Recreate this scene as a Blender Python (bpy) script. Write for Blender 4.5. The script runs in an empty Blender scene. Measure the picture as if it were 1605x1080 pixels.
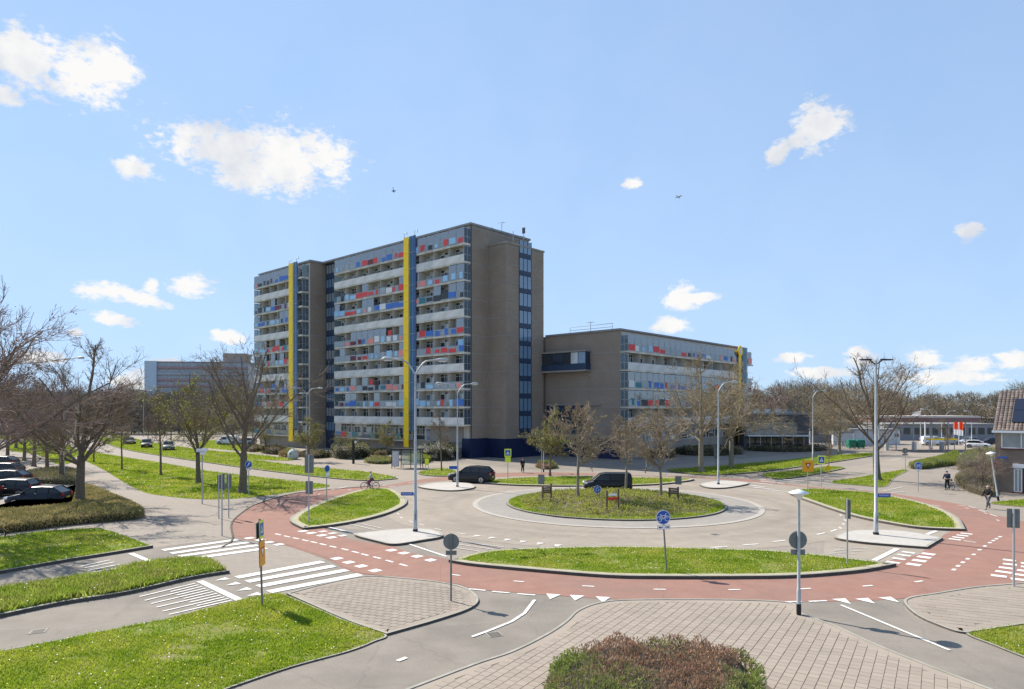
import bpy, bmesh, math, random
import numpy as np
from mathutils import Vector, Matrix, Euler
R = math.radians
scene = bpy.context.scene
col = scene.collection
# ------------------------------------------------------------------ camera, sky, sun, exposure
CAM_H = 7.5
FPX = 1060.0                      # focal length in photograph pixels (1605 wide)
cam = bpy.data.cameras.new('camera')
cam_o = bpy.data.objects.new('camera', cam); col.objects.link(cam_o)
cam.sensor_width = 36.0
cam.lens = 36.0 * FPX / 1605.0
cam_o.location = (0, 0, CAM_H); cam_o.rotation_euler = (R(90), 0, 0)
cam.shift_y = 100.0 / 1605.0
cam.clip_start = 0.2; cam.clip_end = 6000
scene.camera = cam_o

SUN_DIR = Vector((-0.76, 0.65, 0.0)).normalized() * math.cos(R(44)) + Vector((0, 0, math.sin(R(44))))
sun = bpy.data.lights.new('sun', 'SUN'); sun.energy = 4.5; sun.angle = R(0.53); sun.color = (1.0, 0.93, 0.82)
sun_o = bpy.data.objects.new('sun', sun); col.objects.link(sun_o)
sun_o.rotation_euler = SUN_DIR.to_track_quat('Z', 'Y').to_euler()
sun_o.location = (-60, 60, 80)

scene.view_settings.view_transform = 'Standard'
scene.view_settings.look = 'None'
scene.view_settings.gamma = 1.0
scene.view_settings.use_curve_mapping = False
scene.view_settings.exposure = 0.76

world = bpy.data.worlds.new('World'); scene.world = world; world.use_nodes = True
def build_world():
    nt = world.node_tree; N = nt.nodes; L = nt.links; N.clear()
    out = N.new('ShaderNodeOutputWorld')
    sky = N.new('ShaderNodeTexSky'); sky.sky_type = 'NISHITA'; sky.sun_disc = False
    sky.sun_elevation = R(44); sky.sun_rotation = math.atan2(-0.76, 0.65)
    sky.air_density = 1.0; sky.dust_density = 0.0; sky.ozone_density = 2.0; sky.altitude = 0
    bg = N.new('ShaderNodeBackground'); bg.inputs['Strength'].default_value = 0.115
    # soft shoulder: bright parts of the sky approach a paler ceiling, as a photograph records them
    g_ = N.new('ShaderNodeVectorMath'); g_.operation = 'SCALE'; g_.inputs['Scale'].default_value = 3.0; L.new(sky.outputs[0], g_.inputs[0])
    q_ = N.new('ShaderNodeVectorMath'); q_.operation = 'MULTIPLY_ADD'; L.new(g_.outputs[0], q_.inputs[0])
    q_.inputs[1].default_value = (0.115/0.37, 0.115/0.55, 0.115/0.84); q_.inputs[2].default_value = (1, 1, 1)
    d_ = N.new('ShaderNodeVectorMath'); d_.operation = 'DIVIDE'; L.new(g_.outputs[0], d_.inputs[0]); L.new(q_.outputs[0], d_.inputs[1])
    L.new(d_.outputs[0], bg.inputs['Color'])
    tc = N.new('ShaderNodeTexCoord')
    sep = N.new('ShaderNodeSeparateXYZ'); L.new(tc.outputs['Generated'], sep.inputs[0])
    def m(op, a, b=None, c=None):
        n = N.new('ShaderNodeMath'); n.operation = op
        for i, v in enumerate((a, b, c)):
            if v is None: continue
            if isinstance(v, (int, float)): n.inputs[i].default_value = v
            else: L.new(v, n.inputs[i])
        return n.outputs[0]
    az = m('ARCTAN2', sep.outputs['X'], sep.outputs['Y'])
    el = m('ARCSINE', sep.outputs['Z'])
    comb = N.new('ShaderNodeCombineXYZ'); L.new(az, comb.inputs[0]); L.new(el, comb.inputs[1])
    # clouds at their azimuth / elevation: (x, y, half width, half height, tilt) measured in degrees-like photo units
    clouds = [(40, 95, 78, 44, 14), (130, 118, 92, 46, -8), (165, 110, 52, 44, 0), (5, 150, 32, 18, 0), (30, 60, 36, 22, 40),
              (355, 235, 110, 40, 4), (440, 245, 120, 52, 0), (505, 245, 58, 40, 0), (385, 270, 66, 34, 0), (212, 266, 44, 18, 0), (288, 222, 26, 34, 0),
              (1282, 198, 48, 42, -10), (1222, 238, 28, 16, -50), (1250, 222, 24, 16, 0), (988, 288, 17, 9, -10), (1520, 362, 22, 15, 0),
              (1062, 467, 38, 22, 0), (1098, 466, 30, 12, 0), (1050, 510, 32, 15, 0),
              (165, 458, 52, 17, 8), (215, 468, 52, 13, 12), (178, 500, 38, 13, 10), (295, 446, 40, 18, -4), (237, 448, 14, 14, 0), (355, 528, 30, 12, 0),
              
              (1345, 560, 30, 20, 0), (1445, 562, 34, 18, 0), (1520, 572, 48, 16, 0), (1480, 590, 110, 14, 0), (1290, 585, 60, 10, 0), (1240, 560, 30, 9, 0), (60, 560, 50, 12, 0), (330, 600, 60, 12, 0), (1590, 566, 40, 18, 0), (255, 572, 34, 12, 0), (215, 598, 46, 20, 0),
              (480, 585, 60, 14, 0), (118, 520, 16, 8, 0)]
    cur = None
    for (x, y, w, h, tilt) in clouds:
        u = (x - 802.5) / FPX; v = (640 - y) / FPX
        a0 = math.atan(u); e0 = math.atan2(v, math.sqrt(1 + u * u))
        ka = math.cos(a0) ** 2; ke = math.cos(a0)
        mp = N.new('ShaderNodeMapping'); mp.vector_type = 'TEXTURE'
        mp.inputs['Location'].default_value = (a0, e0, 0)
        mp.inputs['Rotation'].default_value = (0, 0, R(-tilt))
        mp.inputs['Scale'].default_value = (w / FPX * ka * 1.15, h / FPX * ke * 1.15, 1)
        L.new(comb.outputs[0], mp.inputs[0])
        ln = N.new('ShaderNodeVectorMath'); ln.operation = 'LENGTH'; L.new(mp.outputs[0], ln.inputs[0])
        f = m('SUBTRACT', 1.0, ln.outputs['Value'])
        cur = f if cur is None else m('MAXIMUM', cur, f)
    n1 = N.new('ShaderNodeTexNoise'); n1.inputs['Scale'].default_value = 26; n1.inputs['Detail'].default_value = 9; n1.inputs['Roughness'].default_value = 0.62
    st = N.new('ShaderNodeMapping'); st.inputs['Scale'].default_value = (1, 1, 1.8); L.new(tc.outputs['Generated'], st.inputs[0]); L.new(st.outputs[0], n1.inputs['Vector'])
    n1.inputs['Distortion'].default_value = 0.35
    n4 = N.new('ShaderNodeTexNoise'); n4.inputs['Scale'].default_value = 95; n4.inputs['Detail'].default_value = 6; n4.inputs['Roughness'].default_value = 0.65
    L.new(st.outputs[0], n4.inputs['Vector'])
    cl = m('ADD', m('MAXIMUM', cur, -1.2), m('MULTIPLY', m('SUBTRACT', n4.outputs['Fac'], 0.5), 1.15))
    fld = m('ADD', cl, m('MULTIPLY', m('SUBTRACT', n1.outputs['Fac'], 0.5), 1.9))
    ramp = N.new('ShaderNodeMapRange'); ramp.interpolation_type = 'SMOOTHSTEP'
    ramp.inputs['From Min'].default_value = 0.0; ramp.inputs['From Max'].default_value = 0.62
    ramp.inputs['To Max'].default_value = 0.97
    L.new(fld, ramp.inputs['Value'])
    # only near the listed clouds
    gate = N.new('ShaderNodeMapRange'); gate.inputs['From Min'].default_value = -0.7; gate.inputs['From Max'].default_value = -0.02; L.new(cur, gate.inputs['Value'])
    # faint high veil everywhere
    n3 = N.new('ShaderNodeTexNoise'); n3.inputs['Scale'].default_value = 2.2; n3.inputs['Detail'].default_value = 4; n3.inputs['Roughness'].default_value = 0.5
    L.new(st.outputs[0], n3.inputs['Vector'])
    veil = m('MULTIPLY', n3.outputs['Fac'], 0.12)
    fac = m('MAXIMUM', m('MULTIPLY', ramp.outputs[0], gate.outputs[0]), veil)
    n2 = N.new('ShaderNodeTexNoise'); n2.inputs['Scale'].default_value = 11; n2.inputs['Detail'].default_value = 7
    mp2 = N.new('ShaderNodeMapping'); mp2.inputs['Location'].default_value = (0.02, 0, 0.03); L.new(tc.outputs['Generated'], mp2.inputs[0]); L.new(mp2.outputs[0], n2.inputs['Vector'])
    cr = N.new('ShaderNodeValToRGB')
    cr.color_ramp.elements[0].position = 0.38; cr.color_ramp.elements[0].color = (0.72, 0.755, 0.82, 1)
    cr.color_ramp.elements[1].position = 0.55; cr.color_ramp.elements[1].color = (1, 0.985, 0.96, 1)
    L.new(n2.outputs['Fac'], cr.inputs[0])
    bg2 = N.new('ShaderNodeBackground'); bg2.inputs['Strength'].default_value = 0.585; L.new(cr.outputs[0], bg2.inputs['Color'])
    mix = N.new('ShaderNodeMixShader'); L.new(fac, mix.inputs[0]); L.new(bg.outputs[0], mix.inputs[1]); L.new(bg2.outputs[0], mix.inputs[2])
    L.new(mix.outputs[0], out.inputs['Surface'])
build_world()

# ------------------------------------------------------------------ measuring
def at(px, py, z=0.0):
    """ground point (world metres) of a place measured in the photograph"""
    Y = (CAM_H - z) * FPX / (py - 640.0)
    return ((px - 802.5) / FPX * Y, Y)
def zat(py, Y): return CAM_H + (640.0 - py) / FPX * Y
def xat(px, Y): return (px - 802.5) / FPX * Y

# ------------------------------------------------------------------ materials
MATS = {}
def mat(name, c, rough=0.8, spec=0.3, metal=0.0, c2=None, scale=5.0, detail=4, lo=0.35, hi=0.65, c3=None, scale3=0.6,
        bump=0.0, bscale=60, transl=0.0, coat=0.0, per_island=0.0, coords='Object'):
    """principled material, base colour between c and c2 by noise, large patches towards c3, fine bump"""
    if name in MATS: return MATS[name]
    m = bpy.data.materials.new(name); m.use_nodes = True
    nt = m.node_tree; N = nt.nodes; L = nt.links
    b = N['Principled BSDF']; outn = N['Material Output']
    b.inputs['Roughness'].default_value = rough; b.inputs['Metallic'].default_value = metal
    b.inputs['Specular IOR Level'].default_value = spec
    if coat: b.inputs['Coat Weight'].default_value = coat; b.inputs['Coat Roughness'].default_value = 0.05
    b.inputs['Base Color'].default_value = (*c, 1)
    tc = N.new('ShaderNodeTexCoord'); src = tc.outputs[coords]
    colr = None
    if c2:
        n = N.new('ShaderNodeTexNoise'); n.inputs['Scale'].default_value = scale; n.inputs['Detail'].default_value = detail; n.inputs['Roughness'].default_value = 0.6
        L.new(src, n.inputs['Vector'])
        r = N.new('ShaderNodeValToRGB'); r.color_ramp.elements[0].position = lo; r.color_ramp.elements[1].position = hi
        r.color_ramp.elements[0].color = (*c, 1); r.color_ramp.elements[1].color = (*c2, 1)
        L.new(n.outputs['Fac'], r.inputs[0]); colr = r.outputs[0]
    if c3:
        n = N.new('ShaderNodeTexNoise'); n.inputs['Scale'].default_value = scale3; n.inputs['Detail'].default_value = 5; n.inputs['Roughness'].default_value = 0.6
        L.new(src, n.inputs['Vector'])
        mr = N.new('ShaderNodeMapRange'); mr.inputs['From Min'].default_value = 0.45; mr.inputs['From Max'].default_value = 0.68; mr.inputs['To Max'].default_value = 0.75
        L.new(n.outputs['Fac'], mr.inputs['Value'])
        mx = N.new('ShaderNodeMixRGB'); L.new(mr.outputs[0], mx.inputs['Fac'])
        if colr: L.new(colr, mx.inputs['Color1'])
        else: mx.inputs['Color1'].default_value = (*c, 1)
        mx.inputs['Color2'].default_value = (*c3, 1); colr = mx.outputs[0]
    if per_island:
        g = N.new('ShaderNodeNewGeometry'); mr = N.new('ShaderNodeMapRange')
        mr.inputs['To Min'].default_value = 1 - per_island; mr.inputs['To Max'].default_value = 1 + per_island
        L.new(g.outputs['Random Per Island'], mr.inputs['Value'])
        mx = N.new('ShaderNodeVectorMath'); mx.operation = 'SCALE'
        if colr: L.new(colr, mx.inputs[0])
        else: mx.inputs[0].default_value = c
        L.new(mr.outputs[0], mx.inputs['Scale']); colr = mx.outputs[0]
    if colr: L.new(colr, b.inputs['Base Color'])
    if bump:
        n = N.new('ShaderNodeTexNoise'); n.inputs['Scale'].default_value = bscale; n.inputs['Detail'].default_value = 3
        L.new(src, n.inputs['Vector'])
        bp = N.new('ShaderNodeBump'); bp.inputs['Strength'].default_value = min(1, bump); bp.inputs['Distance'].default_value = 0.02 * bump
        L.new(n.outputs['Fac'], bp.inputs['Height']); L.new(bp.outputs[0], b.inputs['Normal'])
    if transl:
        t = N.new('ShaderNodeBsdfTranslucent')
        if colr: L.new(colr, t.inputs['Color'])
        else: t.inputs['Color'].default_value = (*c, 1)
        mx = N.new('ShaderNodeMixShader'); mx.inputs[0].default_value = transl
        L.new(b.outputs[0], mx.inputs[1]); L.new(t.outputs[0], mx.inputs[2]); L.new(mx.outputs[0], outn.inputs['Surface'])
    MATS[name] = m
    return m

def wear(m, crack=0.5, cs=0.32, ring=None):
    """age a road material: sealed cracks, fine dark speckle, tyre tracks round the ring road"""
    nt = m.node_tree; N = nt.nodes; L = nt.links; b = N['Principled BSDF']; src = b.inputs['Base Color'].links[0].from_socket
    g = N.new('ShaderNodeNewGeometry')
    nz = N.new('ShaderNodeTexNoise'); nz.inputs['Scale'].default_value = 1.6; nz.inputs['Detail'].default_value = 6; L.new(g.outputs['Position'], nz.inputs['Vector'])
    mx = N.new('ShaderNodeMixRGB'); mx.blend_type = 'LINEAR_LIGHT'; mx.inputs['Fac'].default_value = 0.28; L.new(g.outputs['Position'], mx.inputs['Color1']); L.new(nz.outputs['Color'], mx.inputs['Color2'])
    v = N.new('ShaderNodeTexVoronoi'); v.feature = 'DISTANCE_TO_EDGE'; v.inputs['Scale'].default_value = cs; L.new(mx.outputs[0], v.inputs['Vector'])
    r = N.new('ShaderNodeMapRange'); r.inputs['From Max'].default_value = 0.013; r.inputs['To Min'].default_value = 1-crack; r.inputs['To Max'].default_value = 1.0; L.new(v.outputs['Distance'], r.inputs['Value'])
    n5 = N.new('ShaderNodeTexNoise'); n5.inputs['Scale'].default_value = 14; n5.inputs['Detail'].default_value = 8; n5.inputs['Roughness'].default_value = 0.8; L.new(g.outputs['Position'], n5.inputs['Vector'])
    r5 = N.new('ShaderNodeMapRange'); r5.inputs['From Min'].default_value = 0.3; r5.inputs['From Max'].default_value = 0.7; r5.inputs['To Min'].default_value = 0.86; r5.inputs['To Max'].default_value = 1.12; L.new(n5.outputs['Fac'], r5.inputs['Value'])
    mu = N.new('ShaderNodeMath'); mu.operation = 'MULTIPLY'; L.new(r.outputs[0], mu.inputs[0]); L.new(r5.outputs[0], mu.inputs[1]); fac = mu.outputs[0]
    if ring:
        d = N.new('ShaderNodeVectorMath'); d.operation = 'DISTANCE'; d.inputs[1].default_value = (ring[0], ring[1], 0.008); L.new(g.outputs['Position'], d.inputs[0])
        cr = N.new('ShaderNodeValToRGB'); mr = N.new('ShaderNodeMapRange'); mr.inputs['From Min'].default_value = 10; mr.inputs['From Max'].default_value = 18; L.new(d.outputs['Value'], mr.inputs['Value']); L.new(mr.outputs[0], cr.inputs[0])
        cr.color_ramp.elements[0].color = (1,1,1,1); cr.color_ramp.elements[1].color = (1.0,1.0,1.0,1)
        for p_, c_ in ((0.26,1.0),(0.36,0.90),(0.46,1.0),(0.56,0.92),(0.66,1.0),(0.9,1.05)):
            e = cr.color_ramp.elements.new(p_); e.color = (c_,c_,c_,1)
        m3 = N.new('ShaderNodeMath'); m3.operation = 'MULTIPLY'; L.new(fac, m3.inputs[0]); L.new(cr.outputs[0], m3.inputs[1]); fac = m3.outputs[0]
    sc = N.new('ShaderNodeVectorMath'); sc.operation = 'SCALE'; L.new(src, sc.inputs[0]); L.new(fac, sc.inputs['Scale']); L.new(sc.outputs[0], b.inputs['Base Color'])
    return m

def brick_mat(name, c1, c2, mortar, bw, bh, msize=0.01, rot=0.0, axes='XY', rough=0.85, off=0.5, c3=None, scale3=0.3, bump=0.3, squash=1.0):
    m = bpy.data.materials.new(name); m.use_nodes = True
    nt = m.node_tree; N = nt.nodes; L = nt.links; b = N['Principled BSDF']
    b.inputs['Roughness'].default_value = rough; b.inputs['Specular IOR Level'].default_value = 0.25
    tc = N.new('ShaderNodeTexCoord'); src = tc.outputs['Object']
    if axes != 'XY':                       # walls: run along x+y, courses in z
        sp = N.new('ShaderNodeSeparateXYZ'); L.new(src, sp.inputs[0])
        ad = N.new('ShaderNodeMath'); ad.operation = 'ADD'; L.new(sp.outputs[0], ad.inputs[0]); L.new(sp.outputs[1], ad.inputs[1])
        cb = N.new('ShaderNodeCombineXYZ'); L.new(ad.outputs[0], cb.inputs[0]); L.new(sp.outputs[2], cb.inputs[1]); src2 = cb.outputs[0]
    else: src2 = src
    mp = N.new('ShaderNodeMapping'); mp.inputs['Rotation'].default_value = (0, 0, rot); L.new(src2, mp.inputs[0])
    t = N.new('ShaderNodeTexBrick'); t.inputs['Scale'].default_value = 1.0
    t.inputs['Brick Width'].default_value = bw; t.inputs['Row Height'].default_value = bh; t.inputs['Mortar Size'].default_value = msize
    t.inputs['Mortar Smooth'].default_value = 0.2
    t.offset = off
    t.inputs['Color1'].default_value = (*c1, 1); t.inputs['Color2'].default_value = (*c2, 1); t.inputs['Mortar'].default_value = (*mortar, 1)
    L.new(mp.outputs[0], t.inputs['Vector'])
    colr = t.outputs['Color']
    if c3:
        n = N.new('ShaderNodeTexNoise'); n.inputs['Scale'].default_value = scale3; n.inputs['Detail'].default_value = 6; n.inputs['Roughness'].default_value = 0.65
        L.new(src, n.inputs['Vector'])
        mr = N.new('ShaderNodeMapRange'); mr.inputs['From Min'].default_value = 0.42; mr.inputs['From Max'].default_value = 0.7; mr.inputs['To Max'].default_value = 0.7
        L.new(n.outputs['Fac'], mr.inputs['Value'])
        mx = N.new('ShaderNodeMixRGB'); L.new(mr.outputs[0], mx.inputs['Fac']); L.new(colr, mx.inputs['Color1']); mx.inputs['Color2'].default_value = (*c3, 1)
        colr = mx.outputs[0]
    L.new(colr, b.inputs['Base Color'])
    if bump:
        bp = N.new('ShaderNodeBump'); bp.inputs['Strength'].default_value = bump; bp.inputs['Distance'].default_value = 0.01; bp.invert = True
        L.new(t.outputs['Fac'], bp.inputs['Height']); L.new(bp.outputs[0], b.inputs['Normal'])
    MATS[name] = m
    return m

def glass_mat(name, tint, rough=0.03, transp=0.5, ior=1.5):
    """thin pane: clear part, tinted body part, mirror by fresnel"""
    m = bpy.data.materials.new(name); m.use_nodes = True
    nt = m.node_tree; N = nt.nodes; L = nt.links; N.clear()
    out = N.new('ShaderNodeOutputMaterial')
    tr = N.new('ShaderNodeBsdfTransparent'); tr.inputs[0].default_value = tuple(0.5 + 0.5 * v for v in tint) + (1,)
    df = N.new('ShaderNodeBsdfDiffuse'); df.inputs[0].default_value = (*tint, 1)
    tl = N.new('ShaderNodeBsdfTranslucent'); tl.inputs[0].default_value = (*tint, 1)
    m0 = N.new('ShaderNodeMixShader'); m0.inputs[0].default_value = 0.5; L.new(df.outputs[0], m0.inputs[1]); L.new(tl.outputs[0], m0.inputs[2])
    m1 = N.new('ShaderNodeMixShader'); m1.inputs[0].default_value = transp; L.new(m0.outputs[0], m1.inputs[1]); L.new(tr.outputs[0], m1.inputs[2])
    gl = N.new('ShaderNodeBsdfGlossy'); gl.inputs['Roughness'].default_value = rough
    fr = N.new('ShaderNodeFresnel'); fr.inputs[0].default_value = ior
    m2 = N.new('ShaderNodeMixShader'); L.new(fr.outputs[0], m2.inputs[0]); L.new(m1.outputs[0], m2.inputs[1]); L.new(gl.outputs[0], m2.inputs[2])
    L.new(m2.outputs[0], out.inputs['Surface'])
    MATS[name] = m
    return m

# ------------------------------------------------------------------ mesh helpers
class MB:
    def __init__(s): s.v = []; s.f = []; s.mi = []; s.m = []; s.sm = []
    def mslot(s, m):
        if m not in s.m: s.m.append(m)
        return s.m.index(m)
    def add(s, vs, fs, m, smooth=False):
        o = len(s.v); k = s.mslot(m); s.v.extend([tuple(p) for p in vs])
        for f in fs: s.f.append(tuple(i + o for i in f)); s.mi.append(k); s.sm.append(smooth)
    def box(s, x0, x1, y0, y1, z0, z1, m):
        if x0 > x1: x0, x1 = x1, x0
        if y0 > y1: y0, y1 = y1, y0
        if z0 > z1: z0, z1 = z1, z0
        s.add([(x0,y0,z0),(x1,y0,z0),(x1,y1,z0),(x0,y1,z0),(x0,y0,z1),(x1,y0,z1),(x1,y1,z1),(x0,y1,z1)],
              [(3,2,1,0),(4,5,6,7),(0,1,5,4),(1,2,6,5),(2,3,7,6),(3,0,4,7)], m)
    def obox(s, c, ax, ay, az, m):        # oriented box: centre and three half-axis vectors
        c, ax, ay, az = map(Vector, (c, ax, ay, az))
        P = [c + i*ax + j*ay + k*az for k in (-1, 1) for (i, j) in ((-1,-1),(1,-1),(1,1),(-1,1))]
        s.add(P, [(3,2,1,0),(4,5,6,7),(0,1,5,4),(1,2,6,5),(2,3,7,6),(3,0,4,7)], m)
    def tube(s, pts, rs, m, n=8, cap=True, smooth=True):
        pts = [Vector(p) for p in pts]
        if isinstance(rs, (int, float)): rs = [rs] * len(pts)
        vs = []; 
        for i, p in enumerate(pts):
            d = (pts[min(i+1, len(pts)-1)] - pts[max(i-1, 0)]).normalized()
            a = d.cross(Vector((0,0,1)) if abs(d.z) < 0.95 else Vector((1,0,0))).normalized(); b = d.cross(a)
            for k in range(n):
                t = 2*math.pi*k/n; vs.append(p + (a*math.cos(t) + b*math.sin(t)) * rs[i])
        fs = []
        for i in range(len(pts)-1):
            for k in range(n):
                k2 = (k+1) % n; fs.append((i*n+k, i*n+k2, (i+1)*n+k2, (i+1)*n+k))
        s.add(vs, fs, m, smooth)
        if cap: s.add(vs[:n], [tuple(range(n))], m); s.add(vs[-n:], [tuple(range(n))[::-1]], m)
    def disc(s, c, nrm, r, th, m, n=28, m2=None):   # flat cylinder, centre c, normal nrm
        c = Vector(c); nrm = Vector(nrm).normalized()
        a = nrm.cross(Vector((0,0,1)) if abs(nrm.z) < 0.9 else Vector((1,0,0))).normalized(); b = nrm.cross(a)
        ring = lambda o: [c + nrm*o + (a*math.cos(2*math.pi*k/n) + b*math.sin(2*math.pi*k/n))*r for k in range(n)]
        A = ring(-th/2); B = ring(th/2)
        s.add(A + B, [(k, (k+1)%n, n+(k+1)%n, n+k) for k in range(n)], m)
        s.add(A, [tuple(range(n))], m); s.add(B, [tuple(range(n))], m2 or m)
    def ring(s, c, nrm, r, w, th, m, n=28):        # torus-like ring (square section)
        c = Vector(c); nrm = Vector(nrm).normalized()
        a = nrm.cross(Vector((0,0,1)) if abs(nrm.z) < 0.9 else Vector((1,0,0))).normalized(); b = nrm.cross(a)
        vs = []
        for k in range(n):
            e = a*math.cos(2*math.pi*k/n) + b*math.sin(2*math.pi*k/n)
            for (rr, o) in ((r-w/2,-th/2),(r+w/2,-th/2),(r+w/2,th/2),(r-w/2,th/2)): vs.append(c + e*rr + nrm*o)
        fs = []
        for k in range(n):
            for q in range(4): fs.append((k*4+q, k*4+(q+1)%4, ((k+1)%n)*4+(q+1)%4, ((k+1)%n)*4+q))
        s.add(vs, fs, m, True)
    def prism(s, poly, z0, z1, m, mside=None, bottom=False):
        n = len(poly)
        vs = [(p[0], p[1], z0) for p in poly] + [(p[0], p[1], z1) for p in poly]
        s.add(vs, [tuple(range(n, 2*n))], m)
        s.add(vs, [(k, (k+1)%n, n+(k+1)%n, n+k) for k in range(n)], mside or m)
        if bottom: s.add(vs, [tuple(range(n))[::-1]], m)
    def mesh(s, name):
        me = bpy.data.meshes.new(name); me.from_pydata(s.v, [], s.f)
        for m in s.m: me.materials.append(m)
        me.polygons.foreach_set('material_index', s.mi); me.polygons.foreach_set('use_smooth', s.sm)
        me.update(); return me
    def build(s, name, parent=None, loc=None, rz=0.0):
        o = bpy.data.objects.new(name, s.mesh(name)); col.objects.link(o)
        if parent: o.parent = parent
        if loc: o.location = loc
        if rz: o.rotation_euler = (0, 0, rz)
        return o
def inst(name, me, parent=None, loc=(0,0,0), rz=0.0, sc=None, rot=None):
    o = bpy.data.objects.new(name, me); col.objects.link(o)
    if parent: o.parent = parent
    o.location = loc; o.rotation_euler = rot or (0, 0, rz)
    if sc: o.scale = sc
    return o
def tag(o, label=None, cat=None, group=None, kind=None):
    if label: o['label'] = label
    if cat: o['category'] = cat
    if group: o['group'] = group
    if kind: o['kind'] = kind
    return o
def empty(name, loc=(0,0,0), rz=0.0, label=None, cat=None, group=None, rot=None):
    o = bpy.data.objects.new(name, None); col.objects.link(o); o.empty_display_size = 0.3
    o.location = loc; o.rotation_euler = rot or (0, 0, rz)
    return tag(o, label, cat, group)
def copy_tree(o, parent=None):
    c = o.copy(); col.objects.link(c); c.parent = parent
    for ch in list(o.children): copy_tree(ch, c)
    return c
def put(o, loc, rz=0.0, label=None, group=None, sc=None):
    o.location = loc; o.rotation_euler = (0, 0, rz)
    if label: o['label'] = label
    if group: o['group'] = group
    if sc: o.scale = (sc, sc, sc)
    return o
def quad_mesh(name, V, nper, mats, mi=None, smooth=False):
    """fast mesh from numpy: V (n*nper,3), faces of nper verts each in order"""
    nf = len(V) // nper
    me = bpy.data.meshes.new(name); me.vertices.add(len(V)); me.vertices.foreach_set('co', V.astype(np.float32).ravel())
    me.loops.add(nf*nper); me.loops.foreach_set('vertex_index', np.arange(nf*nper, dtype=np.int32))
    me.polygons.add(nf); me.polygons.foreach_set('loop_start', np.arange(nf, dtype=np.int32)*nper)
    me.polygons.foreach_set('loop_total', np.full(nf, nper, dtype=np.int32))
    for m in mats: me.materials.append(m)
    if mi is not None: me.polygons.foreach_set('material_index', mi.astype(np.int32))
    me.polygons.foreach_set('use_smooth', np.zeros(nf, bool)); me.update(calc_edges=True); return me
def smooth_loop(pts, n=5, closed=True):
    """pts in world (x,y[,'c']); Catmull-Rom between corners"""
    P = [(p[0], p[1]) for p in pts]; C = [len(p) > 2 for p in pts]; N_ = len(P); out = []
    rng = range(N_ if closed else N_-1)
    for i in rng:
        p1 = P[i]; p2 = P[(i+1) % N_]
        p0 = p1 if C[i] or (not closed and i == 0) else P[i-1]
        p3 = p2 if C[(i+1) % N_] or (not closed and i == N_-2) else P[(i+2) % N_]
        if C[i] and C[(i+1) % N_]: out.append(p1); continue
        for k in range(n):
            t = k/n; t2 = t*t; t3 = t2*t
            out.append(tuple(0.5*((2*p1[a]) + (-p0[a]+p2[a])*t + (2*p0[a]-5*p1[a]+4*p2[a]-p3[a])*t2 + (-p0[a]+3*p1[a]-3*p2[a]+p3[a])*t3) for a in (0,1)))
    if not closed: out.append(P[-1])
    return out
def gp(pix, n=5, closed=True, z=0.0):
    """pixel outline -> smooth world outline; entries (x,y) smooth, (x,y,1) corner"""
    return smooth_loop([(*at(p[0], p[1], z), 1) if len(p) > 2 else at(p[0], p[1], z) for p in pix], n, closed)
def inpoly(X, Y, poly):
    P = np.array(poly); ins = np.zeros(len(X), bool); j = len(P)-1
    for i in range(len(P)):
        xi, yi = P[i]; xj, yj = P[j]
        c = ((yi > Y) != (yj > Y)) & (X < (xj-xi)*(Y-yi)/((yj-yi) if yj != yi else 1e-12) + xi)
        ins ^= c; j = i
    return ins
def sample_poly(poly, n, rng):
    P = np.array(poly); lo = P.min(0); hi = P.max(0)
    out = np.zeros((0,2)); tries = 0
    while len(out) < n and tries < 30:
        q = lo + rng.random((max(n, 64)*2, 2))*(hi-lo); q = q[inpoly(q[:,0], q[:,1], poly)]
        out = np.vstack([out, q]); tries += 1
    return out[:n]
def area(poly):
    return abs(sum(poly[i-1][0]*poly[i][1]-poly[i][0]*poly[i-1][1] for i in range(len(poly))))/2
def offset_loop(poly, d):
    """inward offset for either winding"""
    n = len(poly); sgn = 1 if sum(poly[i-1][0]*poly[i][1]-poly[i][0]*poly[i-1][1] for i in range(n)) > 0 else -1
    out = []
    for i in range(n):
        a = Vector(poly[i-1]); b = Vector(poly[i]); c = Vector(poly[(i+1) % n])
        e1 = (b-a); e2 = (c-b)
        if e1.length < 1e-6 or e2.length < 1e-6: out.append(tuple(b)); continue
        e1.normalize(); e2.normalize()
        n1 = Vector((-e1.y, e1.x))*sgn; n2 = Vector((-e2.y, e2.x))*sgn
        m = n1+n2
        if m.length < 1e-3: out.append(tuple(b + n1*d)); continue
        m.normalize(); k = d/max(0.45, m.dot(n1)); out.append(tuple(b + m*k))
    return out
# ------------------------------------------------------------------ ground, roads, pavements
rng = np.random.default_rng(7); random.seed(7)
M_ground = mat('earth_far', (0.10,0.115,0.05), c2=(0.15,0.14,0.08), scale=0.05, coords='Object')
M_pave = brick_mat('pavement_pavers', (0.30,0.255,0.21), (0.262,0.225,0.185), (0.18,0.155,0.13), 0.6, 0.3, 0.012, rot=0.4, c3=(0.235,0.205,0.175), scale3=0.12, bump=0.15)
M_asph = mat('asphalt_warm', (0.285,0.242,0.195), c2=(0.33,0.282,0.228), scale=1.3, detail=8, c3=(0.235,0.203,0.167), scale3=0.16, bump=0.25, bscale=120, rough=0.9, spec=0.2)
M_asph2 = mat('asphalt_grey', (0.22,0.193,0.16), c2=(0.255,0.225,0.19), scale=0.9, detail=8, c3=(0.172,0.155,0.135), scale3=0.3, bump=0.25, bscale=120, rough=0.9, spec=0.2)
M_red = mat('asphalt_red', (0.262,0.142,0.11), c2=(0.30,0.168,0.13), scale=1.1, detail=8, c3=(0.235,0.15,0.122), scale3=0.2, bump=0.25, bscale=120, rough=0.9, spec=0.2)
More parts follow.
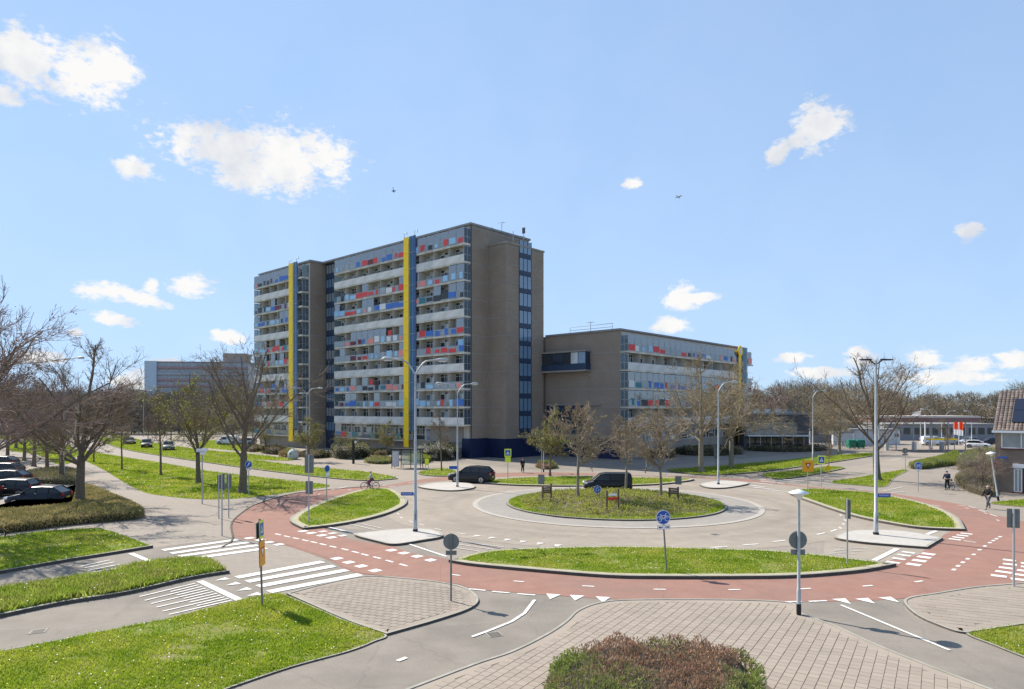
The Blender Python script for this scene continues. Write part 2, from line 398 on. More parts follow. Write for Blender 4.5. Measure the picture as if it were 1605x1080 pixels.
M_asphr = mat('asphalt_ring', (0.285,0.242,0.195), c2=(0.33,0.282,0.228), scale=1.3, detail=8, c3=(0.235,0.203,0.167), scale3=0.16, bump=0.25, bscale=120, rough=0.9, spec=0.2)
wear(M_asph, 0.08); wear(M_asph2, 0.10, 0.25); wear(M_red, 0.08, 0.2); wear(M_asphr, 0.07, 0.3, ring=(8.05, 53.3))
M_conc = mat('concrete_kerb', (0.36,0.335,0.285), c2=(0.30,0.28,0.24), scale=3, detail=6, c3=(0.24,0.23,0.19), scale3=0.8, rough=0.9)
M_island = brick_mat('island_setts', (0.50,0.465,0.42), (0.44,0.41,0.37), (0.28,0.26,0.23), 0.22, 0.22, 0.01, rot=0.7, c3=(0.38,0.355,0.32), scale3=0.5, bump=0.2)
M_white = mat('road_paint', (0.68,0.66,0.62), c2=(0.36,0.34,0.31), scale=7, detail=10, lo=0.52, hi=0.70, rough=0.7)
M_white_worn = mat('road_paint_worn', (0.60,0.57,0.53), c2=(0.36,0.33,0.30), scale=9, detail=9, lo=0.42, hi=0.66, rough=0.8)
M_soil = mat('soil', (0.10,0.08,0.055), c2=(0.16,0.13,0.09), scale=4, detail=8, bump=0.8, bscale=20)
M_lawn = mat('lawn_turf', (0.12,0.17,0.025), c2=(0.19,0.21,0.045), scale=2.5, detail=8, c3=(0.23,0.20,0.10), scale3=0.5, bump=0.8, bscale=45, rough=0.9, spec=0.1)

def sheet(name, poly, z, m, parent=None, kind='structure'):
    me = bpy.data.meshes.new(name); me.from_pydata([(p[0], p[1], z) for p in poly], [], [tuple(range(len(poly)))])
    me.materials.append(m); me.update()
    o = bpy.data.objects.new(name, me); col.objects.link(o)
    if parent: o.parent = parent
    elif kind: o['kind'] = kind
    return o
# the ground sheet with a gentle far roughness: plain quad grid
b = MB(); b.add([(-2500,-300,-0.06),(2500,-300,-0.06),(2500,4200,-0.06),(-2500,4200,-0.06)], [(0,1,2,3)], M_ground)
tag(b.build('ground'), kind='structure')
sheet('pavement', [(-95,14),(95,14),(118,60),(120,205),(-130,205),(-110,60)], 0.0, M_pave)

# ---- round road
CX, CY = 8.05, 53.3
def circ(r, n=96, cx=CX, cy=CY, a0=0): return [(cx+r*math.cos(a0+2*math.pi*k/n), cy+r*math.sin(a0+2*math.pi*k/n)) for k in range(n)]
rings = []
# asphalt of the four arms (lower left, right, upper left, upper right)
sheet('road', gp([(-260,945,1),(0,894,1),(237,859),(400,838),(480,824,1),(640,835,1),(700,880,1),(610,903),(560,905),(440,937,1),(374,946),(100,1006),(0,1024,1),(-260,1085,1)]), 0.004, M_asph2)
sheet('road', gp([(1300,800,1),(1512,833,1),(1700,850,1),(1850,905,1),(1605,893,1),(1405,890,1),(1290,870,1)]), 0.0045, M_asph)
sheet('road', gp([(745,768,1),(650,757),(560,742),(400,721),(240,703),(170,688),(140,668,1),(165,668,1),(215,684),(300,697),(455,714),(560,721),(740,730),(860,745,1),(880,775,1)]), 0.004, M_asph)
sheet('road', gp([(1120,775,1),(1185,752),(1290,738),(1385,722),(1440,706),(1465,694,1),(1530,694,1),(1500,706),(1430,727),(1395,744),(1290,758),(1250,775,1)]), 0.0045, M_asph)
sheet('road', gp([(560,716,1),(740,727),(860,738),(1000,735),(1080,727),(1240,712),(1330,703,1),(1320,694,1),(1200,702),(1040,716),(900,721),(740,718,1)]), 0.0035, M_asph2)
sheet('pavement', gp([(340,1090,1),(540,1018),(690,965),(725,950),(735,935),(724,925),(960,938,1),(905,960),(860,994),(802,1022),(740,1043),(600,1095,1)]), 0.004, M_asph2)
o = sheet('cycle_path', gp([(1195,937,1),(1425,940,1),(1416,950),(1433,967),(1490,990),(1547,1008),(1605,1031,1),(1700,1075,1),(1700,1140,1),(1580,1092,1),(1462,1047),(1377,1013),(1309,982),(1258,962)]), 0.005, M_asph2)
sheet('road', circ(17.9), 0.008, M_asphr)

sheet('pavement', gp([(262,874,1),(415,852,1),(447,854,1),(512,878,1),(368,905,1),(335,884),(300,880)]), 0.0065, M_pave)
# ---- red cycle ring
inner_r = 23.2
outer_px = [(366,842),(364,822),(378,806),(400,792),(462,774),(549,765),(600,762),(649,753),(706,747),(800,741),(900,741),(1000,745),(1180,752),
            (1259,762),(1365,770),(1405,775),(1471,785),(1511,792),(1564,808),(1640,826),(1720,850),(1700,905),(1605,915),(1524,921),(1461,930),(1398,940),(1240,944),(1051,941),(950,939),(860,933),(748,924),(714,915),(650,909),(600,903),(552,897),(510,876),(445,855),(400,848)]
outer = smooth_loop([at(*p) for p in outer_px], 4)
def ring_obj(name, outer, inner, z, m):
    bm = bmesh.new()
    vo = [bm.verts.new((x, y, z)) for x, y in outer]; vi = [bm.verts.new((x, y, z)) for x, y in inner]
    es = [bm.edges.new((vo[i-1], vo[i])) for i in range(len(vo))] + [bm.edges.new((vi[i-1], vi[i])) for i in range(len(vi))]
    bmesh.ops.triangle_fill(bm, use_beauty=True, use_dissolve=False, edges=es)
    for f in bm.faces:
        if f.normal.z < 0: f.normal_flip()
    me = bpy.data.meshes.new(name); bm.to_mesh(me); bm.free(); me.materials.append(m)
    o = bpy.data.objects.new(name, me); col.objects.link(o); o['kind'] = 'structure'; return o
ring_obj('cycle_path', outer, circ(22.6), 0.012, M_red)
sheet('cycle_path', gp([(1480,838,1),(1512,829),(1605,836,1),(1760,860,1),(1760,935,1),(1605,913,1),(1461,929,1),(1404,903,1),(1440,870)]), 0.016, M_red)
sheet('cycle_path', gp([(366,840,1),(364,822),(378,806),(400,792),(470,790),(456,812),(458,826),(470,833,1),(620,858,1),(690,885,1),(690,912,1),(600,903),(552,895),(510,874),(445,853)]), 0.020, M_red)
# apron of setts round the island
M_apron = brick_mat('apron_setts', (0.33,0.30,0.262), (0.285,0.262,0.23), (0.2,0.185,0.16), 0.35, 0.22, 0.012, c3=(0.245,0.225,0.20), scale3=0.4, bump=0.2)
ring_obj('truck_apron', circ(11.05), circ(8.5), 0.03, M_apron)
ring_obj('truck_apron', circ(11.15), circ(10.75), 0.034, mat('apron_edge', (0.42,0.385,0.335), c2=(0.35,0.32,0.28), scale=4))

# ---- kerbs and raised grass
def kerb(loop, parent, w=0.14, h=0.12, z0=-0.02, m=None, closed=True, name='kerb'):
    m = m or M_conc; inn = offset_loop(loop, w); n = len(loop); b = MB()
    rr = range(n if closed else n-1)
    vs = [(x,y,z0) for x,y in loop] + [(x,y,h) for x,y in loop] + [(x,y,h) for x,y in inn] + [(x,y,z0) for x,y in inn]
    fs = []
    ff = []
    for i in rr:
        j = (i+1) % n; ff.append((i, j, n+j, n+i))
        for q in (1, 2): fs.append((q*n+i, q*n+j, (q+1)*n+j, (q+1)*n+i))
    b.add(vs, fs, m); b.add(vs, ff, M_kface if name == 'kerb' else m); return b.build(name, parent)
M_kface = mat('kerb_face_shaded', (0.075,0.066,0.055), c2=(0.11,0.098,0.082), scale=5, detail=6, rough=0.95)  # shade on the upright kerb faces is painted in as a darker colour
GRASS = []   # (poly, z, density, height)
def lawn(pix, h=0.15, gh=0.07, dens=1.0, kw=0.14, strip=0.0, n=5, km=None, name='lawn'):
    loop = gp(pix, n)
    inn = offset_loop(loop, kw + strip) if kw + strip > 0 else loop
    o = sheet(name, offset_loop(inn, -0.02), h - 0.012, M_lawn)
    if kw > 0:
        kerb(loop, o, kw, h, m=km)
        if strip:
            st = kerb(offset_loop(loop, kw+0.005), o, strip-0.005, h-0.006, m=MATS['kerb_strip'], name='kerb_strip')
    GRASS.append((inn, h - 0.012, dens, gh)); return o
mat('kerb_strip', (0.40,0.355,0.25), c2=(0.34,0.31,0.22), scale=3, detail=8, c3=(0.30,0.29,0.15), scale3=0.9, rough=0.95)
M_kdark = mat('kerb_edge_stone', (0.30,0.285,0.25), c2=(0.25,0.24,0.21), scale=3, detail=6, c3=(0.2,0.2,0.16), scale3=0.8, rough=0.9)
edge = gp([(350,858),(366,846),(364,822),(378,806),(400,792),(430,782),(462,774),(505,769),(549,765),(600,761)], 5, closed=False)
b = MB(); n_ = len(edge); E0 = [Vector(p) for p in edge]; vs = []
for i, p in enumerate(E0):
    d = (E0[min(i+1,n_-1)]-E0[max(i-1,0)]).normalized(); q = Vector((-d.y, d.x))*0.1; vs += [(p.x+q.x,p.y+q.y,0.0),(p.x+q.x,p.y+q.y,0.05),(p.x-q.x*0.1,p.y-q.y*0.1,0.05),(p.x-q.x*0.1,p.y-q.y*0.1,0.0)]
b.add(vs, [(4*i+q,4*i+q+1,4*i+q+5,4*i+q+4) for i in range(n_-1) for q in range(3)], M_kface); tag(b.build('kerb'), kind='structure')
# segments between the ring road and the cycle ring
lawn([(703,882,1),(760,867),(856,861),(980,859),(1105,862),(1198,865),(1290,873),(1349,880),(1405,888,1),(1349,898),(1255,906),(1160,908),(1040,908),(949,906),(825,896),(740,888)], strip=0.3, dens=1.4, km=M_kdark)
lawn([(455,820),(462,809),(500,790),(556,772),(585,767),(612,768),(630,777),(638,790),(615,804),(570,817),(520,826),(475,831,1)], strip=0.42, dens=1.0, km=M_kdark)
lawn([(1236,774),(1262,768),(1300,769),(1365,774),(1420,784),(1465,796),(1500,813),(1513,833,1),(1445,830),(1392,822),(1339,811),(1286,794)], strip=0.35, dens=1.0, km=M_kdark)
lawn([(755,757),(800,751),(900,748),(1000,750),(1056,751),(1088,753),(1040,760),(960,763),(860,763),(790,761)], strip=0.35, dens=0.7, km=M_kdark)
# lower left: upper verge, median, near lawn
lawn([(-200,842,1),(0,845,1),(70,836),(150,831),(165,832),(207,846),(240,859,1),(174,870),(100,882),(0,900,1),(-200,938,1)], strip=0, dens=1.0, gh=0.08)
lawn([(-200,962,1),(0,928,1),(75,917),(150,904),(224,888),(300,880),(335,884),(360,899,1),(299,909),(200,932),(100,948),(0,969,1),(-200,1012,1)], h=0.14, dens=3.2, gh=0.22, kw=0.16)
lawn([(-200,1068,1),(0,1022,1),(100,1003),(199,983),(274,968),(374,942),(430,931),(450,935),(500,956),(546,976),(605,996),(585,1008),(546,1023),(462,1046),(364,1079),(200,1140,1),(-200,1240,1)], h=0.05, dens=1.8, gh=0.085, kw=0.07)
# lower right lawn
lawn([(1514,994),(1550,986),(1605,977,1),(1800,950,1),(1800,1110,1),(1605,1032,1),(1560,1014)], h=0.05, dens=1.6, kw=0.07)
# upper left lawns beside the road
lawn([(75,699,1),(130,706),(190,716),(252,725.5),(317,737),(380,745),(483,756.5),(517,762),(480,768),(400,779),(330,783),(262,778),(215,767),(160,735),(120,716),(95,704)], h=0.02, dens=0.8, kw=0)
lawn([(143,684),(200,691),(252,703),(330,713),(480,732),(560,739),(612,747),(624,751,1),(570,754),(483,746.5),(380,733.5),(317,724.5),(252,715),(180,701)], h=0.10, dens=0.6, kw=0.12)
lawn([(150,672,1),(220,690),(300,703),(400,713),(457,720),(440,722),(350,717),(250,702),(190,690)], h=0.04, dens=0.5, kw=0.0)
lawn([(-60,674,1),(75,676),(110,686),(60,688),(-60,690,1)], h=0.02, dens=0.4, kw=0)
lawn([(15,694),(70,688),(112,700),(117,720),(92,728),(60,713),(15,706)], h=0.02, dens=0.5, kw=0)
lawn([(655,741),(690,735),(712,738),(715,742),(700,747),(668,746)], h=0.1, dens=0.5, kw=0.12)
lawn([(300,700,1),(330,690),(400,700),(450,706),(400,709)], h=0.03, dens=0.4, kw=0)
# right hand lawns
lawn([(1046,737),(1110,733),(1220,723),(1330,713),(1364,711),(1373,714),(1300,726),(1220,737),(1150,744),(1095,745)], h=0.12, dens=0.6, kw=0.12)
lawn([(1195,744),(1240,739),(1290,733),(1324,734),(1290,742),(1235,751),(1205,750)], h=0.12, dens=0.6, kw=0.12)
lawn([(1302,756),(1350,748),(1400,739),(1424,737),(1402,749),(1388,763),(1345,761)], h=0.04, dens=0.8, kw=0.07)
lawn([(1550,789),(1605,783,1),(1750,790,1),(1750,815,1),(1605,795,1)], h=0.04, dens=0.8, kw=0.07)

# splitter islands of pale setts
def island(pix, h=0.13):
    loop = gp(pix, 5); b = MB(); inn = offset_loop(loop, 0.16)
    b.prism(inn, -0.02, h-0.004, M_island); o = b.build('traffic_island'); o['kind'] = 'structure'
    kerb(loop, o, 0.162, h); return o
island([(556,841),(580,836),(640,831),(680,833),(694,843),(660,850),(618,856),(590,851)])
island([(1308,845),(1330,835),(1376,833),(1425,836),(1478,846,1),(1453,861,1),(1400,857),(1345,852)])
island([(655,764),(690,758),(733,759),(745,765),(722,770),(690,770)])
island([(1097,760),(1130,755),(1166,757),(1173,760),(1140,766),(1110,766)])

# ---- centre island
o = sheet('roundabout_island', circ(8.35), 0.11, M_lawn)
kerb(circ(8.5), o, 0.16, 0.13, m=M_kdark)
# low earth mound with planting
b = MB(); rr = [7.9, 6.6, 5.2, 3.6, 1.8]; zz = [0.115, 0.17, 0.26, 0.36, 0.42]; n = 48
vs = []
for r_, z_ in zip(rr, zz):
    for k in range(n):
        a = 2*math.pi*k/n; w = 1+0.05*math.sin(3*a+r_)+0.04*math.sin(5*a)
        vs.append((CX+r_*w*math.cos(a), CY+r_*w*math.sin(a)*1.0, z_+random.uniform(-0.02,0.02)))
vs.append((CX, CY, 0.44)); fs = []
for i in range(len(rr)-1):
    for k in range(n): fs.append((i*n+k, i*n+(k+1)%n, (i+1)*n+(k+1)%n, (i+1)*n+k))
for k in range(n): fs.append(((len(rr)-1)*n+k, (len(rr)-1)*n+(k+1)%n, len(vs)-1))
b.add(vs, fs, M_soil, True); tag(b.build('earth_mound'), kind='structure')
GRASS.append((circ(8.3), 0.11, 1.2, 0.09))

# ---- paver islands with real tiles
M_joint = mat('tile_joint', (0.17,0.145,0.115), c2=(0.22,0.185,0.15), scale=8, c3=(0.12,0.125,0.06), scale3=0.7)
def tile_mat(name, c, c3):
    m = mat(name, c, c3=c3, scale3=0.45, bump=0.15, bscale=90, rough=0.9, spec=0.2)
    nt = m.node_tree; N = nt.nodes; L = nt.links; bs = N['Principled BSDF']
    src = bs.inputs['Base Color'].links[0].from_socket
    for n_ in list(N):
        if n_.type == 'TEX_NOISE':       # patches in world space so that tiles share them
            g = N.new('ShaderNodeNewGeometry'); L.new(g.outputs['Position'], n_.inputs['Vector'])
    g = N.new('ShaderNodeNewGeometry'); oi = N.new('ShaderNodeObjectInfo')
    ad = N.new('ShaderNodeMath'); ad.operation = 'ADD'; L.new(g.outputs['Random Per Island'], ad.inputs[0]); L.new(oi.outputs['Random'], ad.inputs[1])
    fr = N.new('ShaderNodeMath'); fr.operation = 'FRACT'; L.new(ad.outputs[0], fr.inputs[0])
    mr = N.new('ShaderNodeMapRange'); mr.inputs['To Min'].default_value = 0.93; mr.inputs['To Max'].default_value = 1.06; L.new(fr.outputs[0], mr.inputs['Value'])
    sc = N.new('ShaderNodeVectorMath'); sc.operation = 'SCALE'; L.new(src, sc.inputs[0]); L.new(mr.outputs[0], sc.inputs['Scale']); L.new(sc.outputs[0], bs.inputs['Base Color'])
    return m
M_tile = tile_mat('concrete_tile', (0.315,0.265,0.215), (0.275,0.233,0.19))
M_tile2 = tile_mat('concrete_tile_pale', (0.30,0.253,0.205), (0.26,0.222,0.182))
def tile_field(name, loop, ang, tw, th, jx, jy, m, nparts, border=0.22, h=0.02, off=0.5, curb=True, maxd=60):
    base = sheet(name, loop, h, M_joint)
    if curb: kerb(loop, base, 0.1, h+0.035)
    inn = offset_loop(loop, 0.12)
    ring = offset_loop(loop, 0.12 + border)
    ca, sa = math.cos(ang), math.sin(ang); P = np.array(inn); c0 = P.mean(0)
    U = (P-c0) @ np.array([[ca,-sa],[sa,ca]])
    lo = U.min(0); hi = U.max(0); tiles = []
    j = 0; v = lo[1]
    while v < hi[1]:
        u = lo[0] + (off*tw if j % 2 else 0)
        while u < hi[0]:
            tiles.append((u + tw/2, v + th/2)); u += tw
        v += th; j += 1
    T = np.array(tiles); W = T @ np.array([[ca,sa],[-sa,ca]]) + c0
    keep = inpoly(W[:,0], W[:,1], ring) & (W[:,1] > 15.5); W = W[keep]
    # border band (brick edging) fills between kerb and field
    kb = kerb(offset_loop(loop, 0.102), base, border + tw*0.32, h+0.009, m=m, name='edging')
    order = np.argsort(W[:,1]**2 + W[:,0]**2*0.6 + (W[:,1] < 17.7)*1e5 + (np.abs(W[:,0]/W[:,1]) > 0.77)*1e5); W = W[order]
    hw, hh = (tw-jx)/2, (th-jy)/2
    tb = MB(); c = 0.006
    def tile_vf(z1):
        return [(-hw,-hh,0),(hw,-hh,0),(hw,hh,0),(-hw,hh,0),(-hw+c,-hh+c,z1),(hw-c,-hh+c,z1),(hw-c,hh-c,z1),(-hw+c,hh-c,z1)], [(4,5,6,7),(0,1,5,4),(1,2,6,5),(2,3,7,6),(3,0,4,7)]
    vs, fs = tile_vf(0.014); tb.add(vs, fs, m); me = tb.mesh('paving_tile')
    for i in range(min(nparts, len(W))):
        inst('paving_tile', me, base, (W[i,0], W[i,1], h + random.uniform(-0.003,0.003)), ang)
    rest = W[nparts:]
    if len(rest):
        V = np.array(vs); rot = np.array([[ca,sa,0],[-sa,ca,0],[0,0,1]]); V = V @ rot
        nz = rng.uniform(-0.003, 0.003, len(rest))
        ctr = np.column_stack([rest, np.full(len(rest), h)+nz])
        F4 = np.array(fs).ravel(); allv = (ctr[:,None,:] + V[None]).reshape(-1,3)
        me = bpy.data.meshes.new('paving_tiles'); nt_ = len(rest)
        me.vertices.add(len(allv)); me.vertices.foreach_set('co', allv.astype(np.float32).ravel())
        idx = (F4[None] + 8*np.arange(nt_)[:,None]).ravel().astype(np.int32)
        me.loops.add(len(idx)); me.loops.foreach_set('vertex_index', idx)
        me.polygons.add(nt_*5); me.polygons.foreach_set('loop_start', np.arange(nt_*5, dtype=np.int32)*4); me.polygons.foreach_set('loop_total', np.full(nt_*5, 4, np.int32))
        me.polygons.foreach_set('use_smooth', np.zeros(nt_*5, bool)); me.materials.append(m); me.update(calc_edges=True)
        o = bpy.data.objects.new('tile_field', me); col.objects.link(o); o.parent = base; o['kind'] = 'stuff'
    return base
pav_front = gp([(938,946),(990,941),(1145,941),(1238,946),(1258,963),(1309,982),(1377,1013),(1462,1047),(1580,1092,1),(1600,1240,1),(560,1200,1),(600,1096,1),(740,1043),(802,1022),(858,994),(886,975),(905,958)])
tile_field('pavement', pav_front, math.atan2(4.87,3.1), 0.30, 0.30, 0.005, 0.010, M_tile, 300, h=0.02, off=0.5)
pav_mid = gp([(449,933,1),(505,918),(552,908),(582,905),(619,907),(686,914),(724,922),(742,931),(750,944),(735,957),(686,974),(606,997,1),(546,976),(496,954)])
tile_field('pavement', pav_mid, -0.33, 0.30, 0.30, 0.005, 0.016, M_tile2, 300, h=0.05)
pav_right = gp([(1417,947),(1425,938),(1461,932),(1524,922),(1577,917),(1650,912,1),(1760,930,1),(1640,975,1),(1514,994,1),(1490,989),(1440,968)])
tile_field('pavement', pav_right, -0.42, 0.60, 0.40, 0.005, 0.016, M_tile2, 120, h=0.03)
# grass verge corner under the front hedge
sheet('soil_bed', gp([(880,1240,1),(860,1062),(1000,1040),(1150,1050),(1215,1085,1),(1290,1240,1)]), 0.046, M_soil)

# ---- markings: each painted piece is a part of the road surface
paint = tag(empty('road_markings', (0,0,0)), kind='structure')
def mark(name, pts, z=0.026, m=None):
    me = bpy.data.meshes.new(name); me.from_pydata([(x,y,z) for x,y in pts], [], [tuple(range(len(pts)))]); me.materials.append(m or M_white); me.update()
    o = bpy.data.objects.new(name, me); col.objects.link(o); o.parent = paint; return o
def bar(name, a, b, w, m=None, z=0.026):
    A = Vector(at(*a)); B = Vector(at(*b)); d = (B-A).normalized(); n = Vector((-d.y, d.x))*w/2
    return mark(name, [tuple(A-n), tuple(B-n), tuple(B+n), tuple(A+n)], z, m)
def sq(name, p, w, l, dirv, m=None, z=0.026):
    c = Vector(at(*p)); d = Vector(dirv).normalized(); n = Vector((-d.y, d.x))
    return mark(name, [tuple(c-d*l/2-n*w/2), tuple(c+d*l/2-n*w/2), tuple(c+d*l/2+n*w/2), tuple(c-d*l/2+n*w/2)], z, m)
def tri(p, w, l, dirv, m=None):
    c = Vector(at(*p)); d = Vector(dirv).normalized(); n = Vector((-d.y, d.x))
    return mark('give_way_triangle', [tuple(c-n*w/2-d*l/2), tuple(c+n*w/2-d*l/2), tuple(c+d*l/2)], 0.026, m)
SW = Vector((0.68,0.73)).normalized()           # along the lower left arm, towards the roundabout
for a, c in (((255,863),(374,846)),((268,868),(390,850.5)),((281,872.5),(404,855)),((294,877),(418,860))): bar('zebra_stripe', a, c, 0.5)
for a, c in (((371,906),(506,881)),((387,912.5),(524,887.5)),((404,920),(544,894)),((421,928.5),(565,901))): bar('zebra_stripe', a, c, 0.52)
for p in ((528,876),(546.5,882),(566,888),(588,895)): sq('block_mark', p, 0.5, 0.5, SW)
for p in ((613.5,863),(633,867.5),(654,872.6),(675,878.5)): sq('block_mark', p, 0.5, 0.5, SW)
for p in ((475,833),(488,836),(504.5,839.6),(519.5,843)): sq('block_mark', p, 0.5, 0.55, SW)
for p in ((506,833.5),(521,836.5),(537,840)): sq('block_mark', p, 0.5, 0.5, SW, M_white_worn)
for p in ((391,844),(408,847),(421,850.5),(437,854)): sq('block_mark', p, 0.5, 0.5, SW)
dash = [(345,795),(400,808),(457,820),(515,833),(570,845),(627,858),(690,873),(765,890),(830,907),(890,923),(967,942),(1045,964),(1132,988)]
dp = [(350+x/4.0125, 640+y/4.0125) for x, y in dash]
for i, p in enumerate(dp):
    q = dp[min(i+1, len(dp)-1)]; p0 = dp[max(i-1, 0)]
    d = Vector(at(*q))-Vector(at(*p0)); sq('lane_dash', p, 0.15, 0.62, d)
def radial(p): 
    v = Vector(at(*p)) - Vector((CX, CY)); return v.normalized()
def tang(p): v = radial(p); return Vector((-v.y, v.x))
for p in ((714,902),(813,912),(922,919.5),(1034,924.5),(1151,925),(1262,923.5),(1360,919),(1440,912),(436,790),(500,775),(548,768),(1405,786),(1450,792),(1516,797),(1545,805),(1564,816)): sq('lane_dash', p, 0.13, 0.5, tang(p), M_white if p[0] < 1500 else M_white_worn)
for p in ((748,925),(785,929),(825,932.5),(1200,943.5),(1242,944),(1282,943)): sq('edge_dash', p, 0.14, 0.75, tang(p))
for p in ((865,936),(903,938),(945,940.5),(1324,943.5),(1361,943),(1398,941)): tri(p, 0.6, 0.75, radial(p))
for p in ((347,909),(364,916.5),(381,925),(397,933)): tri(p, 0.5, 0.55, -SW)
for p in ((745,841),(768.5,844),(793.5,847),(818,850),(845,853),(873,856),(901,858.5)): tri(p, 0.5, 0.7, radial(p), M_white_worn)
for p in ((624,806),(629,812),(644,818),(661.5,823),(686,830),(724,837)): sq('lane_dash', p, 0.13, 0.75, tang(p), M_white_worn)
for p in ((653,785),(668,782),(684,779),(703,776),(722,773)): sq('lane_dash', p, 0.13, 0.9, (1,0.35), M_white_worn)
for p in ((1077,860),(1127,858),(1177,854),(1221,848.6)): sq('lane_dash', p, 0.15, 1.0, tang(p), M_white)
for p in ((1287,837),(1307,832)): sq('lane_dash', p, 0.15, 1.0, tang(p), M_white)
for p in ((1317,828),(1322,822),(1325,816),(1318,808)): sq('lane_dash', p, 0.15, 0.7, (0.3,1), M_white_worn)
SE = Vector((0.70,-0.71))
for p in ((1455,869),(1448.5,874),(1441,879.5),(1432,885.5)): sq('block_mark', p, 0.5, 0.6, SE)
for p in ((1424,866.6),(1417,871),(1409,876.5),(1400,882)): sq('block_mark', p, 0.35, 0.6, SE)
for p in ((1515,837),(1508.5,840),(1502,843),(1496.5,846)): sq('block_mark', p, 0.35, 0.6, SE)
bar('stop_line', (1369,879.6), (1406.5,860.5), 0.28); bar('stop_line', (1449,839.5), (1468,832.5), 0.25)
dd = [(1190,580),(1215,558),(1243,537),(1272,516),(1308,490),(1342,462),(1373,440),(1403,420),(1423,408),(1442,397),(1463,385)]
for x, y in dd: sq('lane_dash', (1180+x/3.776, 740+y/3.776), 0.16, 0.42, (0.72,0.7))
for a, c in (((1290,871),(1330,873)),((1299,866.5),(1340,868.5)),((1308,862),(1350,864.5)),((1316,858),(1360,860)),((1298,869),(1318,870)),((1307,864),(1327,866)),((1316,860),(1336,862))): bar('lane_stripe', a, c, 0.1, M_white_worn)
for a, c in (((1553,902),(1578,905)),((1560,895.5),(1586,899)),((1565.5,889.5),(1590,892.5)),((1572,884),(1594,886.5)),((1584,907.5),(1640,914)),((1590,900.5),(1640,907)),((1594,894),(1640,900)),((1600,888.5),(1640,893)),((1572,877.5),(1592,880)),((1600,883),(1640,887))): bar('zebra_stripe', a, c, 0.42)
bar('lane_line', (1318,949), (1489,1020.5), 0.12)
for i, (a, c) in enumerate((((740,999),(770,988)),((770,988),(802,975)),((802,975),(822,962)),((822,962),(838,941)))): bar('lane_line', a, c, 0.13)
bar('lane_dash', (623,1037), (637,1031.5), 0.16)
bar('stop_line', (205,868), (246,885), 0.26); bar('stop_line', (313,911.5), (377,942), 0.3)
L6 = [(219,936),(227,942),(237,947),(245.5,952.6),(255,959),(265,964)]; R6 = [(306,915),(317,920),(328,925.5),(340,931),(352,936.5),(364,941.5)]
for a, c in zip(L6, R6): bar('lane_stripe', a, c, 0.1)
for k in range(5):
    a = ((L6[k][0]+L6[k+1][0]+R6[k][0]+R6[k+1][0])/4, (L6[k][1]+L6[k+1][1]+R6[k][1]+R6[k+1][1])/4); c = ((R6[k][0]+R6[k+1][0])/2, (R6[k][1]+R6[k+1][1])/2)
    bar('lane_stripe', a, c, 0.1)
for a, c in (((126,888.5),(172,878.5)),((132,891),(179.5,881.5)),((138,895),(187,885.3)),((147,897.5),(194.5,889)),((150,901),(202,891))): bar('lane_stripe', a, c, 0.11)
# lower left arm inner marks beside the island, and marks on the far arms
for a, c in (((640,853),(700,873)),((512,826),(562,838))): bar('lane_line', a, c, 0.16, M_white)
for a, c in (((700,857),(760,866)),((712,853),(775,862)),((724,850),(790,858)),((548,822),(588,831)),((560,820),(600,829))): bar('lane_stripe', a, c, 0.1, M_white_worn)
for a, c in (((1180,757),(1212,760)),((1192,754.5),(1230,758)),((1204,752.5),(1246,756)),((1216,750.5),(1262,754.5)),((1228,748.5),(1278,752.5)),((1200,768),(1235,771)),((1180,764),(1216,768)),((1170,760),(1200,764))): bar('zebra_stripe', a, c, 0.4, M_white_worn)
for a, c in (((1190,748),(1235,741)),((1205,751),(1260,743)),((640,757.5),(655,756.5)),((610,763.5),(628,762)),((590,762.5),(604,761)),((520,768),(545,763))): bar('lane_stripe', a, c, 0.25, M_white_worn)
for a, c in (((1460,792),(1475,794)),((1500,792),(1513,794)),((1518,794),(1530,797)),((1534,800),(1545,803)),((1551,806),(1563,810)),((1330,766),(1352,768)),((1398,773),(1418,771)),((1384,770),(1415,763.5)),((1510,848.0),(1530,851)),((1396,722),(1420,717)),((1330,742),(1350,739)),((1290,748),(1312,745)))  : bar('lane_dash', a, c, 0.16, M_white_worn)

# drain covers
M_iron = mat('cast_iron', (0.06,0.057,0.052), c2=(0.10,0.095,0.085), scale=12, rough=0.6)
for px_, py_, l in ((775,995,'small dark drain cover by the curved white line, front left path'),(1283,789,'small drain cover at the edge of the right grass segment'),(470,1018,'small drain cover in the front path beside the near lawn'),(1120,838,'round drain cover in the roundabout lane before the apron'),(60,990,'drain cover in the lower left lane by the median')):
    x, y = at(px_, py_); b = MB(); b.box(-0.2,0.2,-0.2,0.2,0,0.006,M_iron); b.box(-0.24,0.24,-0.24,0.24,-0.004,0.003,M_conc)
    for k in range(5): b.box(-0.15,0.15,-0.16+k*0.07,-0.13+k*0.07,0.006,0.010,M_asph2)
    tag(b.build('drain_cover', None, (x, y, 0.015), 0.4), l, 'drain cover')
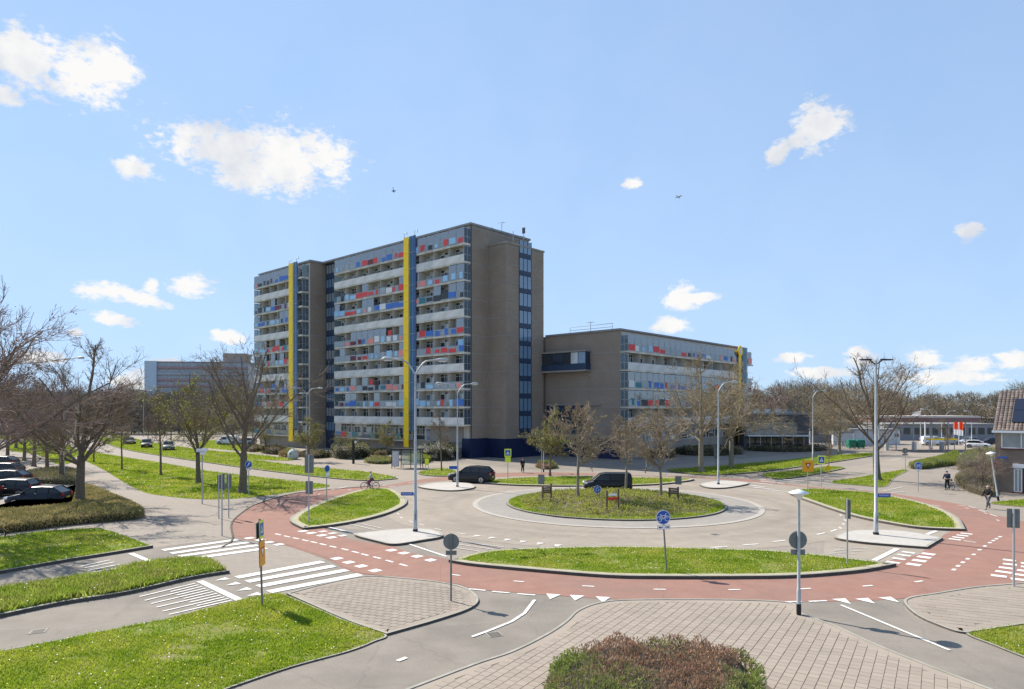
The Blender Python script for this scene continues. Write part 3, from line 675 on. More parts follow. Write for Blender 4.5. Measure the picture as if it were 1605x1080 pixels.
# ------------------------------------------------------------------ the apartment block
TH = math.atan2(-0.6764, 0.7365)
AX, AY = -6.162, 101.274
M_brick = brick_mat('brown_brick', (0.31,0.243,0.19), (0.265,0.207,0.163), (0.38,0.325,0.27), 0.44, 0.16, 0.014, axes='WALL', c3=(0.235,0.185,0.147), scale3=0.25, bump=0.2)
M_brick_d = brick_mat('side_wall_brick', (0.36,0.315,0.265), (0.31,0.27,0.23), (0.38,0.34,0.3), 0.44, 0.16, 0.014, axes='WALL', c3=(0.27,0.235,0.2), scale3=0.4)
M_band = mat('band_concrete', (0.33,0.30,0.27), c2=(0.27,0.245,0.22), scale=1.5, detail=6)
M_slab = mat('slab_concrete', (0.74,0.69,0.61), c2=(0.60,0.55,0.47), scale=0.8, detail=6, c3=(0.36,0.33,0.28), scale3=0.5)
M_paraw = mat('parapet_pale', (0.76,0.745,0.72), c2=(0.66,0.645,0.62), scale=0.7, detail=7, c3=(0.56,0.545,0.52), scale3=0.6)
M_roof = mat('roof_edge', (0.30,0.30,0.30), c2=(0.24,0.24,0.24), scale=1)
M_roofd = mat('roof_felt', (0.09,0.09,0.09), c2=(0.13,0.13,0.13), scale=1)
M_wf = mat('window_frame_white', (0.74,0.74,0.72), rough=0.5)
M_inner = mat('inner_wall', (0.60,0.56,0.49), c2=(0.52,0.48,0.42), scale=0.6)
M_navy = mat('navy_panel', (0.012,0.02,0.06), c2=(0.016,0.026,0.075), scale=0.7, rough=0.45)
M_span = mat('spandrel_blue', (0.025,0.045,0.085), c2=(0.035,0.06,0.11), scale=0.8, rough=0.4)
M_steel = mat('rail_steel', (0.38,0.39,0.40), rough=0.4, metal=0.4)
M_dframe = mat('dark_frame', (0.035,0.05,0.085), rough=0.4)
M_yel = mat('yellow_panel', (1.0,0.68,0.01), c2=(0.95,0.60,0.01), scale=1.5, rough=0.5)
M_blue_g = glass_mat('blue_glass_panel', (0.16,0.42,0.90), transp=0.62)
M_cyan_g = glass_mat('cyan_glass_panel', (0.30,0.62,0.80), transp=0.72)
def pane_mat(name, c, rough=0.08, spec=0.9): return mat(name, c, rough=rough, spec=spec, coat=0.3, c2=tuple(v*0.75 for v in c), scale=0.8)
P_dark = pane_mat('pane_dark', (0.03,0.04,0.055)); P_mid = pane_mat('pane_blinds', (0.30,0.33,0.36)); P_pale = pane_mat('pane_curtain', (0.62,0.64,0.64))
P_blue = pane_mat('pane_blue', (0.16,0.26,0.38))
M_rglass = glass_mat('railing_glass', (0.86,0.95,1.0), transp=0.62, ior=2.4)
M_sglass = glass_mat('screen_glass', (0.86,0.94,1.0), transp=0.74, ior=3.0)
M_eglass = glass_mat('end_glass', (0.25,0.35,0.42), transp=0.6)
PAN = [mat('panel_red', (0.68,0.06,0.06), rough=0.5), mat('panel_salmon', (0.80,0.28,0.24), rough=0.5), mat('panel_blue', (0.05,0.16,0.52), rough=0.5),
       mat('panel_sky', (0.33,0.56,0.78), rough=0.5), mat('panel_grey', (0.33,0.38,0.42), rough=0.5), mat('panel_dark', (0.04,0.05,0.06), rough=0.5),
       mat('panel_white', (0.68,0.69,0.70), rough=0.5), mat('panel_teal', (0.04,0.20,0.26), rough=0.5), mat('panel_green', (0.06,0.13,0.08), rough=0.5), mat('panel_maroon', (0.16,0.03,0.04), rough=0.5)]
ST = 2.70; Z0 = 5.05
rb = random.Random(11)
def window_mesh(kind):
    b = MB(); w = 3.2; fw = 0.075
    # outer frame
    for x0, x1, z0, z1 in ((0,w,2.28,2.36),(0,w,0,0.07),(0,fw,0,2.36),(w-fw,w,0,2.36),(0.95,1.03,0,2.36),(1.75,1.83,0.85,2.36),(2.5,2.56,0.85,2.36),(1.03,w,0.8,0.88),(0,w,1.85,1.91)):
        b.box(x0,x1,-0.07,0.0,z0,z1,M_wf)
    pr = rb
    def pane(x0,x1,z0,z1,m,y=-0.02): b.add([(x0,y,z0),(x1,y,z0),(x1,y,z1),(x0,y,z1)], [(0,1,2,3)], m)
    ms = {'a':[P_dark,P_pale,P_pale,P_dark],'b':[P_mid,P_dark,P_dark,P_pale],'c':[P_pale,P_mid,P_dark,P_pale],'d':[P_dark,P_dark,P_mid,P_dark],'e':[P_blue,P_pale,P_pale,P_blue]}[kind]
    pane(fw,0.95,0.07,1.85,ms[0]); pane(fw,0.95,1.91,2.28,ms[1]); pane(1.03,1.75,0.88,1.85,ms[1]); pane(1.83,2.5,0.88,1.85,ms[2]); pane(2.56,w-fw,0.88,1.85,ms[3])
    pane(1.03,w-fw,1.91,2.28,ms[3]); b.box(1.03,w-fw,-0.04,0,0.07,0.8,PAN[4] if kind in 'ae' else M_paraw if kind in 'bc' else PAN[5])
    return b.mesh('window')
WM = {k: window_mesh(k) for k in 'abcde'}
def box_mesh(name, x, y, z, m):
    b = MB(); b.box(0,x,-y,0,0,z,m); return b.mesh(name)
PW = 1.72
panel_me = [box_mesh('balcony_panel', PW-0.05, 0.04, 0.92, m) for m in PAN] + [box_mesh('balcony_panel', PW-0.05, 0.03, 0.95, M_rglass)]
hung_me = [box_mesh('hung_screen', PW-0.06, 0.02, 0.82, m) for m in PAN]
para_me = box_mesh('parapet_panel', PW*2-0.03, 0.10, 1.05, M_paraw)
screen_me = [box_mesh('screen', 1.1, 0.03, 1.95, m) for m in (PAN[0],PAN[2],PAN[3],PAN[1])]
glass_me = box_mesh('glass_screen', PW-0.08, 0.02, 1.3, M_sglass)
part_me = MB(); part_me.box(-0.03,0.03,-1.3,0,0,2.45,M_inner); part_me = part_me.mesh('partition')

def facade(root, org, rz, length, nl, z_top, solid=lambda k: k % 3 == 0, mod=PW*2, seed=1, ends=(True, True), floor_below=True, skip=None, glassy=lambda k: False):
    """balcony front in its own frame: s along x, outward -y; placed under root at org, turned rz"""
    rr = random.Random(seed); org = Vector(org); ca, sa = math.cos(rz), math.sin(rz)
    def P(s, y, z): return (org.x + ca*s - sa*y, org.y + sa*s + ca*y, z)
    nmod = int(round(length/mod))
    D = 1.4
    for k in range(nl):
        z = Z0 + ST*k
        b = MB(); b.box(0, length, -D, 0, -0.22, 0.0, M_slab); b.box(0, length, -D-0.03, -D, -0.26, 0.05, M_slab)
        b.build('balcony_slab', root, P(0,0,z), rz)
        # rail
        b = MB(); b.box(0, length, -D-0.02, -D+0.04, 1.02 if not solid(k) else 1.09, 1.06 if not solid(k) else 1.12, M_steel); 
        n = int(length/PW)
        if not solid(k):
            for i in range(n+1): b.box(i*PW-0.02, i*PW+0.02, -D+0.0, -D+0.04, 0, 1.02, M_steel)
        b.build('railing', root, P(0,0,z), rz)
        npan = int(length/PW)
        prev = None
        gl_on = False
        for i in range(npan):
            if rr.random() < 0.35: gl_on = rr.random() < (0.04+0.03*k)
            if solid(k):
                if i % 2 == 0 and (i+2)*PW <= length+0.1: inst('parapet_panel', para_me, root, P(i*PW+0.01, -D+0.05, z), rz)
            else:
                u = rr.random()
                if prev is not None and u < 0.25: c = prev
                elif u < 0.26: c = 10
                else: c = rr.choice([0,1,2,3,4,5,6,7,2,9,3,0,4,0,5,2,3,1])
                prev = c
                inst('balcony_panel', panel_me[10], root, P(i*PW+0.025, -D-0.03, z+0.05), rz)
                if c != 10:
                    w_ = rr.choice([0.4,0.6,0.85,1.0]); inst('hung_screen', hung_me[c], root, P(i*PW+0.03+rr.random()*(1-w_)*PW, -D-0.06-0.01*rr.random(), z+0.05+rr.random()*0.2), rz, (w_, 1, rr.uniform(0.65,1.25)))
                if rr.random() < 0.06: inst('screen', rr.choice(screen_me), root, P(i*PW+0.3, -D+0.14, z+0.02), rz)
                if glassy(k) or (rr.random() < (0.75 if gl_on else 0.12)): inst('glass_screen', glass_me, root, P(i*PW+0.04, -D+0.03, z+1.07), rz)
        for j in range(1, nmod):
            inst('partition', part_me, root, P(min(max(j*mod,0.05),length-0.05), -0.02, z), rz)
    for k in range(-1 if floor_below else 0, nl):
        z = Z0 + ST*k
        for j in range(nmod):
            if skip and skip(k, j): continue
            inst('window', WM[rr.choice('abbddde' if k < 6 else 'aabbccdde')], root, P(j*mod+0.12, -0.01, z+0.03), rz)
    return P

def bands(root, boxf, ks):
    for k in ks: boxf(Z0 + ST*k)

# ---------------- main block
near = empty('apartment_block', (AX, AY, 0), TH, 'tall brown brick apartment block with eleven balcony floors and a yellow strip, nearest the roundabout', 'apartment building')
H1 = 35.3
b = MB(); b.box(-36.4, 0, 0.0, 13.2, 0, H1-0.3, M_brick); b.build('wall', near)
b = MB(); b.box(-36.2, -0.3, -0.012, 0.0, 2.4, H1-0.5, M_inner); b.build('front_wall', near)
b = MB(); b.box(-40.3, 0.22, -0.25, 13.4, H1-0.3, H1, M_roof); b.box(-40.2, 0.12, -0.15, 13.3, H1, H1+0.03, M_roofd); roof1 = b.build('roof', near)
b = MB(); b.box(0.0,0.012,0.02,13.18, H1-0.75, H1-0.3, M_band); b.build('cornice', near)
for k in range(11):
    b = MB(); b.box(0.0, 0.03, 0.02, 3.62, -0.16, 0.0, M_band); b.build('floor_band', near, (0,0,Z0+ST*k))
b = MB(); b.box(0.002,0.05,-0.02,0.12,0,H1-0.3,M_dframe); b.build('corner_post', near)
b = MB(); b.box(0.0,0.03,3.5,3.66,2.9,H1-0.9,M_band); b.build('downpipe', near)
facade(near, (-34.4,0,0), 0.0, 34.4, 11, H1, seed=4, skip=lambda k, j: k == -1 and j > 8, glassy=lambda k: k == 10)
# end screens of the balconies beside the gable
b = MB(); 
for (z0,z1) in ((0.05,0.09),(1.0,1.06),(2.3,2.36)): b.box(-0.03,0.03,-1.36,-0.02,z0,z1,M_steel)
for y in (-1.36,-0.7,-0.05): b.box(-0.03,0.03,y-0.03,y+0.03,0.05,2.36,M_steel)
b.box(-0.01,0.01,-1.33,-0.06,0.09,2.3,M_eglass); es = b.mesh('end_screen')
for k in range(11): inst('end_screen', es, near, (-0.06,0,Z0+ST*k)); 
for k in range(11): inst('end_screen', es, near, (-34.34,0,Z0+ST*k))
# plinth and lower balcony
b = MB(); b.box(-34, -1.6, -0.05, 0, 0, 2.3, M_brick_d); b.build('plinth', near)
b = MB(); b.box(-34, -14.4, -1.4, -0.05, 2.15, 2.35, M_slab); b.box(-34,-14.4,-1.43,-1.37,3.3,3.35,M_steel); b.build('balcony_slab', near)
rr_ = random.Random(3)
for i in range(11): inst('balcony_panel', panel_me[rr_.choice([10,10,0,2,5,4,9,7])], near, (-33.9+i*PW, -1.4, 2.38))
b = MB(); b.box(-9.0,-1.6,-0.30,-0.05,2.3,4.9,M_brick_d); b.build('wall_panel', near)
b = MB(); b.box(-1.6, 0.04, -0.34, -0.052, 0, 2.95, M_navy); b.box(0.012,0.05,-0.0,3.6,0,2.95,M_navy); b.build('navy_plinth', near)
# stairwell between the two parts
b = MB(); b.box(-40.3,-36.42,0.6,8,0,H1-0.3,M_dframe); b.build('stairwell', near)
for k in range(-1, 12):
    z = Z0+ST*k
    if z+2.2 > H1: break
    w_ = MB(); w_.box(-40.2,-36.6,0.5,0.6,0.0,0.9,M_span)
    for i in range(4): w_.box(-40.1+i*0.9,-40.1+i*0.9+0.8,0.54,0.58,1.0,2.55,P_blue if k % 2 else P_mid)
    for i in range(5): w_.box(-40.2+i*0.9,-40.1+i*0.9,0.48,0.6,0.9,2.7,M_dframe)
    w_.build('stair_window', near, (0,0,z))
# tower on the gable
b = MB(); TX, TY0, TY1, TZ = 3.73, 3.67, 12.5, 32.6
b.box(0.001, TX, TY0, TY1, 0, TZ-0.25, M_brick); b.build('tower_wall', near)
b = MB(); b.box(-0.02, TX+0.12, TY0-0.12, TY1+0.12, TZ-0.25, TZ, M_band); b.box(0,TX,TY0,TY1,TZ,TZ+0.03,M_roofd); b.build('tower_roof', near)
for k in range(11):
    z = Z0+ST*k
    if z > TZ-0.5: continue
    b = MB(); b.box(0.0,TX+0.03,TY0-0.03,TY0,-0.14,0,M_band); b.box(TX,TX+0.03,TY0-0.03,6.6,-0.14,0,M_band); b.box(TX,TX+0.03,9.5,TY1,-0.14,0,M_band); b.build('floor_band', near, (0,0,z))
b = MB(); b.box(0.0,TX+0.05,TY0-0.05,TY0,0,2.9,M_navy); b.box(TX,TX+0.05,TY0,TY1,0,2.9,M_navy); b.build('navy_plinth', near)
b = MB(); b.box(TX-0.01,TX+0.04,6.62,9.48,3.4,TZ-0.5,M_dframe); b.build('stair_glazing', near)
for k in range(11):
    z = Z0+ST*k-1.35
    b = MB(); b.box(TX+0.04,TX+0.09,6.66,9.44,0,0.62,M_span)
    for i in range(3): b.box(TX+0.04,TX+0.07,6.72+i*0.93,6.72+i*0.93+0.80,0.7,2.6,P_blue)
    for i in range(4): b.box(TX+0.04,TX+0.10,6.63+i*0.93,6.70+i*0.93,0.62,2.7,M_dframe)
    b.build('stair_window', near, (0,0,z))
# yellow and blue strips hung in front of the balconies
def strips(root, y, xa, xb, xc, ztop, zlow):
    n = 13; hh = (ztop-zlow)/n
    for i in range(n):
        b = MB(); b.box(xa, xb, y-0.05, y, 0.02, hh-0.02, M_yel); b.build('yellow_panel', root, (0,0,zlow+i*hh))
        b = MB(); w3 = (xc-xb-0.1)
        b.box(xb+0.08, xb+0.08+w3*0.45, y-0.03, y, 0.03, hh-0.03, M_cyan_g); b.box(xb+0.1+w3*0.47, xc, y-0.03, y, 0.03, hh-0.03, M_blue_g)
        b.box(xb+0.06, xc+0.02, y-0.04, y+0.01, hh-0.04, hh, M_steel); b.build('blue_glass_panel', root, (0,0,zlow+i*hh)) if i > 0 else None
    for x in (xa+0.1, xc-0.3):
        b = MB(); b.tube([(x,y,ztop),(x,y,ztop+0.75),(x+0.7,y,ztop+0.75),(x+0.7,y,ztop+0.3)], 0.045, M_steel, 5); b.build('hoist_bracket', root)
strips(near, -1.56, -14.0, -12.75, -10.95, H1-0.2, 1.2)
# roof clutter
def antenna(root, x, y, z, kind):
    b = MB(); b.tube([(x,y,z),(x,y,z+1.9)], 0.05, M_steel, 5)
    if kind == 0:
        b.tube([(x-0.7,y,z+1.8),(x+0.7,y,z+1.8)], 0.03, M_steel, 4)
        for i in range(6): b.tube([(x-0.6+i*0.24,y-0.25,z+1.8),(x-0.6+i*0.24,y+0.25,z+1.8)], 0.02, M_steel, 4)
    else: b.box(x-0.25,x+0.25,y-0.1,y+0.1,z+0.9,z+1.8,M_roofd); b.tube([(x-0.5,y,z+1.9),(x+0.5,y,z+1.9)],0.03,M_steel,4)
    b.build('antenna', root)
antenna(near, -0.6, 12.6, H1, 1); antenna(near, -1.2, 8.0, H1, 0); antenna(near, -5, 9, H1, 0)
b = MB(); b.tube([(2.2,7,TZ),(2.2,7,TZ+2.4)], 0.05, M_steel, 5); b.tube([(2.9,8.6,TZ),(2.9,8.6,TZ+1.8)], 0.05, M_steel, 5); b.tube([(1.4,7,TZ+1.9),(3.2,8.6,TZ+1.7)], 0.03, M_steel, 4); b.build('antenna', near)
b = MB(); b.box(-35,-34.4,4,4.6,H1,H1+1.1,M_roofd); b.box(-30,-29.5,3,3.5,H1,H1+0.9,M_roofd); b.build('chimney', near)

# ---------------- far part of the tall block, stepping forward
ux, uy = math.cos(TH), math.sin(TH)
def L2W(x, y): return (AX + ux*x - uy*y, AY + uy*x + ux*y)
fx, fy = L2W(-60.1, -2.6)
far = empty('apartment_block', (fx, fy, 0), TH, 'left part of the tall balcony flats, stepping forward with its own yellow strip', 'apartment building')
LF = 19.6
b = MB(); b.box(0, LF, 0, 13.2, 0, H1-0.3, M_brick); b.build('wall', far)
b = MB(); b.box(0.2, LF-0.25, -0.012, 0, 2.4, H1-0.5, M_inner); b.build('front_wall', far)
b = MB(); b.box(-0.2, LF+0.2, -0.25, 13.4, H1-0.3, H1+0.02, M_roof); b.box(-0.1,LF+0.1,-0.15,13.3,H1+0.02,H1+0.05,M_roofd); b.build('roof', far)
facade(far, (0.3,0,0), 0.0, LF-0.9, 11, H1, mod=(LF-0.9)/6, seed=9, glassy=lambda k: k == 10)
for k in range(11):
    b = MB(); b.box(LF, LF+0.03, 0.02, 2.95, -0.14, 0.0, M_band); b.build('floor_band', far, (0,0,Z0+ST*k))
    inst('end_screen', es, far, (LF-0.65,0,Z0+ST*k)); inst('end_screen', es, far, (0.33,0,Z0+ST*k))
b = MB(); b.box(0.5, LF-0.3, -0.06, 0, 0, 2.3, M_brick_d); b.build('plinth', far)
b = MB(); b.box(0.3, LF-0.6, -1.4, -0.06, 2.15, 2.35, M_slab); b.box(0.3,LF-0.6,-1.43,-1.37,3.3,3.35,M_steel); b.build('balcony_slab', far)
for i in range(10): inst('balcony_panel', panel_me[rr_.choice([10,10,4,2,6,4,10,7])], far, (0.4+i*PW, -1.4, 2.38))
strips(far, -1.56, 14.45, 15.95, 17.6, H1-0.2, 1.2)

# ---------------- low wing
lx, ly = L2W(3.75, 13.2)
low = empty('apartment_block', (lx, ly, 0), TH, 'lower five floor brick wing with glazed balconies behind the big bare trees', 'apartment building')
CW = 13.99; LL = 43.6; H2 = 19.2
b = MB(); b.box(-3.7, CW, 0, LL, 0, H2-0.25, M_brick); b.build('wall', low)
b = MB(); b.box(CW, CW+0.012, 0.3, LL-0.2, 2.6, H2-0.4, M_inner); b.build('front_wall', low)
b = MB(); b.box(-0.1, CW+0.22, -0.2, LL+0.2, H2-0.25, H2, M_roof); b.box(0, CW+0.1,-0.1,LL+0.1,H2,H2+0.03,M_roofd); b.build('roof', low)
facade(low, (CW,0.0,0), R(90), LL, 5, H2, mod=LL/13, seed=21, solid=lambda k: k in (0,3), glassy=lambda k: k in (4,2,1))
for k in range(5):
    inst('end_screen', es, low, (CW,0.05,Z0+ST*k), R(90))
    b = MB(); b.box(0.02, CW-0.02, -0.03, 0, -0.14, 0.0, M_band); b.build('floor_band', low, (0,0,Z0+ST*k))
b = MB(); b.box(CW, CW+0.06, 0.2, LL-0.2, 0, 2.35, M_brick_d); b.build('plinth', low)
b = MB(); b.box(0.02, CW+0.02, -0.05, 0, 0, 2.9, M_navy); b.build('navy_plinth', low)
b = MB(); b.box(-0.02,0.06,-0.03,-0.0,3,H2-0.3,M_band); b.build('downpipe', low)
# projecting glazed bay
by = MB(); BX0, BX1 = 0.05, 8.7
by.box(BX0,BX1,-1.3,0,13.1,13.35,M_band); by.box(BX0,BX1,-1.35,0,16.1,16.35,M_band); by.box(BX0,BX1,-1.22,0,13.35,14.3,M_span); by.box(BX0+0.1,BX1-0.1,-1.1,-0.02,14.3,16.1,M_dframe)
bay = by.build('bay', low)
for i in range(6):
    w_ = MB(); w_.box(0,1.32,-0.04,0,0,1.7,P_dark if i < 4 else P_pale if i == 4 else P_blue); w_.box(-0.06,0,-0.08,0,0,1.75,M_dframe); w_.build('window', bay, (BX0+0.15+i*1.4,-1.11,14.34))
b = MB(); b.box(0.1, 7.6, -0.06, 0, 3.5, 7.9, M_span); b.box(0.1,10.5,-0.35,0,7.95,8.2,M_band)
for i in range(5): b.box(0.5+i*1.4,1.6+i*1.4,-0.08,-0.06,4.4,7.2,P_dark)
b.build('lobby_glazing', low)
antenna(low, 6.5, 3, H2, 0); b = MB(); b.tube([(4,1,H2),(4,1,H2+1.0),(12,1,H2+1.0),(12,1,H2)],0.04,M_steel,5); b.tube([(4,1,H2+0.5),(12,1,H2+0.5)],0.03,M_steel,4); b.build('roof_railing', low)
# yellow strip with a round emblem at the far end
b = MB(); b.box(CW+1.6,CW+1.65,36.7,37.9,1.2,H2-0.2,M_yel); b.build('yellow_panel', low)
b = MB(); b.box(CW+1.6,CW+1.63,38.4,40.6,1.2,H2-0.4,M_cyan_g); b.build('blue_glass_panel', low)
b = MB(); b.disc((CW+1.72,37.2,H2-1.1),(1,0,0),1.0,0.1,M_yel); b.disc((CW+1.79,37.2,H2-1.1),(1,0,0),0.6,0.04,M_paraw); b.build('emblem', low)

# ---------------- far slab block on the left, small far blocks
def far_block(x0p, x1p, ytop, Y, wall, label, rz=0.0, floors=9, depth=12, win=P_mid, strip=None):
    X0 = xat(x0p, Y); X1 = xat(x1p, Y); H = zat(ytop, Y); L_ = X1-X0
    root = empty('apartment_block', (X0, Y, 0), rz, label, 'apartment building')
    b = MB(); b.box(0, L_, 0, depth, 0, H, wall); b.build('wall', root)
    b = MB(); b.box(-0.3, L_+0.3, -0.3, depth+0.3, H, H+0.5, M_roof); b.build('roof', root)
    st = H/floors; n = max(3, int(L_/5.0)); 
    wm = box_mesh('window', L_/n-0.9, 0.12, st*0.5, win)
    for k in range(floors):
        for i in range(n): inst('window', wm, root, (i*L_/n+0.45, -0.02, k*st+st*0.35))
        if strip:
            b = MB(); b.box(0.1, L_-0.1, -0.9, 0, 0, st*0.32, strip[k % len(strip)]); b.build('balcony', root, (0,0,k*st))
    return root
W_pink = mat('wall_pinkgrey', (0.46,0.27,0.27), c2=(0.42,0.26,0.27), scale=0.2); W_grey = mat('wall_palegrey', (0.52,0.51,0.52), c2=(0.46,0.46,0.48), scale=0.2)
fb = far_block(247, 384, 568, 330, W_grey, 'long pale slab flats with pinkish balconies far beyond the left trees', rz=0.12, floors=10, strip=[W_pink, W_pink, mat('strip_grey', (0.42,0.44,0.48))])
b = MB(); b.box(-5.5,-0.02,-1.5,14,0,zat(566,330),mat('wall_blueend', (0.52,0.60,0.68))); b.build('end_wall', fb)
b = MB(); b.box(30,41,2,11,zat(568,330)+0.5,zat(562,330)+3,mat('lift_house', (0.42,0.33,0.28))); b.build('roof_house', fb)
far_block(172, 200, 618, 380, W_grey, 'small pale block of flats low on the left horizon', floors=6)
far_block(202, 214, 612, 400, mat('wall_darkgrey', (0.30,0.33,0.38)), 'narrow grey tower just left of the long pale slab', floors=7)
# ------------------------------------------------------------------ vegetation
M_bark = mat('bark_dark', (0.125,0.10,0.075), c2=(0.19,0.155,0.12), scale=6, detail=8, bump=0.8, bscale=18, rough=0.95)
M_bark_l = mat('bark_light', (0.20,0.17,0.125), c2=(0.28,0.245,0.18), scale=4, detail=8, bump=0.5, bscale=18, rough=0.95)
M_twig = mat('twigs_brown', (0.20,0.155,0.11), c2=(0.27,0.215,0.155), scale=0.8, rough=0.95)
M_twig_p = mat('twigs_pinkbrown', (0.21,0.155,0.13), c2=(0.29,0.22,0.185), scale=0.8, rough=0.95)
M_twig_l = mat('twigs_tan', (0.30,0.235,0.16), c2=(0.38,0.31,0.21), scale=0.8, rough=0.95)
M_bud_y = mat('leaf_yellowgreen', (0.30,0.29,0.04), c2=(0.22,0.25,0.035), scale=0.9, transl=0.45, rough=0.7, per_island=0.3)
M_bud_g = mat('leaf_fresh_green', (0.13,0.20,0.03), c2=(0.20,0.25,0.05), scale=0.9, transl=0.45, rough=0.7, per_island=0.3)
M_bud_o = mat('bud_olive', (0.16,0.14,0.05), c2=(0.22,0.17,0.07), scale=0.9, transl=0.3, rough=0.8, per_island=0.3)
M_bud_r = mat('bud_reddish', (0.20,0.10,0.075), c2=(0.26,0.15,0.10), scale=0.9, transl=0.3, rough=0.8, per_island=0.3)
def frustums(segs, n):
    """segs (k,8): p0 p1 r0 r1 -> quads"""
    S = np.array(segs); p0 = S[:,0:3]; p1 = S[:,3:6]; r0 = S[:,6]; r1 = S[:,7]
    d = p1-p0; d /= np.maximum(np.linalg.norm(d, axis=1, keepdims=True), 1e-9)
    ref = np.where(np.abs(d[:,2:3]) < 0.9, np.array([[0,0,1.0]]), np.array([[1.0,0,0]]))
    a = np.cross(d, ref); a /= np.linalg.norm(a, axis=1, keepdims=True); b = np.cross(d, a)
    out = []
    for k in range(n):
        t0 = 2*math.pi*k/n; t1 = 2*math.pi*(k+1)/n
        e0 = a*math.cos(t0)+b*math.sin(t0); e1 = a*math.cos(t1)+b*math.sin(t1)
        out.append(np.stack([p0+e0*r0[:,None], p0+e1*r0[:,None], p1+e1*r1[:,None], p1+e0*r1[:,None]], 1))
    return np.concatenate(out, 0).reshape(-1, 3)
def rand_dir(d, ang, rg):
    d = d/np.linalg.norm(d); ref = np.array([0,0,1.0]) if abs(d[2]) < 0.9 else np.array([1.0,0,0])
    a = np.cross(d, ref); a /= np.linalg.norm(a); b = np.cross(d, a); t = rg.random()*2*math.pi
    return d*math.cos(ang) + (a*math.cos(t)+b*math.sin(t))*math.sin(ang)
def tree_proto(name, label, H, trunk_h, r0, limbs=6, limb_ang=(25,60), limb_len=0.75, kids=(8,7,5), kl=(0.55,0.5,0.45), wob=0.16, up=0.05, seed=1,
               bark=M_bark, twig=M_twig, bud=None, buds=0, bud_s=0.08, leader=True, crown_lo=0.0, conic=False, minr=0.009, lean=0.0, hidden=False):
    rg = np.random.default_rng(seed); segs = {0: [], 1: [], 2: [], 3: [], 4: []}; tips = []
    def branch(p, d, L, r, lvl, nseg, taper=0.7, w=wob, u=up):
        pts = [(p.copy(), r, d.copy())]; st = L/nseg
        for i in range(nseg):
            d = d + rg.normal(0, w, 3)*(0.6 if lvl else 0.25) + np.array([0,0,u]); d /= np.linalg.norm(d)
            q = p + d*st; r2 = max(r*(1-taper/nseg*1.0), minr*0.8)
            segs[min(lvl,4)].append([*p, *q, r, r2]); p, r = q, r2; pts.append((p.copy(), r, d.copy()))
        return pts
    d0 = np.array([lean, 0, 1.0]); d0 /= np.linalg.norm(d0)
    base = np.array([0,0,-0.1])
    tr = branch(base, d0, trunk_h+0.1, r0, 0, 6, 0.28, 0.05, 0.0)
    segs[0].insert(0, [0,0,-0.1, 0.02,0,0.35, r0*1.5, r0*1.02])
    start = []
    HC = H - trunk_h
    if conic:
        ld = branch(tr[-1][0], tr[-1][2], HC*0.9, tr[-1][1], 1, 12, 0.85, 0.05, 0.1)
        for i in range(limbs):
            f = (i+0.3)/limbs; k = min(int(f*11), 11); p, r, d = ld[k]
            L = HC*limb_len*(1-f*0.62)*(0.65+0.5*rg.random()) * (0.72 + 0.5*math.sin(min(f*3+0.35,1.57)))
            start.append((p, rand_dir(np.array([0,0,1.0]), R(rg.uniform(*limb_ang)), rg), L, max(r*0.45, minr*1.6)))
    else:
        if leader:
            ld = branch(tr[-1][0], tr[-1][2], HC*0.55, tr[-1][1]*0.85, 1, 6, 0.6, wob*0.6, 0.08)
            start.append((ld[-1][0], ld[-1][2], HC*0.4, ld[-1][1]))
            for (p, r, d) in ld[1:5]:
                start.append((p, rand_dir(np.array([0,0,1.0]), R(rg.uniform(*limb_ang)), rg), HC*limb_len*rg.uniform(0.6,0.85), r*0.6))
        for i in range(limbs):
            t = rg.uniform(0.0, 1.0); k = 5 if t > 0.5 else 6
            p, r, d = tr[k]; a0 = 2*math.pi*(i+rg.uniform(-0.25,0.25))/limbs; an = R(rg.uniform(*limb_ang))
            dd = np.array([math.cos(a0)*math.sin(an), math.sin(a0)*math.sin(an), math.cos(an)])
            start.append((p, dd, HC*limb_len*rg.uniform(0.8,1.12), r*rg.uniform(0.32,0.46)))
    for (p, d, L, r) in start:
        l1 = branch(p, d, L, r, 1, 6, 0.8)
        for j in range(kids[0]):
            f = rg.uniform(0.22, 1.0); k = min(int(f*6), 6); p2, r2, d2 = l1[k]
            L2 = L*kl[0]*rg.uniform(0.6,1.15)*(1.15-0.5*f)
            l2 = branch(p2, rand_dir(d2, R(rg.uniform(25,60)), rg), L2, max(r2*0.55, minr*1.8), 2, 4, 0.75)
            for m_ in range(kids[1]):
                f = rg.uniform(0.15, 1.0); k = min(int(f*4), 4); p3, r3, d3 = l2[k]
                L3 = L2*kl[1]*rg.uniform(0.6,1.2)
                l3 = branch(p3, rand_dir(d3, R(rg.uniform(20,55)), rg), L3, max(r3*0.6, minr*1.2), 3, 3, 0.5)
                for n_ in range(kids[2]):
                    f = rg.uniform(0.1, 1.0); k = min(int(f*3), 3); p4, r4, d4 = l3[k]
                    l4 = branch(p4, rand_dir(d4, R(rg.uniform(15,50)), rg), L3*kl[2]*rg.uniform(0.7,1.3), minr, 4, 2, 0.3)
                    tips.append(l4[-1][0]); tips.append(l4[1][0])
    root = empty(name, (0,0,0), 0, label, 'tree')
    V = np.vstack([frustums(segs[0], 10), frustums(segs[1], 6)])
    t = inst('trunk', quad_mesh('trunk', V, 4, [bark]), root)
    W = np.vstack([frustums(segs[2], 4), frustums(segs[3]+segs[4], 3)])
    c = inst('crown', quad_mesh('crown', W, 4, [twig]), root)
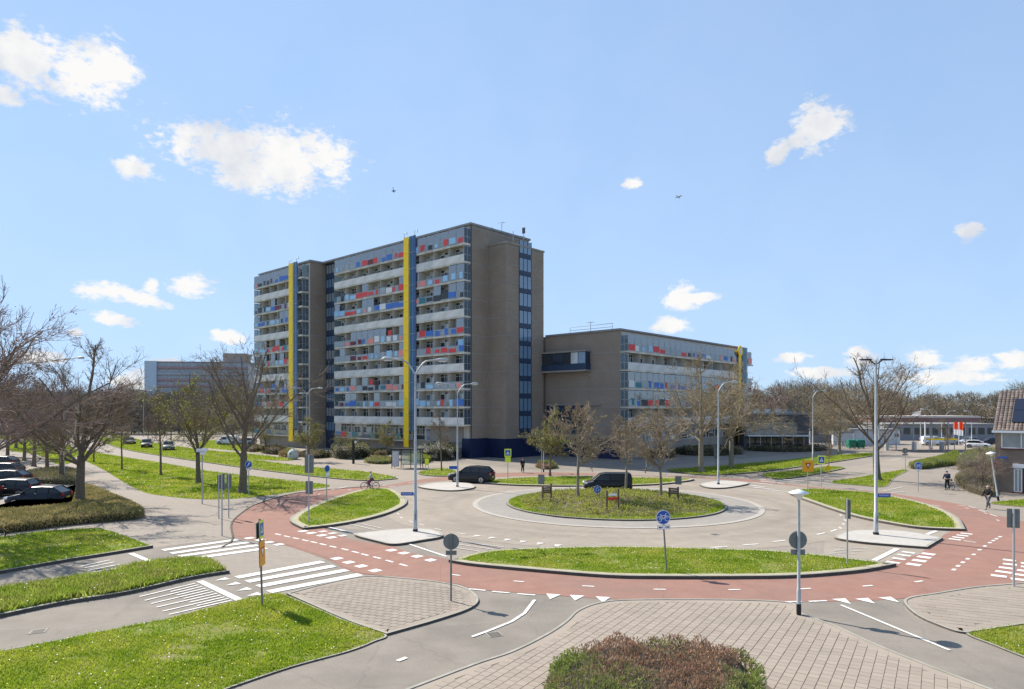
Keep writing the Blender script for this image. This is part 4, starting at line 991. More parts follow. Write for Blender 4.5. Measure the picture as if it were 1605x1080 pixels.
    if bud and buds:
        T = np.array(tips); idx = rg.integers(0, len(T), buds); C = T[idx] + rg.normal(0, 0.05+bud_s*0.6, (buds,3))
        A = rg.normal(0,1,(buds,3)); A /= np.linalg.norm(A,axis=1,keepdims=True); B = np.cross(A, rg.normal(0,1,(buds,3))); B /= np.linalg.norm(B,axis=1,keepdims=True)
        s = bud_s*rg.uniform(0.5,1.2,(buds,1)); Q = np.stack([C-A*s, C+B*s*0.5, C+A*s, C-B*s*0.5],1).reshape(-1,3)
        f = inst('foliage', quad_mesh('foliage', Q, 4, [bud]), root); f['kind'] = 'stuff'
    return root
PROTO_USED = set()
def plant(proto, px_, py_, rz, label, h=None, H=None, group=None, z=0.0, xy=None, tilt=None):
    o = proto if proto.name not in PROTO_USED else copy_tree(proto); PROTO_USED.add(proto.name)
    x, y = xy or at(px_, py_); o.location = (x, y, z); o.rotation_euler = (tilt[0], tilt[1], rz) if tilt else (0,0,rz)
    s = (h/H) if h else 1.0; o.scale = (s,s,s); o['label'] = label
    if group: o['group'] = group
    elif 'group' in o: del o['group']
    return o
oakA = tree_proto('bare_tree', 'x', 13.0, 3.9, 0.36, limbs=7, limb_ang=(24,64), limb_len=0.80, kids=(9,7,6), seed=3, wob=0.2, up=0.05)
oakB = tree_proto('bare_tree', 'x', 13.5, 3.6, 0.30, limbs=6, limb_ang=(22,50), limb_len=0.84, kids=(8,6,5), seed=8, wob=0.14, up=0.07, bud=M_bud_o, buds=900, bud_s=0.06)
pinkA = tree_proto('bare_tree', 'x', 12.0, 3.0, 0.26, limbs=7, limb_ang=(25,68), limb_len=0.82, kids=(8,7,6), seed=15, twig=M_twig_p, wob=0.2, up=0.03, bud=M_bud_r, buds=1600, bud_s=0.07)
budY = tree_proto('budding_tree', 'x', 11.0, 3.0, 0.24, limbs=7, limb_ang=(20,55), limb_len=0.8, kids=(7,6,5), seed=22, bud=M_bud_y, buds=4200, bud_s=0.09)
slim = tree_proto('young_tree', 'x', 9.0, 3.2, 0.12, limbs=16, limb_ang=(20,50), limb_len=0.42, kids=(6,4,4), seed=31, conic=True, twig=M_twig, bud=M_bud_o, buds=700, bud_s=0.07)
isle = tree_proto('young_tree', 'x', 7.8, 2.5, 0.13, limbs=30, limb_ang=(38,70), limb_len=0.66, kids=(7,4,3), kl=(0.42,0.45,0.5), seed=41, conic=True, bark=M_bark_l, twig=M_twig_l, wob=0.12, up=0.06, minr=0.015, bud=M_bud_r, buds=1200, bud_s=0.05)
tanA = tree_proto('bare_tree', 'x', 14.0, 4.2, 0.34, limbs=8, limb_ang=(30,72), limb_len=0.86, kids=(9,6,6), seed=52, bark=M_bark_l, twig=M_twig_l, bud=M_bud_o, buds=3200, bud_s=0.09, wob=0.16)
grnA = tree_proto('green_tree', 'x', 6.2, 1.9, 0.11, limbs=9, limb_ang=(25,65), limb_len=0.62, kids=(7,6,5), seed=61, bud=mat('leaf_olive_yellow', (0.24,0.25,0.06), c2=(0.30,0.29,0.08), scale=0.9, transl=0.4, per_island=0.3), buds=3600, bud_s=0.075)
farA = tree_proto('bare_tree', 'x', 12.0, 2.6, 0.22, limbs=6, limb_ang=(15,55), limb_len=0.8, kids=(6,5,4), seed=71, twig=M_twig_p, minr=0.03)
farB = tree_proto('bare_tree', 'x', 13.0, 2.2, 0.24, limbs=7, limb_ang=(15,60), limb_len=0.8, kids=(6,6,4), seed=77, twig=M_twig_l, minr=0.03, bud=M_bud_o, buds=1800, bud_s=0.22)

plant(oakA, 125, 795, 0.6, 'large bare tree with thick trunk rising from the brown hedge beside the parked cars', 12.9, 13.0)
plant(oakB, 380, 773, 2.1, 'tall bare tree on the lawn edge left of the red cycle path', 13.4, 13.5)
T2 = [o for o in col.objects if o.get('label','').startswith('tall bare tree on the lawn edge')][0]; T2.scale = (1.22, 1.22, 1.0)
plant(budY, 311, 757, 1.0, 'tree with yellow-green buds standing left of the tall bare tree', 11.6, 11.0)
plant(slim, 252, 745, 0.2, 'slim straight bare tree in the middle of the left lawn', 9.5, 9.0)
plant(slim, 191, 736, 2.2, 'slim tree with a leaning trunk on the left lawn', 8.0, 9.0, tilt=(0, -0.12, 2.2))
plant(slim, 147, 725, 4.2, 'leftmost slim tree on the left lawn, nearest the big trunk', 7.6, 9.0)
G_left = 'bare trees beyond the left car park'
for i, (x, y, p, h, H_, l) in enumerate(((97,754,pinkA,11.5,12,'bare tree with pinkish twigs just behind the big left trunk'),(74,738,pinkA,10.5,12,'second pinkish bare tree behind the hedge, left of the lamp pole'),
        (53,731,oakB,11.5,13.5,'dark bare tree behind the upper rows of parked cars'),(38,722,pinkA,10.5,12,'pinkish bare tree at the back of the parked cars'),(12,720,pinkA,12,12,'bare tree at the left picture edge behind the parked cars'),
        (-18,748,pinkA,13.0,12,'tall pinkish bare tree at the left edge behind the second car row'),(-70,835,pinkA,16.5,12,'very tall bare tree rooted just outside the left edge, boughs over the cars'),
        (25,703,pinkA,11.5,12,'distant bare tree between the lamp poles at far left'),(60,700,farA,10.5,12,'distant grey bare tree low behind the car park'),(118,700,pinkA,8.5,12,'small bare tree beside the far bend of the path'),(-45,715,pinkA,13,12,'tall bare tree at the far left behind the car park'))):
    plant(p, x, y, i*1.3, l, h, H_)
# trees along the far left road
G_road = 'trees in rows along the far left road'
FAR = []
for (x, y, h) in ((160,690,8),(176,684,9),(210,681,8.5),(232,690,6.5),(268,690,8.5),(285,683,9),(300,687,8),(330,684,8),(355,686,8.5),(195,676,10),(245,676,10),(225,671,11),(150,676,11),(130,680,10),(108,682,10),(262,671,12),(290,670,12),(320,671,12),(345,672,12),(372,676,11),(182,668,12),(85,676,12),(55,680,13),(20,684,13),(-10,690,14)):
    FAR.append((x, y, h))
ORD = ['first','second','third','fourth','fifth','sixth','seventh','eighth','ninth','tenth','eleventh','twelfth','thirteenth','fourteenth','fifteenth','sixteenth','seventeenth','eighteenth','nineteenth','twentieth','twenty-first','twenty-second','twenty-third','twenty-fourth','twenty-fifth']
for k, (x, y, h) in enumerate(sorted(FAR)):
    plant(farA if k % 3 else farB, x, y, k*0.9, 'bare tree in the rows along the far left road, %s from the left' % ORD[k], h, 12, group=G_road)
# centre island
plant(isle, 906, 788, 0.3, 'young round-headed tree on the left of the roundabout island', 8.0, 7.8, z=0.15)
plant(isle, 981, 773, 2.0, 'young tree at the back of the roundabout island beside the black van', 7.0, 7.8, z=0.15)
plant(isle, 1036, 787, 4.0, 'young tree with pale stem on the right of the roundabout island', 7.3, 7.8, z=0.15)
# before the wings
plant(grnA, 862, 746, 1.2, 'yellow-green leafing tree in front of the low wing wall by the blue parking sign', 7.6, 6.2)
plant(tanA, 1099, 741, 0.4, 'tall tan bare tree before the low wing, left of the pair', 14.0, 14)
plant(tanA, 1146, 734, 2.9, 'tall tan bare tree on the verge, right one of the pair by the low wing', 13.4, 14)
plant(grnA, 484, 724, 0.0, 'round green tree before the left stairwell of the tall flats', 6.4, 6.2)
plant(grnA, 606, 719, 2.0, 'round green tree in front of the plinth between the stairwell and yellow strip', 5.9, 6.2)
plant(budY, 416, 710, 3.0, 'small yellow budding tree below the leftmost balconies', 5.2, 11)
plant(budY, 541, 716, 4.0, 'small yellow twiggy tree by the dark stairwell entrance', 4.4, 11)
plant(slim, 692, 739, 1.0, 'small bare tree on the grass behind the bus shelter', 7.2, 9)
plant(oakB, 1375, 753, 4.4, 'large bare spreading tree behind the tall double-headed lamp', 13.6, 13.5)
plant(tanA, 1316, 712, 1.1, 'tan bare tree behind the street, over the small green bins', 10.5, 14)
plant(tanA, 1262, 704, 4.1, 'wide tan bare tree beside the dark low building', 11.5, 14)
plant(farA, 1215, 694, 0.5, 'bare tree rising behind the dark low building', 13, 12)
plant(farB, 1296, 697, 2.5, 'bare tan tree left of the white site cabin', 12, 13)
plant(farA, 1182, 690, 3.5, 'bare tree just right of the low wing end', 14.5, 12)
plant(slim, 1482, 716, 0.5, 'thin bare street tree standing in the clipped yellow-green hedge', 6.0, 9)
plant(slim, 1299, 739, 2.5, 'thin young tree beside the zebra crossing sign', 4.0, 9)
PBIG = [o for o in col.objects if o.get('label','').startswith('large bare spreading')][0]; PBIG.scale = (1.25*13.6/13.5, 1.25*13.6/13.5, 1.0)
bent = plant(pinkA, 1540, 772, 0.8, 'low spreading bare shrub-like tree beside the slanting lamp post', 4.3, 12)
# woods on the horizon right: one mass
def wood(name, spots, mats, seed, nt=900, minr=0.05):
    rg = np.random.default_rng(seed); P = []
    mi = []
    for (x, y, h, w) in spots:
        n = nt
        u = rg.random(n)**0.6; th = rg.random(n)*2*math.pi; cz = rg.random(n)
        env = np.sqrt(np.clip(1-((cz-0.45)/0.58)**2, 0, 1))
        X = x + np.cos(th)*u*w*env; Y = y + np.sin(th)*u*w*0.8*env; Z = 0.3 + cz*h*(0.92+0.1*rg.random(n))
        D = np.stack([(X-x)*0.25+rg.normal(0,0.5,n), (Y-y)*0.25+rg.normal(0,0.5,n), 0.5+rg.random(n)], 1); D /= np.linalg.norm(D,axis=1,keepdims=True)
        L = rg.uniform(0.8, 2.0, n)*h/14
        A = np.stack([X,Y,Z],1); B_ = A + D*L[:,None]; r = rg.uniform(0.5,1.2,n)*minr
        S = np.column_stack([A,B_,r,r*0.4]); P.append(frustums(S, 3)); mi.append(np.tile(rg.choice(len(mats), n), 3))
        S = np.array([[x,y,0,x,y,h*0.6,0.28,0.1]]); P.append(frustums(S, 3)); mi.append(np.zeros(3,int))
    V = np.vstack(P); o = inst(name, quad_mesh(name, V, 4, mats, np.concatenate(mi))); 
    return o
rw = random.Random(5)
M_w1 = mat('wood_brown', (0.23,0.185,0.125), c2=(0.31,0.25,0.17), scale=0.05, per_island=0.0, coords='Object'); M_w2 = mat('wood_tan', (0.24,0.20,0.125), c2=(0.31,0.25,0.15), scale=0.04); M_w3 = mat('wood_grey', (0.16,0.14,0.125), c2=(0.23,0.20,0.17), scale=0.05)
def ridge(px):   # skyline of the right hand wood, photograph rows
    pts = [(1165,612),(1200,606),(1230,600),(1290,598),(1330,603),(1400,612),(1450,620),(1480,618),(1500,613),(1540,616),(1570,608),(1605,600),(1700,598)]
    for (a, b_), (c, d) in zip(pts, pts[1:]):
        if a <= px <= c: return b_ + (d-b_)*(px-a)/(c-a)
    return 610
sp = []
for Yd, n, dy in ((255,26,1),(215,24,9),(185,20,18)):
    for i in range(n):
        px_ = 1150 + i*(560/n) + rw.uniform(-8,8); hh = zat(ridge(min(max(px_,1165),1700))+dy+rw.uniform(-2,5), Yd)
        sp.append((xat(px_, Yd), Yd+rw.uniform(-8,8), hh, hh*0.62))
tag(wood('woodland', sp, [M_w1, M_w2, M_w3], 4, nt=1250, minr=0.075), 'brown leafless wood along the right horizon behind the petrol station', 'woodland', kind='stuff')
sp = []
for Yd, n, top in ((250,26,612),(200,22,620),(310,20,616)):
    for i in range(n):
        px_ = -60 + i*(500/n) + rw.uniform(-10,10); hh = zat(top+rw.uniform(-6,8), Yd); sp.append((xat(px_, Yd), Yd+rw.uniform(-8,8), hh, hh*0.55))
M_w4 = mat('wood_bluegrey', (0.14,0.125,0.12), c2=(0.21,0.185,0.17), scale=0.05)
tag(wood('woodland', sp, [M_w4, M_w3, M_w1], 9, nt=1300, minr=0.08), 'grey leafless wood along the left horizon below the distant flats', 'woodland', kind='stuff')

# ------------------------------------------------------------------ grass
M_g1 = mat('grass_blade', (0.19,0.285,0.018), c2=(0.33,0.42,0.035), scale=0.5, detail=6, lo=0.36, hi=0.64, transl=0.5, per_island=0.16, rough=0.6, spec=0.2, c3=(0.46,0.45,0.08), scale3=0.25)
M_g2 = mat('grass_tall', (0.22,0.31,0.035), c2=(0.34,0.40,0.07), scale=1.2, detail=6, transl=0.5, per_island=0.35, rough=0.6, spec=0.2, c3=(0.30,0.28,0.09), scale3=0.8)
M_daisy = mat('daisy', (0.8,0.8,0.75), rough=0.6); M_dand = mat('dandelion', (0.75,0.55,0.02), rough=0.6)
def vnoise(P, sc, seed):
    from mathutils import noise
    return np.array([noise.noise(Vector((p[0]*sc+seed, p[1]*sc, p[2]*sc))) for p in P])
def blades(pts, z, h, w, rg, lean=0.5):
    n = len(pts); th = rg.random(n)*2*math.pi; hh = h*rg.uniform(0.45,1.25,n); ww = w*rg.uniform(0.6,1.3,n)
    B = np.column_stack([pts, np.full(n, z)]); s = np.stack([np.cos(th)*ww/2, np.sin(th)*ww/2, np.zeros(n)],1)
    t2 = rg.random(n)*2*math.pi; ln = rg.random(n)*lean
    T = B + np.stack([np.cos(t2)*ln*hh, np.sin(t2)*ln*hh, hh],1)
    return np.stack([B-s, B+s, T],1).reshape(-1,3)
rg = np.random.default_rng(99)
for (poly, z, dens, gh) in GRASS:
    P_ = np.array(poly); c = P_.mean(0); dist = max(np.hypot(*c), 15); ar = area(poly)
    clipA = min(ar, 700)
    n = int(min(dens*clipA*min(520, 200*(40/dist)**1.2), 95000))
    pts = sample_poly(poly, n, rg) + rg.normal(0, 0.035, (n, 2)) if n < 200000 else None
    bare = vnoise(np.column_stack([pts, np.zeros(len(pts))]), 0.55, 3.0) + 0.5*vnoise(np.column_stack([pts, np.zeros(len(pts))]), 2.3, 7.0)
    pts = pts[(bare < 0.33) | (rg.random(len(pts)) < 0.25)]
    vis = (np.abs(pts[:,0])/pts[:,1] < 0.80) & (pts[:,1] > 16.5); pts = pts[vis]
    if len(pts) < 10: continue
    # clumping
    w = 0.010 + 0.0009*dist
    tall = gh > 0.15
    hts = gh
    V = blades(pts, z, hts*(1+0.012*max(dist-25,0)), w*(1.7 if tall else 1.25), rg, 0.9)
    o = inst('grass', quad_mesh('grass', V, 3, [M_g2 if tall else M_g1])); tag(o, None, None, None, 'stuff')
    o['label'] = 'short grass growing on the verge' if not tall else 'rank tall grass growing on the median strip'
    o['category'] = 'grass'
    nf = int(ar*(0.9 if dist < 48 else 0.08)*dens) if not tall else 40
    q = sample_poly(poly, min(nf, 900), rg)
    if len(q):
        q = q[(np.abs(q[:,0])/q[:,1] < 0.8) & (q[:,1] > 16.5)]
        if len(q) == 0: continue
        n2 = len(q); s = 0.012+0.00035*dist; C = np.column_stack([q, np.full(n2, z+gh*1.0)])
        a = np.array([[s,0,0]]); b_ = np.array([[0,s,0.4*s]]); Q = np.stack([C-a, C-b_, C+a, C+b_],1).reshape(-1,3)
        mi = (rg.random(n2) < 0.4).astype(int)
        o = inst('daisies', quad_mesh('daisies', Q, 4, [M_daisy, M_dand], mi)); tag(o, 'tiny white and yellow flowers in the grass', 'flowers', None, 'stuff')
# ------------------------------------------------------------------ hedges and shrubs
def leafmass(name, pts_fn, n, size, mats, probs, rg, up=0.0, long=2.2):
    """many leaf / twig sized quads on and in a volume; pts_fn(n) -> points, outward normals"""
    C, Nn = pts_fn(n); A = Nn*0.55 + rg.normal(0,0.65,(n,3)) + np.array([0,0,up]); A /= np.linalg.norm(A,axis=1,keepdims=True)
    B = np.cross(A, rg.normal(0,1,(n,3))); B /= np.maximum(np.linalg.norm(B,axis=1,keepdims=True),1e-6)
    s = size*rg.uniform(0.5,1.4,(n,1)); Q = np.stack([C-B*s*0.35, C+A*s*long*0.5-B*s*0.1+B*s*0.4, C+A*s*long, C+A*s*long*0.5-B*s*0.45],1).reshape(-1,3)
    return quad_mesh(name, Q, 4, mats, rg.choice(len(mats), n, p=probs))
M_hr = mat('hedge_russet', (0.29,0.165,0.105), c2=(0.38,0.24,0.155), scale=2.0, transl=0.3, per_island=0.35, rough=0.8)
M_hb = mat('hedge_brown', (0.22,0.175,0.115), c2=(0.30,0.25,0.17), scale=2.0, transl=0.25, per_island=0.35, rough=0.8)
M_ho = mat('hedge_olive', (0.23,0.21,0.08), c2=(0.30,0.27,0.11), scale=2.0, transl=0.3, per_island=0.35, rough=0.8)
M_hg = mat('hedge_green', (0.17,0.22,0.05), c2=(0.26,0.31,0.07), scale=2.0, transl=0.4, per_island=0.35, rough=0.8)
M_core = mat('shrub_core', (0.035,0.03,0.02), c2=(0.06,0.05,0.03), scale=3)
def bush(poly, h, z0, n, size, mats, label, name='hedge', cat='hedge', seed=1, rnd=0.35, patch=0.5, up=0.3, bumps=0.12, patch_sc=0.7, core=True, long=2.2):
    """hedge filling an outline: flat-ish top with rounded shoulders, leaf quads in colour patches"""
    rg = np.random.default_rng(seed); P = np.array(poly); ctr = P.mean(0)
    root = empty(name, (ctr[0], ctr[1], z0), 0, label, cat)
    ar = area(poly); per = sum(np.hypot(*(P[i]-P[i-1])) for i in range(len(P)))
    ntop = int(n*ar/(ar+per*h*0.9)); nside = n-ntop
    T = sample_poly(poly, ntop, rg)
    # distance to edge for shoulders
    A = P; B = np.roll(P, -1, 0); AB = B-A
    def edist(Q):
        d = np.full(len(Q), 1e9)
        for a, ab in zip(A, AB):
            t = np.clip(((Q-a)@ab)/max(ab@ab,1e-9), 0, 1); d = np.minimum(d, np.hypot(*(Q-(a+t[:,None]*ab)).T))
        return d
    de = edist(T); zt = h*(1-rnd*np.exp(-de/(0.28*h+0.05)))
    top = np.column_stack([T, zt]); bn = vnoise(top, 1.3, seed)*bumps*2 + vnoise(top, 4, seed+5)*bumps; top[:,2] += bn - rg.random(len(top))**2*0.25*h
    ntn = np.tile([[0,0,1.0]], (len(top),1))
    cum = np.cumsum([0]+[np.hypot(*(P[(i+1)%len(P)]-P[i])) for i in range(len(P))]); s = rg.random(nside)*cum[-1]; i = np.clip(np.searchsorted(cum, s)-1, 0, len(P)-1)
    t = (s-cum[i])/np.maximum(cum[i+1]-cum[i],1e-6); E = A[i]+AB[i]*t[:,None]; ed = AB[i]/np.maximum(np.linalg.norm(AB[i],axis=1,keepdims=True),1e-6)
    sg = 1 if sum(P[k-1][0]*P[k][1]-P[k][0]*P[k-1][1] for k in range(len(P))) > 0 else -1
    nrm = np.column_stack([ed[:,1]*sg, -ed[:,0]*sg]); zz = rg.random(nside)*h*0.9; inset = rg.random(nside)**2*0.3 + 0.12*(zz/h)**3
    S3 = np.column_stack([E-nrm*inset[:,None], zz]); S3[:,:2] += (nrm*(vnoise(S3,1.5,seed+2)*bumps*1.6)[:,None])
    C = np.vstack([top, S3]); Nn = np.vstack([ntn, np.column_stack([nrm, np.full(nside, 0.25)])])
    pn = vnoise(C, patch_sc, seed+9) + rg.normal(0, 0.16, len(C)); q = np.digitize(pn, np.linspace(-0.28, 0.28, len(mats)+1)[1:-1])
    C[:,0] -= ctr[0]; C[:,1] -= ctr[1]
    n = len(C); Ax = Nn*0.6 + rg.normal(0,0.6,(n,3)) + np.array([0,0,up]); Ax /= np.linalg.norm(Ax,axis=1,keepdims=True)
    Bx = np.cross(Ax, rg.normal(0,1,(n,3))); Bx /= np.maximum(np.linalg.norm(Bx,axis=1,keepdims=True),1e-6)
    s = size*rg.uniform(0.5,1.4,(n,1)); Q = np.stack([C-Bx*s*0.3, C+Ax*s*long*0.5+Bx*s*0.35, C+Ax*s*long, C+Ax*s*long*0.5-Bx*s*0.35],1).reshape(-1,3)
    o = inst('foliage', quad_mesh('foliage', Q, 4, mats, q), root); o['kind'] = 'stuff'
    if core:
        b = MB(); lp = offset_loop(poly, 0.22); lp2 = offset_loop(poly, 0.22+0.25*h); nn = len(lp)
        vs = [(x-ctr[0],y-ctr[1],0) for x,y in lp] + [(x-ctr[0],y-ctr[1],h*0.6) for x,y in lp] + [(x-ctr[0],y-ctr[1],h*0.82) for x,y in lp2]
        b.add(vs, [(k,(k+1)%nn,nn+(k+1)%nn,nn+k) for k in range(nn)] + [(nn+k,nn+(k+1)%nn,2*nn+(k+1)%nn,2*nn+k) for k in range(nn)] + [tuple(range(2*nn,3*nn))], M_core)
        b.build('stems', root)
    return root
# the foreground bush: outline at ground level, top about 1 m
hz = 0.05
fbush = smooth_loop([at(x,y,0.95) for x, y in ((862,1060),(870,1030),(905,1012),(960,1001),(1040,998),(1110,1006),(1170,1022),(1192,1048),(1190,1100),(1150,1180),(1020,1230),(900,1180),(865,1110))], 4)
bush(fbush, 1.0, hz, 42000, 0.042, [M_hg, M_ho, M_hb, M_hr, M_hr, M_hr], 'clipped foreground bush of russet and olive twigs standing on the tiled paving', seed=3, bumps=0.17, up=0.7, patch_sc=0.55)
bush(gp([(-60,852),(-60,816,1),(0,811),(60,806),(108,801),(117,785),(124,766),(150,772),(185,787),(215,801),(224,812),(190,817),(120,823),(40,833),(0,838)]), 0.62, 0, 60000, 0.05, [M_ho, mat('hedge_gold', (0.36,0.29,0.10), c2=(0.44,0.36,0.14), scale=2, transl=0.35, per_island=0.25), M_ho, mat('hedge_straw', (0.38,0.30,0.12), c2=(0.46,0.38,0.17), scale=2, transl=0.3, per_island=0.3)], 'low wide brown-green clipped hedge between the parked cars and the path', seed=5, bumps=0.06, up=0.7, long=3.0)
bush(gp([(20,754),(60,742),(100,738),(125,745),(122,757),(105,760)]), 0.6, 0, 8000, 0.06, [M_ho, M_hb, M_ho], 'strip of brown hedge behind the parked hatchback under the trees', seed=6, bumps=0.06, up=0.7, long=3.0)
bush(gp([(1425,733),(1470,722),(1497,712),(1503,717),(1500,728),(1470,733),(1445,736)]), 0.85, 0, 16000, 0.06, [mat('hedge_lime', (0.25,0.30,0.025), c2=(0.34,0.36,0.05), scale=1.5, transl=0.45, per_island=0.3), M_hg, M_hg], 'clipped yellow-green hedge beside the right side street', seed=7, bumps=0.05)
bush(gp([(1498,752),(1520,741),(1552,742),(1560,755),(1560,778),(1530,776),(1505,765)]), 0.75, 0, 12000, 0.05, [M_hb, M_hr, M_hb, M_ho], 'brown leafless shrub bed under the bent tree by the brick house', seed=8, bumps=0.15, name='shrub', cat='shrub')
bush(gp([(1500,730),(1520,716),(1560,713),(1570,728),(1545,738),(1510,738)]), 1.3, 0, 12000, 0.07, [M_hg, M_ho, M_hb], 'olive green shrubs behind the bent tree, left of the brick house', seed=9, bumps=0.3, name='shrub', cat='shrub')
bush(gp([(655,718),(672,714),(700,714),(720,717),(700,722),(665,722)]), 2.0, 0, 9000, 0.10, [mat('shrub_dark', (0.035,0.05,0.02), transl=0.2, per_island=0.3), M_ho, mat('shrub_blossom', (0.55,0.52,0.44), per_island=0.2)], 'dark shrub with pale blossom against the flats plinth behind the shelter', seed=12, bumps=0.35, name='shrub', cat='shrub')
bush(gp([(522,717),(535,712),(560,712),(577,716),(560,720),(535,720)]), 2.2, 0, 8000, 0.11, [mat('shrub_dark2', (0.03,0.045,0.02), transl=0.2, per_island=0.3), MATS['shrub_blossom'], M_ho], 'shrub with white blossom beside the dark stairwell entrance', seed=13, bumps=0.4, name='shrub', cat='shrub')
bush(gp([(640,724),(652,719),(668,719),(674,724),(660,727)]), 0.9, 0, 4000, 0.08, [MATS['hedge_lime'], M_hg], 'bright green rounded hedge just behind the bus shelter', seed=14, bumps=0.1)
bush(gp([(572,726),(585,721),(606,721),(618,725),(600,728)]), 0.6, 0, 3500, 0.08, [M_ho, MATS['hedge_straw'], M_hg], 'low pale green planting under the round green tree left of the shelter', seed=15, bumps=0.1, name='shrub', cat='shrub')
for i, (x0, x1, y, h, l) in enumerate(((380,412,706,0.9,'dark low hedge below the leftmost balconies'),(410,450,710,1.2,'olive shrubs below the yellow strip of the left block'),(438,470,715,0.9,'reddish mixed shrubs in front of the yellow strip base'),(470,520,716,0.8,'dark shrubs along the forecourt before the left stairwell'),(575,612,712,0.7,'dark strip hedge along the flats plinth'),(1010,1060,716,1.1,'dark hedge in shade before the low wing'),(1060,1165,712,1.2,'long dark hedge at the foot of the low wing balconies'),(842,872,733,0.5,'low brown planting around the leafing tree by the navy wall'),(1170,1300,706,0.8,'low dark hedge before the dark low building'))):
    bush(gp([(x0,y),((x0+x1)/2,y-2.5),(x1,y),((x0+x1)/2,y+3.0)]), h, 0, 3500 + int((x1-x0)*25), 0.10, [MATS['shrub_dark'], M_ho, M_hb] if i not in (2,7) else [M_hr, M_ho, M_hg], l, seed=20+i, bumps=0.2, name='hedge' if 'hedge' in l else 'shrub', cat='hedge' if 'hedge' in l else 'shrub')
# ground cover on the centre island
rg = np.random.default_rng(12)
n = 1300; rr_ = 7.2*np.sqrt(rg.random(n)); tt = rg.random(n)*2*math.pi; ok = np.ones(n, bool)
Cx = np.column_stack([CX+rr_*np.cos(tt), CY+rr_*np.sin(tt), 0.12+0.30*(1-(rr_/7.5)**1.5)])
m_ = 24; C = np.repeat(Cx, m_, 0); n2 = len(C); off_ = rg.normal(0,1,(n2,3))*np.array([0.13,0.13,0.07]); C = C+off_+np.array([0,0,0.09])
A = off_*3 + rg.normal(0,0.5,(n2,3)) + np.array([0,0,0.5]); A /= np.linalg.norm(A,axis=1,keepdims=True); B = np.cross(A, rg.normal(0,1,(n2,3))); B /= np.linalg.norm(B,axis=1,keepdims=True)
s = 0.07*rg.uniform(0.5,1.3,(n2,1)); Q = np.stack([C-B*s*0.5, C+A*s*1.2+B*s*0.3, C+A*s*2.2, C+A*s*1.2-B*s*0.5],1).reshape(-1,3)
sel = np.repeat(rg.choice(3, n, p=[0.78,0.08,0.14]), m_)
tag(inst('ground_cover', quad_mesh('ground_cover', Q, 4, [mat('cover_lime', (0.30,0.34,0.05), c2=(0.38,0.38,0.09), transl=0.4, per_island=0.3, scale=2), M_hb, M_ho], sel)), 'clumps of yellow-green ground cover planted on the roundabout mound', 'ground cover', None, 'stuff')
# taller weeds on the median
# ------------------------------------------------------------------ street furniture
M_galv = mat('galvanised', (0.46,0.47,0.46), c2=(0.38,0.39,0.39), scale=3, rough=0.5, metal=0.3)
M_galv_d = mat('galvanised_dark', (0.22,0.225,0.22), c2=(0.17,0.175,0.17), scale=4, rough=0.55, metal=0.2)
M_signback = mat('sign_back', (0.20,0.215,0.21), c2=(0.16,0.175,0.17), scale=4, rough=0.5, metal=0.2)
M_sblue = mat('sign_blue', (0.02,0.10,0.42), rough=0.35); M_swhite = mat('sign_white', (0.8,0.8,0.8), rough=0.4)
M_sblack = mat('sign_black', (0.015,0.015,0.015), rough=0.5); M_syel = mat('sign_fluo', (0.75,0.85,0.05), rough=0.4)
M_sora = mat('sign_orange', (0.85,0.36,0.02), rough=0.4); M_sred = mat('sign_red', (0.65,0.03,0.03), rough=0.4)
M_lens = mat('lamp_lens', (0.75,0.75,0.72), rough=0.2)
M_black = mat('black_metal', (0.02,0.02,0.022), rough=0.45)
M_wood = mat('weathered_wood', (0.11,0.075,0.05), c2=(0.16,0.115,0.08), scale=12, rough=0.9)

